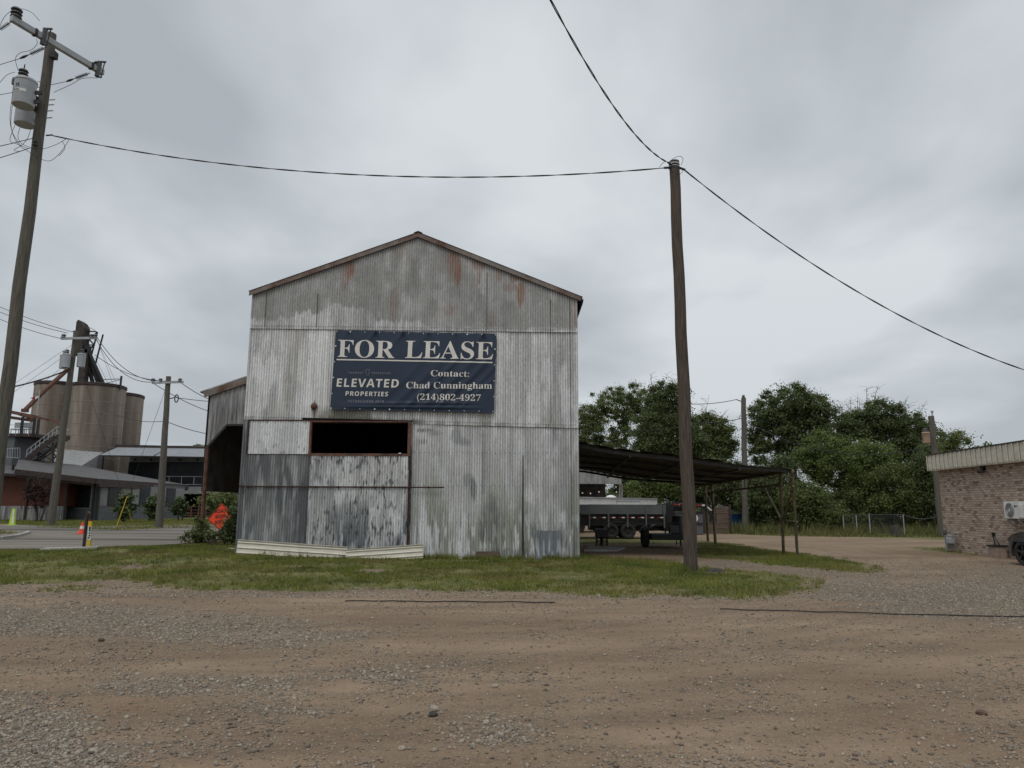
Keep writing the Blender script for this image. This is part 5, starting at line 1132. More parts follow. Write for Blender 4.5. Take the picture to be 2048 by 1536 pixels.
for i in range(nr):
    p = fa+wdir*(i*.30+.035); q.box(p+wn*.004+Vector((0, 0, (zF0+zt_)/2)), (.012, .022, zt_-zF0-.02))
M_CREAMDK = pm('dark_cream', (.25, .235, .195), (.31, .29, .24), 3, .6)  # darker cream for the thin fascia joint lines
q.build_each('fascia_joint', M_CREAMDK, BK)
q = MB(); q.prism([fa+wn*.03+Vector((0, 0, zt_)), fb_+wn*.03+Vector((0, 0, zt_)), fb_+back-2*O+Vector((0, 0, zt_)), fa+back-2*O+Vector((0, 0, zt_))], (0, 0, .04)); q.build('roof_edge', M_BROWNTRIM, BK)
p = onwall(1966, 936, .05); q = MB(); q.box(p, (.12, .14, .16)); p = onwall(1962, 944, .02); q.box(p, (.05, .35, .06)); q.build('soffit_vent', M_BLACK, BK)
q = MB(); q.tube([(MAST_TOP.x+.05, MAST_TOP.y, 3.2), (MAST_TOP.x+.05, MAST_TOP.y, MAST_TOP.z+.15)], .035, 8); q.build('service_mast', M_GALV, BK)
# mini split condenser
a_ = onwall(2006, 1005, .30); zt = a_.z; zb = onwall(2009, 1037, .30).z
A = a_.copy(); UW = .86; UH = max(.5, zt-zb)
AC = empty('air_conditioner', A, 'pale grey wall-mounted air conditioner condenser on the brick wall', 'air conditioner')
c_ = A+wdir*UW/2-wn*.0; 
q = MB(); P0 = [A, A+wdir*UW, A+wdir*UW-wn*.26, A-wn*.26]; q.prism([Vector((p.x, p.y, zb)) for p in P0], (0, 0, UH)); q.build('casing', M_WHITE, AC, bevel=.012)
fc = A+wdir*.31; fc.z = zb+UH/2; fr_ = UH*.41
q = MB(); ring = lambda r_, o_: [fc+wdir*(r_*math.cos(t))+Vector((0, 0, r_*math.sin(t)))+wn*o_ for t in np.linspace(0, 2*math.pi, 29)]
for r_ in (1., .86, .72, .58, .44, .3): q.tube(ring(fr_*r_, .012), .006, 5)
for i in range(16): an = i*math.pi/8; q.tube([fc+wn*.012+(wdir*math.cos(an)+Vector((0, 0, math.sin(an))))*fr_*.2, fc+wn*.012+(wdir*math.cos(an)+Vector((0, 0, math.sin(an))))*fr_], .004, 4)
q.build('fan_grille', M_GALV, AC)
q = MB(); q.add([fc+wn*.004]+ring(fr_, .004), [(0, i, i+1) for i in range(1, 29)]); q.build('fan_recess', M_GREYBOARD, AC)
q = MB(); q.add([fc+wn*.016]+ring(fr_*.18, .016), [(0, i, i+1) for i in range(1, 29)]); q.build('fan_hub', M_WHITE, AC)
lp = A+wdir*.58; lp.z = zt-.14
q = MB(); lc = lp+wn*.004+Vector((0, 0, .03)); q.add([lc+wdir*(.035*math.cos(t))+Vector((0, 0, .035*math.sin(t))) for t in np.linspace(0, 6.0, 20)], [tuple(range(20))]); q.build('round_logo', M_DARKSTEEL, AC)
put_text('logo_print', 'LG', (lp+wdir*.05+wn*.004+Vector((0, 0, .005)), lp+wdir*.13+wn*.004+Vector((0, 0, .005)), lp+wdir*.05+wn*.004+Vector((0, 0, .055))), M_DARKSTEEL, AC, 'sans')
q = MB(); sp_ = A+wdir*(UW*.86)+wn*.02; q.prism([Vector((p.x, p.y, zb+.03)) for p in (sp_, sp_+wdir*.14, sp_+wdir*.14-wn*.1, sp_-wn*.1)], (0, 0, UH*.78)); q.build('valve_cover', M_WHITE, AC, bevel=.01)
q = MB()
for f in (.12, .8): p = A+wdir*UW*f; q.beam(Vector((p.x, p.y, zb-.03)), Vector((p.x, p.y, zb-.03))-wn*.32, .04, .04); q.beam(Vector((p.x, p.y, zb-.04)), Vector((p.x, p.y, zb-.3))-wn*.3, .03, .03)
q.build_each('wall_bracket', M_GALV, AC)
# gas meter
c_ = onwall(1901, 1081, .22); GM = empty('gas_meter', (c_.x, c_.y, 0), 'grey gas meter with pipes at the far corner of the brick building', 'gas meter')
q = MB(); q.box(c_, (.20, .27, .24)); q.build('meter_body', M_GREYPAINT, GM, bevel=.05)
q = MB(); q.lathe(c_+Vector((0, -.02, .12)), [(.001, .0), (.1, .02), (.1, .06), (.001, .08)], 12); q.tube([c_+Vector((-.02, .14, .12)), c_+Vector((-.02, .16, .30)), c_+Vector((.0, .30, .30)), (c_.x, c_.y+.30, -.05)], .025, 8); q.tube([c_+Vector((0, -.14, .12)), c_+Vector((0, -.16, .26)), c_+Vector((.18, -.2, .26))], .025, 8); q.build('pipework', M_GALV, GM)
q = MB(); q.lathe(c_+Vector((-.05, .2, .28)), [(.001, -.05), (.10, -.03), (.10, .03), (.001, .05)], 14, 'X'); q.box((c_.x, c_.y, c_.z-.20), (.13, .18, .14)); q.build('regulator', M_GREYBOARD, GM)
c_ = onwall(1995, 1103, .3); q = MB(); q.box((c_.x, c_.y, .17), (.36, .34, .36)); BX = empty('block_box', (c_.x, c_.y, 0), 'brick-like block with a black standpipe at the foot of the brick wall', 'block')
q.build('block', pm('tan_block', (.22, .17, .14), (.34, .27, .22), 6, .9, bump=.3), BX, bevel=.01)
q = MB(); q.box((c_.x, c_.y, .37), (.42, .40, .04)); q.tube([(c_.x, c_.y, .38), (c_.x, c_.y+.03, .5), (c_.x, c_.y+.1, .62), (c_.x, c_.y+.10, .76)], [.09, .05, .04, .06], 8); q.build('standpipe', M_BLACK, BX)

# ---------------------------------------------------------------- parked car, nose away from the camera
cw = at_y(2042, 1127, 19.6)
CX = cw.x+.02; CYF = 19.55
CAR = empty('parked_car', (CX+.9, CYF-1.4, 0), 'dark grey car parked along the brick wall, cut by the right edge', 'car')
Wd = 1.84
def carpt(s, z, x): return Vector((CX+x, CYF+.85-s, z))
prof = [(0.0, .42), (.05, .60), (.22, .74), (.75, .86), (1.25, .95), (1.75, 1.18), (2.25, 1.38), (2.9, 1.44), (3.6, 1.36), (4.2, 1.14), (4.5, 1.05), (4.65, .85), (4.68, .45)]
st = []
for i in range(len(prof)-1):
    (s0_, z0_), (s1_, z1_) = prof[i], prof[i+1]
    for k in range(4): f = k/4; st.append((s0_+(s1_-s0_)*f, z0_+(z1_-z0_)*f))
st.append(prof[-1])
V = []; ncol = 11
for (s, z) in st:
    tuck = .10*max(0, 1-s/.7)**2*2.5+.08*max(0, (s-4.1)/.6)**2; gh = max(0, z-.90)*.52; sh = min(z, .90)
    half = Wd/2
    xs = [(tuck+.03, .22), (tuck, .40), (tuck, min(sh, .62)), (tuck+.02, sh), (tuck+.02+gh*.55, sh+(z-sh)*.6), (tuck+.10+gh, z-.01), (half, z+.01)]
    row = xs+[(Wd-x, zz) for x, zz in reversed(xs[:-1])]
    V += [carpt(s, zz, x) for x, zz in row]; ncol = len(row)
ns = len(st); ii = (np.arange(ns-1)[:, None]*ncol+np.arange(ncol-1)[None]).ravel()
F = np.stack([ii, ii+1, ii+1+ncol, ii+ncol], 1)
Va = np.array([tuple(v) for v in V])
S_F, S_R = .85, 3.72
keep = []
for f in F:
    c_ = Va[f].mean(0); s = CYF+.85-c_[1]; side = (c_[0]-CX < .25) or (c_[0]-CX > Wd-.25)
    hit = side and any((s-w_)**2+(c_[2]-.34)**2 < .40**2 for w_ in (S_F, S_R)); keep.append(not hit)
npmesh('body', Va, F[np.array(keep)], M_CARPAINT, CAR, smooth=True)
q = MB(); q.box((CX+Wd/2, CYF-1.48, .36), (Wd-.34, 4.2, .30)); q.build('underbody', M_BLACK, CAR)
q = MB()
for w_ in (S_F, S_R):
    for xx in (.035, Wd-.035):
        arc = [carpt(w_-.42*math.cos(t), .34+.42*math.sin(t), xx) for t in np.linspace(-.25, math.pi+.25, 18)]; q.tube(arc, .03, 6)
q.build_each('wheel_arch', M_RUBBER, CAR)
for w_ in (S_F, S_R):
    for xx in (.06, Wd-.06):
        c_ = carpt(w_, .335, xx+(.06 if xx < 1 else -.06)); q = MB(); w2 = .22; r = .335
        q.lathe(c_, [(r*.68, -w2/2), (r*.93, -w2/2), (r, -w2*.3), (r, w2*.3), (r*.93, w2/2), (r*.68, w2/2), (r*.66, 0), (r*.68, -w2/2)], 32, 'X'); wo = q.build('wheel', M_RUBBER, CAR, smooth=True)
        q = MB(); sg = -1 if xx < 1 else 1; fx_ = c_.x+sg*w2*.38
        for k in range(5):
            an = k*2*math.pi/5+.3; d = Vector((0, math.cos(an), math.sin(an))); q.beam(Vector((fx_, c_.y, c_.z))+d*.03, Vector((fx_, c_.y, c_.z))+d*r*.66, .05, .03); 
        q.lathe((fx_, c_.y, c_.z), [(r*.18, 0), (r*.16, .02*sg), (.001, .03*sg)], 14, 'X'); q.lathe((fx_, c_.y, c_.z), [(r*.62, 0), (r*.69, .01*sg), (r*.69, -.03*sg), (r*.62, 0)], 28, 'X'); q.build('rim', M_DARKSTEEL, wo)
q = MB()
for sx_ in (0, 1):
    e_ = lambda x: x if not sx_ else Wd-x
    q.add([carpt(1.45, .98, e_(.05)), carpt(2.3, .97, e_(.045)), carpt(2.32, 1.32, e_(.22)), carpt(1.95, 1.22, e_(.17))], [(0, 1, 2, 3)]); q.add([carpt(2.36, .97, e_(.045)), carpt(3.6, 1.0, e_(.06)), carpt(3.2, 1.34, e_(.22)), carpt(2.38, 1.33, e_(.22))], [(0, 1, 2, 3)])
q.build_each('side_window', M_GLASS, CAR)
for x in (.16, Wd-.16): q = MB(); q.box(carpt(4.64, .84, x), (.26, .10, .14)); q.build('tail_light', M_RED, CAR)
q = MB(); q.add([carpt(3.72, 1.36, .42), carpt(3.72, 1.36, Wd-.42), carpt(4.22, 1.165, Wd-.30), carpt(4.22, 1.165, .30)], [(0, 1, 2, 3)]); q.build('rear_window', M_GLASS, CAR)
q = MB(); q.tube([carpt(1.0, .88, .02), carpt(1.6, .92, .0), carpt(1.65, 1.0, -.16), carpt(1.6, .92, -.05)], .05, 8); q.build('wing_mirror', M_CARPAINT, CAR)
q = MB(); q.add([carpt(.03, .60, .22), carpt(.30, .70, .06), carpt(.34, .74, .10), carpt(.08, .68, .30)], [(0, 1, 2, 3)]); q.build('headlight', M_GLASSLT, CAR)

# ---------------------------------------------------------------- left side of the street
def sheetpoly(nm, pts, mat, parent, th=.06): q = MB(); q.prism(pts, (0, 0, -th)); return q.build(nm, mat, parent)
GBY = 70.0
cA = at_y(191, 1043, GBY); cB = at_y(364, 1040, 88.0); cC = at_y(126, 1043, GBY+1.5)
GB = empty('grey_sided_building', (cA.x, cA.y, 0), 'low grey-sided building with dark windows and a dark metal roof across the street', 'building')
hA = at_y(191, 962, GBY).z; hB = at_y(364, 977, 88).z; Hh = (hA+hB)/2+.1
A, B, C = (Vector((p.x, p.y, 0)) for p in (cA, cB, cC)); Dd = B+(C-A)*1.0+Vector((-4, 3, 0))
q = MB(); q.prism([A, B, Dd, C], (0, 0, Hh)); q.build('wall', M_SIDING, GB)
zs = Hh*.38; nAB = Vector(((B-A).y, -(B-A).x, 0)).normalized(); nAB = nAB if nAB.x > 0 else -nAB; nCA = Vector(((A-C).y, -(A-C).x, 0)).normalized(); nCA = nCA if nCA.y < 0 else -nCA
def band(P, Q, n_, f0, f1, z0, z1, o_, mat, nm, par): q = MB(); a_ = P.lerp(Q, f0)+n_*o_; b_ = P.lerp(Q, f1)+n_*o_; q.prism([a_+Vector((0, 0, z0)), b_+Vector((0, 0, z0)), b_+Vector((0, 0, z1)), a_+Vector((0, 0, z1))], -n_*.03); return q.build(nm, mat, par)
band(A, B, nAB, .01, .999, zs, Hh-.25, .03, M_SIDELT, 'upper_siding', GB)
def fpx_(px): # fraction along A-B at which the sight line crosses
    d = ray(px, 1000); t = ((A.x)*(d.y)-(A.y)*(d.x)); e = (B-A); return (d.x*A.y-d.y*A.x)/(d.y*e.x-d.x*e.y)
for (p0_, p1_, g_) in ((216, 238, M_GLASS), (279, 297, M_GLASSLT), (332, 348, M_GLASSLT)):
    f0, f1 = fpx_(p0_), fpx_(p1_); w_ = band(A, B, nAB, f0-.01, f1+.01, zs-.02, Hh-.28, .06, M_BROWNTRIM, 'window', GB); band(A, B, nAB, f0, f1, zs+.06, Hh-.36, .08, g_, 'pane', w_)
for px in (259, 317): f0 = fpx_(px); band(A, B, nAB, f0, f0+.018, .0, Hh-.2, .07, M_BLACK, 'downpipe', GB)
f0 = fpx_(199)
for k in range(7): z_ = zs+.15+k*.24; band(A, B, nAB, f0, f0+.03, z_, z_+.12, .06, M_SIDELT, 'sign_letter', GB)
w_ = band(C, A, nCA, .30, .82, zs-.3, Hh-.2, .04, M_SIDELT, 'window', GB); band(C, A, nCA, .34, .78, zs-.2, Hh-.3, .07, M_GLASS, 'pane', w_)
q = MB(); q.box((A.x+.1, A.y-.1, Hh/2), (.22, .22, Hh)); q.box((A.x-.35, A.y-.12, Hh/2), (.12, .12, Hh)); q.build('corner_post', M_BLACK, GB)
for k in range(1, 9): band(A, B, nAB, 0, 1, k*.23, k*.23+.015, .012, M_BROWNTRIM, 'lap_line', GB) if k in (3, 6) else None
e0 = at_y(30, 938, 66); e1 = at_y(192, 957, 68.6); e2 = at_y(377, 970, 90); r0_ = at_y(37, 919, 74); r1_ = at_y(150, 929, 80); r2_ = at_y(232, 944, 84)
q = MB(); q.add([e0, e1, r1_, r0_], [(0, 1, 2, 3)]); q.add([e1, e2, r2_], [(0, 1, 2)]); q.add([e1, r2_, r1_], [(0, 1, 2)]); q.build('roof', M_ROOFDK, GB)
q = MB()
for a_, b_ in ((e0, e1), (e1, e2)): q.beam(a_+Vector((0, 0, -.25)), b_+Vector((0, 0, -.25)), .12, .5); q.beam(a_+Vector((0, .4, -.62)), b_+Vector((-.3, .2, -.55)), .3, .25)
q.build('fascia', M_BROWNTRIM, GB)
# red cedar wing
RW = empty('red_wing', (at_y(60, 1040, 69).x, 69, 0), 'red cedar clad wing with a tin wainscot behind the street trees', 'building')
ra, rb = at_y(-60, 1040, 69.5), at_y(131, 1040, 69.5); z_t, z_m = at_y(60, 951, 69.5).z, at_y(60, 1012, 69.5).z
q = MB(); q.box(((ra.x+rb.x)/2, 72.5, (z_t+z_m)/2), (rb.x-ra.x, 6, z_t-z_m)); q.build('cedar_wall', M_REDWOOD, RW)
ribwall('tin_wainscot', (ra.x, 69.45, 0), (rb.x, 69.45, 0), 0, z_m, M_TIN2, RW, pitch=.3, amp=.03)
q = MB(); 
for px in (52, 131): x_ = at_y(px, 1000, 69.3).x; q.box((x_, 69.35, z_t/2), (.16, .12, z_t))
q.build('downpipe', M_BROWNTRIM, RW)
f0_, f1_ = at_y(-60, 944, 68.6), at_y(142, 952, 68.6); g0_, g1_ = at_y(-60, 925, 76), at_y(75, 935, 76)
q = MB(); q.add([f0_, f1_, g1_, g0_], [(0, 1, 2, 3)]); q.build('roof', M_ROOFDK, RW); q = MB(); q.beam(f0_+Vector((0, 0, -.12)), f1_+Vector((0, 0, -.12)), .1, .25); q.build('gutter', M_BLACK, RW)
q = MB(); q.tube([at_y(25, 940, 72), at_y(27, 930, 72)], .12, 8); q.build('vent_pipe', M_BLACK, RW)
# shed roof of ribbed metal between
TS = empty('tin_roofed_shed', (at_y(160, 920, 88).x, 88, 0), 'shed with a pale ribbed metal roof in front of the silos', 'shed')
t0_, t1_, t2_, t3_ = at_y(100, 938, 84), at_y(158, 936, 84), at_y(207, 905, 93), at_y(112, 898, 93)
V = []; n = 120
for i in range(n):
    t = i/(n-1); o_ = Vector((0, 0, .06*max(0, math.cos(t*2*math.pi*15)))); V += [t0_.lerp(t1_, t)+o_, t3_.lerp(t2_, t)+o_]
i = np.arange(n-1)*2; npmesh('roof', np.array(V), np.stack([i, i+2, i+3, i+1], 1), M_ROOFGR, TS)
q = MB(); q.add([t1_, t2_, Vector((t2_.x, t2_.y, 0)), Vector((t1_.x, t1_.y, 0))], [(0, 1, 2, 3)]); q.add([t0_, t1_, Vector((t1_.x, t1_.y, 0)), Vector((t0_.x, t0_.y, 0))], [(0, 1, 2, 3)]); q.build('wall', M_SIDELT, TS)
# two storey building with awning
UY = 95.0
UB = empty('awning_building', (at_y(320, 960, UY).x, UY, 0), 'two-storey building with a long grey awning and glass doors behind the grey-sided one', 'building')
ua, ub = at_y(257, 950, UY), at_y(440, 950, UY); zt_ = at_y(300, 891, UY).z; zl_ = at_y(300, 982, UY).z
q = MB(); q.box(((ua.x+ub.x)/2, UY+4, (zt_+zl_)/2), (ub.x-ua.x, 8, zt_-zl_)); q.build('upper_wall', M_SIDELT, UB)
q = MB(); q.box(((ua.x+ub.x)/2, UY+5, zl_/2), (ub.x-ua.x, 6, zl_)); q.build('lower_wall', M_BLACK, UB)
q = MB(); q.beam(at_y(231, 892, UY-.3), at_y(440, 897, UY-.3), .3, .4); q.build('roof_edge', M_BROWNTRIM, UB)
aw = [at_y(199, 910, UY-4), at_y(440, 914, UY-4), at_y(440, 897.5, UY-.4), at_y(236, 894.5, UY-.4)]
q = MB(); q.add(aw, [(0, 1, 2, 3)]); q.build('awning', M_AWN, UB); q = MB(); q.beam(aw[0]+Vector((0, 0, -.08)), aw[1]+Vector((0, 0, -.08)), .08, .14); q.beam(at_y(308, 911, UY-4), at_y(330, 899, UY-2), .06, .06); q.build('awning_bar', M_BLACK, UB)
q = MB(); p = at_y(207, 912, UY-4); q.beam(p, Vector((p.x, p.y, 0)), .16, .16); q.build('awning_post', M_BLACK, UB)
for (p0_, p1_, g_) in ((258, 286, M_GLASS), (291, 318, M_GLASS), (322, 350, M_GLASS), (354, 385, M_GLASS), (389, 412, M_GLASSLT)):
    a_ = at_y(p0_, 924, UY-.02); b_ = at_y(p1_, 975, UY-.02); q = MB(); q.box(((a_.x+b_.x)/2, UY-.03, (a_.z+b_.z)/2), (b_.x-a_.x, .06, a_.z-b_.z)); w_ = q.build('window', M_BROWNTRIM, UB)
    q = MB(); ww = (b_.x-a_.x-.2)/2
    for sg in (-1, 1): q.box(((a_.x+b_.x)/2+sg*(ww/2+.03), UY-.07, (a_.z+b_.z)/2), (ww, .04, a_.z-b_.z-.2))
    q.build('pane', g_, w_)
for px in (270, 302, 331, 360, 395): p = at_y(px, 919, UY-.3); q = MB(); q.lathe(p, [(.001, .2), (.05, .18), (.08, .05), (.22, -.12), (.2, -.14)], 10); q.build('wall_lamp', M_BLACK, UB)
q = MB(); za_, zb2 = at_y(380, 953, UY-2.2), at_y(380, 969, UY-2.2)
for z_ in (za_.z, zb2.z): q.beam(Vector((at_y(318, 950, UY-2.2).x, UY-2.2, z_)), Vector((ub.x, UY-2.2, z_)), .06, .06)
for px in (338, 363, 388, 410): x_ = at_y(px, 960, UY-2.2).x; q.beam(Vector((x_, UY-2.2, za_.z)), Vector((x_, UY-2.2, zb2.z)), .06, .06)
q.build('balcony_rail', M_GALV, UB)
q = MB(); a_ = at_y(318, 972, UY-2.3); q.box(((a_.x+ub.x)/2, UY-1.1, a_.z-.5), (ub.x-a_.x, 2.4, .9)); q.build('balcony', M_SIDELT, UB)
PF = empty('pipe_fence', (at_y(385, 1020, 86).x, 86, 0), 'rusty pipe rail fence in the shade beneath the awning building', 'fence')
for py in (1013, 1020, 1026, 1031): q = MB(); q.beam(at_y(366, py, 86), at_y(420, py, 86), .08, .08); q.build('rail', M_RUST, PF)
for px in (368, 383, 398, 412): q = MB(); p = at_y(px, 1012, 86); q.beam(p, Vector((p.x, p.y, 0)), .1, .1); q.build('post', M_RUST, PF)

# silos
def silo(px, Yc, rpx, ytop, lab):
    c_ = at_y(px, ytop, Yc); r = rpx*Yc/FPX; z = c_.z; t = empty('concrete_silo', (c_.x, Yc, 0), lab, 'silo', 'concrete grain silos')
    q = MB(); q.lathe((c_.x, Yc, 0), [(r, 0), (r, z-.5)], 56); q.build('drum', M_CONC, t, smooth=True)
    for k in range(1, int(z/1.5)): q = MB(); q.lathe((c_.x, Yc, k*1.5), [(r, 0), (r+.02, .02), (r+.02, .07), (r, .09)], 56); q.build('pour_joint', M_CONC2, t, smooth=True)
    q = MB(); q.lathe((c_.x, Yc, z), [(r*1.0, -.5), (r*1.03, -.42), (r*1.03, -.08), (r*.98, 0), (.001, .12)], 56); q.build('rim', M_BROWNTRIM, t, smooth=True); return c_, r, z
S1 = silo(122, 101, 45, 768, 'leftmost concrete silo, partly behind the slanting conveyor pipe')
S2 = silo(198, 98, 50, 771, 'middle concrete silo, widest and nearest, with a dark vertical stain')
S3 = silo(238, 107, 46, 789, 'rightmost concrete silo, standing farthest back and lowest in view')
EY = 96
EL = empty('grain_elevator', (at_y(156, 900, EY).x, EY, 0), 'dark grain elevator leg with a blocky head and spouts rising between the silos', 'grain elevator')
ea, eb = at_y(150, 850, EY), at_y(163, 850, EY); zt_ = at_y(160, 700, EY).z
M_ELEV = pm('sooty_steel', (.030, .026, .025), (.075, .065, .06), 2, .8, c3=(.055, .035, .03))
q = MB(); q.box(((ea.x+eb.x)/2, EY, zt_/2), (eb.x-ea.x, 1.0, zt_)); q.build('leg_casing', M_ELEV, EL)
ha, hb = at_y(154, 690, EY), at_y(171, 690, EY); z0_, z1_ = at_y(160, 712, EY).z, at_y(160, 642, EY).z; w_ = hb.x-ha.x
q = MB(); q.prism([(ha.x, EY-.7, z0_), (hb.x, EY-.7, z0_), (hb.x, EY-.7, z1_-1.0), (hb.x-.4, EY-.7, z1_-.35), (hb.x-.9, EY-.7, z1_), (ha.x+.2, EY-.7, z1_), (ha.x, EY-.7, z1_-.3)], (0, 1.4, 0)); q.build('head', pm('weathered_head', (.028, .025, .022), (.075, .062, .052), 2, .85), EL)
q = MB(); hp = at_y(167, 690, EY); 
la_, lb_ = at_y(166, 672, EY+.6), at_y(194, 672, EY+.6); zz = [at_y(180, y, EY+.6).z for y in (664, 690, 715, 742, 770)]
for x_, tx in ((la_.x, 0), (lb_.x, -1.1)):
    for yy in (0, 1.4): q.beam((x_, EY+.6+yy, zz[0]), (x_+tx, EY+.6+yy, zz[-1]), .16, .16)
for i in range(4):
    f0, f1 = i/4, (i+1)/4; xl0 = lb_.x-1.1*f0; xl1 = lb_.x-1.1*f1
    q.beam((la_.x, EY+.6, zz[i]), (xl1, EY+.6, zz[i+1]), .15, .15); q.beam((xl0, EY+.6, zz[i]), (la_.x, EY+.6, zz[i+1]), .15, .15); q.beam((la_.x, EY+.6, zz[i+1]), (xl1, EY+.6, zz[i+1]), .15, .15)
q.beam((la_.x-1.2, EY+.3, zz[0]), (lb_.x, EY+.3, zz[0]), .3, .12); q.beam((la_.x, EY, zz[0]+1.0), (lb_.x, EY, zz[0]+.1), .06, .06); q.beam((la_.x+.6, EY, zz[0]), (la_.x+.6, EY, zz[0]+1), .06, .06)
q.build('lattice_tower', M_BLACK, EL)
q = MB(); q.prism([at_y(160, 690, EY-.5), at_y(175, 690, EY-.5), at_y(174, 705, EY-.5), at_y(163, 705, EY-.5)], (0, 1, 0)); q.build('distributor', M_BLACK, EL)
for (pa, pb, w_) in (((167, 700), (171, 772), .36), ((169, 700), (187, 772), .26), ((172, 698), (199, 772), .28), ((174, 698), (208, 773), .3), ((166, 702), (165, 772), .14)):
    q = MB(); q.tube([at_y(*pa, EY), at_y(*pb, EY+1)], w_, 10); q.build('spout', M_BLACK, EL)
q = MB(); q.tube([at_y(145, 730, EY-1), at_y(84, 786, EY-4), at_y(48, 822, EY-6)], .28, 10); q.build('conveyor_pipe', M_RUST, EL)
q = MB(); a_ = at_y(240, 780, EY+1); b_ = at_y(243, 752, EY+1); q.beam(a_, b_, .2, .2); q.beam(b_+Vector((0, 0, -.4)), at_y(186, 760, EY+1), .08, .08); q.beam(b_+Vector((0, 0, -.5)), at_y(205, 768, EY+1), .06, .06); q.build('roof_davit', M_BLACK, EL)
q = MB()
for (pa, pb) in (((190, 672), (235, 772)), ((192, 672), (228, 775)), ((190, 715), (220, 775)), ((145, 700), (20, 790)), ((143, 690), (25, 770)), ((143, 720), (80, 770))): q.tube([at_y(*pa, EY+1), at_y(*pb, EY+2)], .02, 4)
q.build_each('stay_wire', M_WIRE, EL)
PN = empty('pennant_flag', at_y(78, 795, EY-6), 'small red white and black pennant flying beside the leftmost silo', 'flag')
q = MB(); q.add([at_y(60, 796, 90), at_y(71, 793, 90), at_y(70, 800, 90)], [(0, 1, 2)]); q.build('red_panel', M_RED, PN)
q = MB(); q.add([at_y(71, 793, 90), at_y(80, 790, 90), at_y(78, 794, 90), at_y(70, 799, 90)], [(0, 1, 2, 3)]); q.build('white_panel', M_WHITE, PN)
q = MB(); q.add([at_y(70, 799.5, 90), at_y(79, 793, 90), at_y(77, 801, 90)], [(0, 1, 2)]); q.build('black_panel', M_BLACK, PN)
q = MB(); q.tube([at_y(79.5, 780, 90), at_y(73, 838, 90)], .08, 6); q.build('flagpole', M_GALV, PN)
# roof deck with stairs
KY = 78.0
DK = empty('roof_deck', (at_y(40, 900, KY).x, KY, 0), 'raised dining deck with a rusty steel frame beside the silos', 'deck')
kq = lambda px, py, y=KY: at_y(px, py, y)
q = MB(); p0_, p1_ = kq(-60, 875), kq(68, 875); zf = kq(40, 870).z; q.box(((p0_.x+p1_.x)/2, KY+3, zf), (p1_.x-p0_.x, 6, .35)); q.build('deck_floor', M_BROWNTRIM, DK)
q = MB(); q.box(((p0_.x+p1_.x)/2-1, KY+3, zf/2), (p1_.x-p0_.x-2.4, 5.6, zf)); q.build('base_wall', M_SIDING, DK)
q = MB(); q.beam(kq(-40, 812), kq(72, 834), .25, .35); q.beam(kq(-40, 826), kq(70, 842, KY+4), .2, .3); q.beam(kq(72, 834), kq(125, 846), .2, .25); q.beam(kq(30, 826), kq(70, 840, KY+5), .15, .2); q.box(kq(50, 821), (.55, .5, .35)); q.build('top_frame', M_RUST, DK)
for px, yt, yb in ((46, 834, 874), (70, 836, 874), (78, 838, 872)): q = MB(); a_ = kq(px, yt); q.box((a_.x, KY, (a_.z+kq(px, yb).z)/2), (.22, .2, a_.z-kq(px, yb).z)); q.build('post', M_BLACK, DK)
q = MB()
for py in (847, 857): q.beam(kq(-40, py-2), kq(70, py+6), .05, .05)
for px in (5, 18, 31, 44, 57): q.beam(kq(px, 848), kq(px, 872), .04, .04)
q.build('deck_rail', M_GALV, DK)
for i, px in enumerate((33, 48, 54, 60)):
    t = empty('deck_chair', kq(px, 868, KY+.5+i*.3), 'grey slatted chair standing on the raised dining deck', 'chair', 'grey chairs on the raised deck'); c_ = LOC[t]
    q = MB(); q.box(c_+Vector((0, 0, .95)), (.6, .08, .6)); q.build('backrest', M_GREYPAINT, t); q = MB(); q.box(c_+Vector((0, -.3, .5)), (.6, .6, .06)); q.build('seat', M_GREYPAINT, t)
    for dx in (-.26, .26): q = MB(); q.box(c_+Vector((dx, -.55, .25)), (.06, .06, .5)); q.build('leg', M_GREYPAINT, t)
SR = empty('steel_stairs', (kq(80, 920, 76).x, 76, 0), 'outdoor steel staircase with pale handrails on a braced frame left of the silos', 'staircase')
sa, sb_ = kq(52, 920, 75), kq(112, 873, 76)
q = MB(); q.beam(sa, sb_, .12, .45); q.beam(sb_, kq(140, 876, 76), .12, .45); q.beam(sa+Vector((-.2, 1.6, 0)), sb_+Vector((-.2, 1.6, 0)), .12, .45); q.build('stringer', M_BROWNTRIM, SR)
for i in range(14): p = sa.lerp(sb_, (i+.5)/14); q = MB(); q.box(p+Vector((-.1, .8, .15)), (.34, 1.6, .05)); q.build('step', M_GALV, SR)
q = MB()
for dz in (.55, 1.05): q.beam(sa+Vector((0, 0, dz)), sb_+Vector((0, 0, dz)), .06, .06); q.beam(sa+Vector((-.2, 1.6, dz)), sb_+Vector((-.2, 1.6, dz)), .06, .06); q.beam(sb_+Vector((0, 0, dz)), kq(140, 860, 76), .06, .06)
for i in range(8): p = sa.lerp(sb_, i/7); q.beam(p, p+Vector((0, 0, 1.05)), .05, .05)
q.beam(kq(8, 897, 75), kq(40, 896, 75), .05, .05); q.beam(kq(8, 914, 75), kq(40, 916, 75), .05, .05)
for px in (10, 15, 20, 25, 30, 35, 40): q.beam(kq(px, 897, 75), kq(px, 915, 75), .03, .03)
q.build('handrail', M_GALV, SR)
q = MB(); fr_pts = [(78, 903), (106, 885), (118, 885)]
for px, yt in fr_pts: q.beam(kq(px, yt, 76), kq(px, 924, 76), .16, .16)
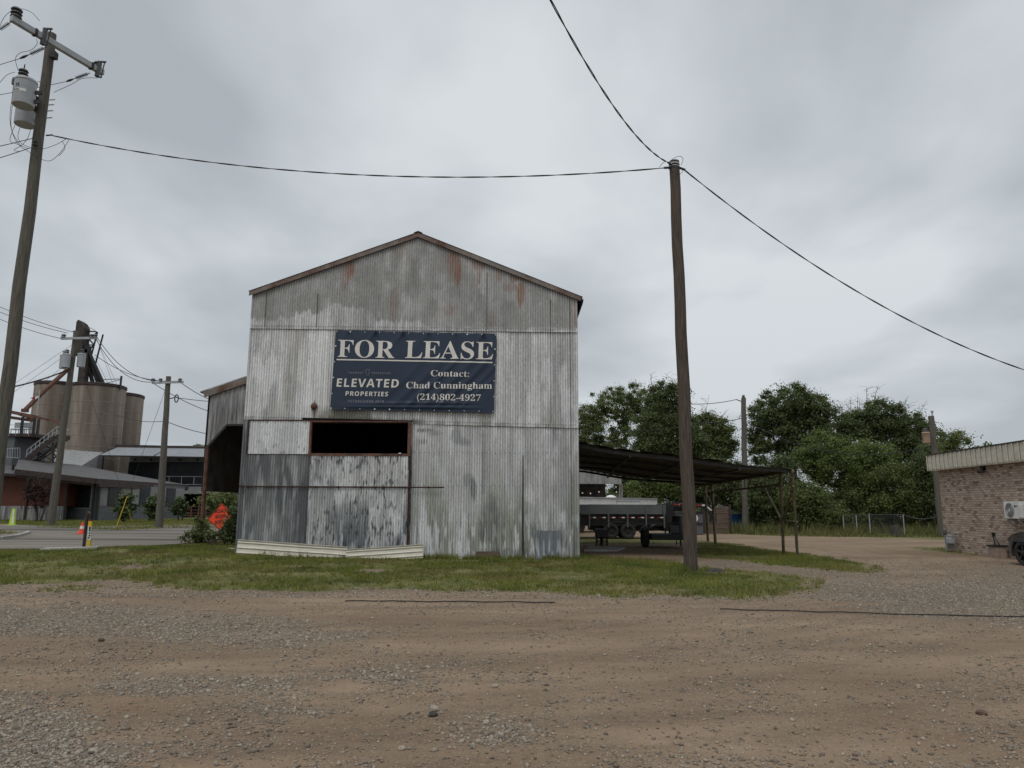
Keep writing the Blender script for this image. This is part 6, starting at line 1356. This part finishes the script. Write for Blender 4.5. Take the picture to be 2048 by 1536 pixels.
for (a_, b_) in (((78, 905), (106, 922)), ((106, 903), (78, 922)), ((106, 887), (118, 900)), ((118, 887), (106, 900)), ((78, 902), (118, 902)), ((106, 905), (118, 920)), ((118, 905), (106, 920)), ((62, 918), (78, 905)), ((94, 893), (106, 900)), ((60, 922), (120, 925))): q.beam(kq(*a_, 76), kq(*b_, 76), .10, .10)
q.build('braced_frame', M_BLACK, SR)

# street furniture on the left
VP = G(166, 1106); t = empty('vent_pipe', VP, 'dark hooked vent pipe rising from the grass near the yellow marker', 'vent pipe')
pts = [VP+Vector((0, 0, -.1)), at_y(174, 1034, VP.y), at_y(175, 1028, VP.y), at_y(177, 1025, VP.y), at_y(179.5, 1026, VP.y-.02), at_y(180.5, 1029, VP.y-.02)]
q = MB(); q.tube(pts, .045, 10); q.build('pipe', M_BROWNTRIM, t, smooth=True)
YM = G(177, 1104); t = empty('utility_marker', YM, 'yellow and white utility marker post at the roadside', 'marker post')
ht = at_y(181, 1041, YM.y).z; ln_ = Vector((at_y(181, 1041, YM.y).x-YM.x, 0, ht))
def seg(f0, f1, mat, nm, w_=.11): q = MB(); q.beam(YM+ln_*f0, YM+ln_*f1, w_, .05); return q.build(nm, mat, t)
seg(-.05, .385, M_YELLOW, 'lower_sleeve'); seg(.385, .81, M_WHITE, 'label_panel', .105); seg(.81, .975, M_YELLOW, 'upper_sleeve'); seg(.975, 1.0, M_RED, 'cap', .12)
q = MB()
for f in (.45, .52, .60, .68, .74, .78): p = YM+ln_*f; q.box(p+Vector((.01*(-1)**int(f*100), -.028, 0)), (.055, .004, .045))
q.build('label_print', M_BLACK, t)
q = MB(); s0 = [G(78, 1109.5), G(192, 1109.5), G(198, 1107), G(90, 1106.5)]; q.prism([gp(p, .0) for p in s0], (0, 0, .08)); tag(q.build('concrete_slab', M_SLAB), 'thin pale concrete slab in the grass by the yellow marker', 'slab')
TC = G(163, 1069.5); t = empty('traffic_cone', TC, 'orange traffic cone with a white band standing in the road', 'traffic cone')
q = MB(); q.lathe(TC+Vector((0, 0, .03)), [(.17, .03), (.11, .26)], 18); q.lathe(TC+Vector((0, 0, .03)), [(.085, .40), (.035, .60), (.001, .60)], 18); q.build('cone_body', M_REDCONE, t, smooth=True)
q = MB(); q.lathe(TC+Vector((0, 0, .03)), [(.112, .26), (.086, .40)], 18); q.build('white_band', M_WHITE, t, smooth=True)
q = MB(); q.box(TC+Vector((0, 0, .045)), (.42, .42, .05)); q.build('base', M_REDCONE, t)
LF = G(22, 1051); t = empty('lime_caution_post', LF, 'lime green tapering caution post on the grass in front of the red wing', 'caution post')
a_, b_ = at_y(17, 1051, LF.y), at_y(28, 1051, LF.y); tt_ = at_y(26, 1017, LF.y); t2_ = at_y(29.5, 1017, LF.y)
q = MB(); q.prism([a_, b_, t2_, tt_, at_y(23.5, 1020, LF.y)], (0, .15, 0)); q.build('blade', M_LIME, t); q = MB(); q.prism([at_y(23, 1047, LF.y-.02), at_y(27, 1047, LF.y-.02), at_y(29, 1020, LF.y-.02), at_y(26.5, 1020, LF.y-.02)], (0, .02, 0)); q.build('white_panel', M_WHITE, t)
q = MB(); q.box(LF+Vector((.0, .07, .03)), (.6, .4, .06)); q.build('base', M_LIME, t)
# road work sign
SGY = 36.0
c_ = at_y(441.5, 1034, SGY); SG = empty('road_work_sign', (c_.x, SGY, 0), 'orange diamond road work sign leaning beside the barn, half hidden by a bush', 'road sign')
u_ = Vector((math.cos(R(44)), 0, math.sin(R(44)))); v_ = Vector((-u_.z, 0, u_.x)); hs = .52
u_ = (at_y(445, 1006.5, SGY)-at_y(417.5, 1039.5, SGY)); v_ = (at_y(417.5, 1039.5, SGY)-at_y(443, 1062, SGY)); u_.y = .25*u_.length*.3; hs = .5
crn = [c_-u_*.5-v_*.5, c_+u_*.5-v_*.5, c_+u_*.5+v_*.5, c_-u_*.5+v_*.5]
nn = u_.cross(v_).normalized(); nn = nn if nn.y < 0 else -nn
q = MB(); q.prism(crn, -nn*.02); q.build('panel', M_ORANGE, SG)
q = MB(); ic = [c_+(p-c_)*.93 for p in crn]
for a_, b_ in zip(ic, ic[1:]+ic[:1]): q.beam(a_+nn*.006, b_+nn*.006, .03, .006, up=nn)
q.build('border_print', M_BLACK, SG)
ex = (u_.normalized()-v_.normalized()*-1).normalized(); ex = (u_.normalized()+(-v_).normalized()).normalized(); ez = (u_.normalized()+v_.normalized()).normalized()
for i, (tx, w_) in enumerate((('ROAD', .50), ('WORK', .54), ('AHEAD', .60))):
    o_ = c_+ez*(.20-i*.26)-ex*(w_/2)+nn*.008; put_text('legend_print', tx, (o_, o_+ex*w_, o_+ez*.18), M_BLACK, SG, 'sans')
q = MB(); q.beam(c_+Vector((0, .08, 0)), Vector((c_.x, SGY+.1, 0)), .05, .05); 
for dx in (-.5, .5): q.beam(Vector((c_.x, SGY+.1, .35)), Vector((c_.x+dx, SGY+.2, 0)), .04, .04)
q.build('stand', M_GALV, SG)

# ---------------------------------------------------------------- trees and shrubs
def leaves(c, rad, n, size, r):
    """n leaf quads in blobs: c (k,3) centres, rad (k,)"""
    k = len(c); idx = r.integers(0, k, n); d = r.normal(size=(n, 3)); d /= np.linalg.norm(d, axis=1)[:, None]
    P = c[idx]+d*(rad[idx]*np.minimum(np.abs(r.normal(0, .62, n)), 1.7))[:, None]*np.array([1, 1, .72])
    nrm = d*.6+r.normal(size=(n, 3))*.7+np.array([0, 0, .5]); nrm /= np.linalg.norm(nrm, axis=1)[:, None]
    t = np.cross(nrm, r.normal(size=(n, 3))); t /= np.linalg.norm(t, axis=1)[:, None]+1e-9; b_ = np.cross(nrm, t)
    s = (size*r.uniform(.6, 1.35, n))[:, None]; a = t*s*.5; w_ = b_*s*.30; bend = nrm*s*.12
    V = np.stack([P-a, P-w_+bend*.5, P+a-bend, P+w_+bend*.5], 1).reshape(-1, 3)
    return V, np.arange(4*n).reshape(-1, 4)
def plant(name, label, cat, foot, blobs, n, size, mat, group=None, seed=1, trunk=.25, crown='crown', fork=.45, stems=1, bare=0, nclump=90, crad=(.45, .95)):
    """blobs: list of (centre Vector, rx, ry, rz) overall crown volumes"""
    r = np.random.default_rng(seed); foot = Vector(foot); t = empty(name, foot, label, cat, group)
    if size > .2 and foot.y > 45 and n > 8000: n = int(n*3.5); size *= .58; nclump = int(nclump*2.8); crad = (crad[0]*.8, crad[1]*.95); blobs = [(b_[0], b_[1]*1.06, b_[2], b_[3]*1.06) for b_ in blobs]
    vol = np.array([b_[1]*b_[2]*b_[3] for b_ in blobs]); pk = r.choice(len(blobs), nclump, p=vol/vol.sum())
    C = []
    for k in pk:
        c_, rx, ry, rz = blobs[k]; d = r.normal(size=3); d /= np.linalg.norm(d); d *= r.random()**.33*.92; C.append((c_.x+d[0]*rx, c_.y+d[1]*ry, max(.25, c_.z+d[2]*rz)))
    C = np.array(C); rad = r.uniform(*crad, len(C))
    V, F = leaves(C, rad, n, size, r); npmesh(crown, V, F, mat, t)
    # limbs: grow a tree from the trunk head to every clump
    top = min(C[:, 2].min()+.35*(C[:, 2].max()-C[:, 2].min()), foot.z+fork*(C[:, 2].max()-foot.z)); q = MB()
    mean = C.mean(0)
    for s in range(stems):
        off = Vector((r.normal()*.1*(stems > 1), r.normal()*.1*(stems > 1), 0))
        head = Vector((foot.x+(mean[0]-foot.x)*.25, foot.y+(mean[1]-foot.y)*.25, top))+off*4
        pts = [foot+off+Vector((0, 0, -.1)), foot.lerp(head, .5)+off+Vector((r.normal()*.08, r.normal()*.08, 0)), head]; q.tube(pts, [trunk*1.15, trunk*.9, trunk*.72], 9)
    nodes = [(np.array(head), trunk*.7)]; par = [-1]; cnt = []
    order = np.argsort(np.linalg.norm(C-np.array(head), axis=1))
    tree_ = [(np.array(head), -1)]
    for o_ in order:
        c_ = C[o_]; best, bd = 0, 1e9
        for j, (p, _) in enumerate(tree_):
            dd = np.linalg.norm(c_-p)+.35*np.linalg.norm(p-tree_[0][0])
            if dd < bd: bd, best = dd, j
        tree_.append((c_, best))
    load = [1]*len(tree_)
    for j in range(len(tree_)-1, 0, -1): load[tree_[j][1]] += load[j]
    for j in range(1, len(tree_)):
        c_, pj = tree_[j]; p = tree_[pj][0]; ra = max(.018, trunk*.62*(load[j]/load[0])**.5); m_ = (p+c_)/2+r.normal(size=3)*.06*np.linalg.norm(c_-p)+np.array([0, 0, .06*np.linalg.norm(c_-p)])
        q.tube([p, m_, c_], [ra*1.15, ra, ra*.75], 6, cap=False)
    for k in range(bare):
        c_ = C[np.argsort(-C[:, 2])[r.integers(max(8, len(C)//3))]]; tip = c_+np.array([r.normal()*.45, r.normal()*.4, abs(r.normal())*.35+1.0])
        q.tube([c_, (c_+tip)/2+r.normal(size=3)*.1, tip], [.022, .016, .007], 5, cap=False)
        for s in range(5):
            a_ = c_+(tip-c_)*r.uniform(.3, .9); q.tube([a_, a_+np.array([r.normal()*.2, r.normal()*.2, .12]), a_+np.array([r.normal()*.35, r.normal()*.3, .32])], [.010, .008, .005], 4, cap=False)
    q.build('trunk', M_BARK, t); return t
def pb(px, py, rx, rz, Y, ry=None):
    s = Y/FPX; c_ = at_y(px, py, Y); return (c_, rx*s, (ry if ry else max(rx, rz)*s*.8), rz*s)
TG = 'broad-leaved trees along the far side of the lane'
plant('tree', 'large tree directly right of the barn with an uneven olive-green top', 'tree', at_y(1255, 1062, 76)-Vector((0, 0, at_y(1255, 1062, 76).z)), [pb(1205, 870, 55, 60, 76), pb(1255, 805, 60, 40, 76), pb(1275, 870, 60, 60, 76), pb(1190, 815, 28, 32, 76), pb(1178, 865, 30, 60, 76)], 26000, .26, M_LEAF_B, TG, 101, .30, nclump=120)
plant('tree', 'darker tree crowned above the canopy, just left of the bare pole', 'tree', at_y(1345, 1062, 54)-Vector((0, 0, at_y(1345, 1062, 54).z)), [pb(1335, 805, 42, 45, 54), pb(1350, 880, 60, 60, 54), pb(1310, 860, 40, 60, 54)], 22000, .26, M_LEAF_A, TG, 102, .30, bare=16, nclump=100)
plant('tree', 'spreading tree right of the bare pole thinning out towards the slim pole', 'tree', at_y(1410, 1062, 56)-Vector((0, 0, at_y(1410, 1062, 56).z)), [pb(1415, 880, 50, 60, 56), pb(1445, 880, 28, 50, 56), pb(1400, 930, 50, 40, 56)], 13000, .25, M_LEAF_B, TG, 103, .24, nclump=80, crad=(.35, .75), bare=6)
plant('tree', 'tall airy tree right of the slim pole, its lower left branches open to the sky', 'tree', at_y(1592, 1062, 52)-Vector((0, 0, at_y(1592, 1062, 52).z)), [pb(1580, 815, 78, 48, 52), pb(1545, 855, 50, 62, 52), pb(1630, 848, 48, 60, 52), pb(1600, 890, 60, 50, 52), pb(1530, 905, 26, 40, 52)], 25000, .25, M_LEAF_A, TG, 104, .34, nclump=115, crad=(.35, .8))
plant('tree', 'dark dense tree whose crown rises between the airy tree and the brick building', 'tree', at_y(1745, 1062, 53)-Vector((0, 0, at_y(1745, 1062, 53).z)), [pb(1760, 840, 60, 42, 53), pb(1800, 865, 55, 50, 53), pb(1715, 865, 50, 50, 53), pb(1830, 900, 40, 70, 53)], 24000, .25, M_LEAF_A, TG, 105, .34, nclump=115, bare=22, crad=(.4, .85))
plant('tree', 'distant tree top showing over the cream fascia of the brick building', 'tree', at_y(1900, 1050, 66)-Vector((0, 0, at_y(1900, 1050, 66).z)), [pb(1900, 885, 35, 25, 66), pb(1890, 930, 50, 50, 66)], 9000, .30, M_LEAF_B, TG, 106, .25, nclump=50)
plant('tree', 'smallest rounded tree top farthest right above the brick building roof', 'tree', at_y(1965, 1050, 68)-Vector((0, 0, at_y(1965, 1050, 68).z)), [pb(1960, 895, 22, 18, 68), pb(1965, 940, 40, 45, 68)], 7000, .30, M_LEAF_A, TG, 107, .22, nclump=40)
BG = 'dense bushes under the trees along the lane'
for i, (lab, bl, Y, n, mat) in enumerate((
    ('big mid-green bush mounded below the dark dense tree, highest of the thicket', [(1690, 940, 75, 60), (1640, 910, 50, 45), (1740, 930, 60, 50)], 48, 26000, M_LEAF_C),
    ('shadowy bush filling the thicket behind the chain-link fence', [(1780, 985, 75, 60), (1830, 1010, 45, 55), (1720, 1010, 60, 45)], 47, 22000, M_LEAF_B),
    ('bush in front of the trunk of the airy tree, right of the canopy posts', [(1610, 1010, 50, 50), (1650, 1030, 40, 35)], 46, 15000, M_LEAF_B),
    ('bush behind the canopy posts with a blue cabin peeping through', [(1520, 1000, 45, 55), (1560, 960, 50, 50), (1545, 1030, 40, 30)], 47.5, 17000, M_LEAF_A),
    ('bush beneath the slim pole reaching the board fence', [(1470, 970, 50, 50), (1430, 960, 40, 45)], 50, 12000, M_LEAF_A),
    ('leafy bush seen through the canopy above the white roofed shed', [(1380, 975, 55, 35), (1330, 965, 50, 40), (1290, 980, 40, 30)], 52, 15000, M_LEAF_C),
    ('bush behind the tin building visible beneath the canopy roof', [(1260, 960, 45, 55), (1300, 930, 50, 50), (1220, 930, 60, 50)], 74, 16000, M_LEAF_A),
    ('dark creeper-covered bush at the corner of the brick building', [(1855, 960, 28, 70), (1870, 1020, 22, 50)], 46, 13000, M_LEAF_A))):
    f_ = at_y(bl[0][0], 1060, Y); plant('bush', lab, 'bush', (f_.x, Y, 0), [pb(*b_, Y) for b_ in bl], n, .21, mat, BG, 200+i, .10, 'foliage', .3, 3, nclump=80, crad=(.4, .9))
plant('tree', 'sliver of a faraway green tree beyond the awning building', 'tree', at_y(405, 1010, 130)-Vector((0, 0, at_y(405, 1010, 130).z)), [pb(400, 895, 22, 8, 130), pb(410, 930, 40, 40, 130)], 6000, .5, M_LEAF_B, None, 301, .3, nclump=30)
for i, (px, pt, w_, lab) in enumerate(((250, 985, 18, 'small magnolia-like tree behind the yellow guy guard'), (308, 990, 17, 'small magnolia-like tree just left of the crossarm pole'), (360, 993, 14, 'small magnolia-like tree at the far end of the grey building'))):
    Y = 63+i*4; f_ = at_y(px, 1040, Y); plant('small_tree', lab, 'small tree', (f_.x, Y, 0), [pb(px, (pt+1035)/2+2, w_, (1040-pt)/2-2, Y), pb(px+3, pt+14, w_*.6, 12, Y)], 2600, .26, M_LEAF_M, 'small trees planted along the grey building', 310+i, .06, 'crown', .3, 2, nclump=26, crad=(.25, .5))
f_ = at_y(74, 1048, 64); plant('small_tree', 'small bare-looking dark red tree in front of the red wing', 'small tree', (f_.x, 64, 0), [pb(75, 992, 26, 24, 64)], 1500, .17, M_LEAF_R, None, 320, .07, 'crown', .5, 4, bare=14, nclump=34, crad=(.3, .6))
f_ = at_y(404, 1090, 28.6); plant('bush', 'loose young bush growing round the lean-to post', 'bush', (f_.x, 28.6, 0), [pb(404, 1066, 24, 22, 28.6), pb(385, 1072, 18, 10, 28.6), pb(428, 1074, 14, 12, 28.6), pb(400, 1045, 12, 14, 28.6)], 1150, .13, M_LEAF_B, None, 330, .03, 'foliage', .3, 5, nclump=34, crad=(.16, .36))
f_ = at_y(462, 1090, 26.5); plant('bush', 'dark bush pressed against the left edge of the barn in front of the orange sign', 'bush', (f_.x, 26.5, 0), [pb(470, 1045, 15, 40, 26.5), pb(458, 1066, 14, 20, 26.5)], 3000, .12, M_LEAF_A, None, 331, .03, 'foliage', .3, 5, nclump=46, crad=(.16, .36))
f_ = at_y(450, 1060, 50); plant('bush', 'green growth seen through the open lean-to beyond the road', 'bush', (f_.x, 50, 0), [pb(440, 1015, 50, 35, 50), pb(470, 1030, 40, 30, 50)], 7000, .22, M_LEAF_B, None, 332, .05, 'foliage', .3, 4, nclump=50)

r = np.random.default_rng(400); n_ = 260
C = np.stack([r.uniform(at_y(1120, 1000, 88).x, at_y(2000, 1000, 88).x, n_), r.uniform(84, 92, n_), r.uniform(.3, 3.6, n_)], 1)
V, F = leaves(C, r.uniform(.7, 1.5, n_), 42000, .30, r); th = npmesh('thicket', V, F, M_LEAF_A); th['kind'] = 'stuff'
n_ = 420; an = r.uniform(-1.25, 1.25, n_); rr_ = r.uniform(160, 185, n_)
C = np.stack([np.sin(an)*rr_, np.cos(an)*rr_, r.uniform(.5, 5.2, n_)], 1); V, F = leaves(C, r.uniform(1.6, 3.2, n_), 30000, .8, r); tl = npmesh('treeline', V, F, M_LEAF_A); tl['kind'] = 'stuff'
# ---------------------------------------------------------------- sky and light
SUN_EL, SUN_AZ = R(58), R(205)     # high, behind the camera to the left; a veiled sun
w = bpy.data.worlds.new('World'); scene.world = w; w.use_nodes = True; nt = w.node_tree; N = nt.nodes.new; L = nt.links.new
bg = nt.nodes['Background']; bg.inputs['Strength'].default_value = .1
sky = nd('ShaderNodeTexSky', sky_type='NISHITA'); sky.sun_disc = False; sky.sun_elevation = SUN_EL; sky.sun_rotation = SUN_AZ
tc = nd('ShaderNodeTexCoord'); sp = nd('ShaderNodeSeparateXYZ'); L(tc.outputs['Generated'], sp.inputs[0])
zz = mth('ADD', mth('MAXIMUM', sp.outputs[2], 0.), .22)
cv = nd('ShaderNodeCombineXYZ'); L(mth('DIVIDE', sp.outputs[0], zz), cv.inputs[0]); L(mth('DIVIDE', sp.outputs[1], zz), cv.inputs[1])
mp = nd('ShaderNodeMapping'); mp.inputs['Location'].default_value = (3.7, 1.9, 0); mp.inputs['Scale'].default_value = (1.0, .8, 1); L(cv.outputs[0], mp.inputs[0])
n1 = nd('ShaderNodeTexNoise', Scale=1.3, Detail=5.0, Roughness=.47, Distortion=.2); L(mp.outputs[0], n1.inputs['Vector'])
n2 = nd('ShaderNodeTexNoise', Scale=.5, Detail=3.0); L(mp.outputs[0], n2.inputs['Vector'])
cl = mth('ADD', mth('MULTIPLY', n1.outputs['Fac'], .6), mth('MULTIPLY', n2.outputs['Fac'], .4))
def lobe(px, py, c0, amt):
    dv_ = ray(px, py).normalized(); dt = nd('ShaderNodeVectorMath', operation='DOT_PRODUCT'); L(tc.outputs['Generated'], dt.inputs[0]); dt.inputs[1].default_value = dv_
    return rmp(dt.outputs['Value'], c0, 1., 0., amt)
for lb in ((1500, 130, .93, .04), (1560, 650, .975, .04), (560, 330, .97, .03), (760, 780, .93, -.03), (150, 480, .95, -.035), (1000, 420, .975, -.03), (1900, 420, .96, -.03)): cl = mth('ADD', cl, lobe(*lb))
crp = nd('ShaderNodeValToRGB'); el = crp.color_ramp.elements; el[0].position = .43; el[0].color = (.475, .515, .552, 1); el[1].position = .575; el[1].color = (.79, .83, .855, 1)
e = el.new(.50); e.color = (.61, .655, .69, 1)
L(cl, crp.inputs['Fac'])
hor = mixc(rmp(sp.outputs[2], .02, .32, .45, 0.), crp.outputs['Color'], (.54, .58, .62))
sc_ = nd('ShaderNodeVectorMath', operation='SCALE'); L(hor, sc_.inputs[0]); L(rmp(sp.outputs[2], .62, .95, 9.0, 17.), sc_.inputs['Scale'])
mxs = mixc(.06, sc_.outputs[0], sky.outputs[0]); 
# below the horizon: dull earth colour
fin = mixc(rmp(sp.outputs[2], -.02, .0), (1.2, 1.05, .9), mxs)
L(fin, bg.inputs['Color'])
sl = bpy.data.lights.new('sun', 'SUN'); sl.energy = 1.1; sl.angle = R(18); sl.color = (1, .97, .93); so = bpy.data.objects.new('sun', sl); COL.objects.link(so)
sdir = Vector((math.sin(SUN_AZ)*math.cos(SUN_EL), math.cos(SUN_AZ)*math.cos(SUN_EL), math.sin(SUN_EL)))
so.rotation_euler = sdir.to_track_quat('Z', 'Y').to_euler(); so.location = (0, -10, 40)
scene.view_settings.view_transform = 'Standard'; scene.view_settings.look = 'None'; scene.view_settings.exposure = 0; scene.view_settings.gamma = 1
scene.render.engine = 'CYCLES'
try: scene.cycles.use_denoising = True; scene.cycles.max_bounces = 6
except Exception: pass
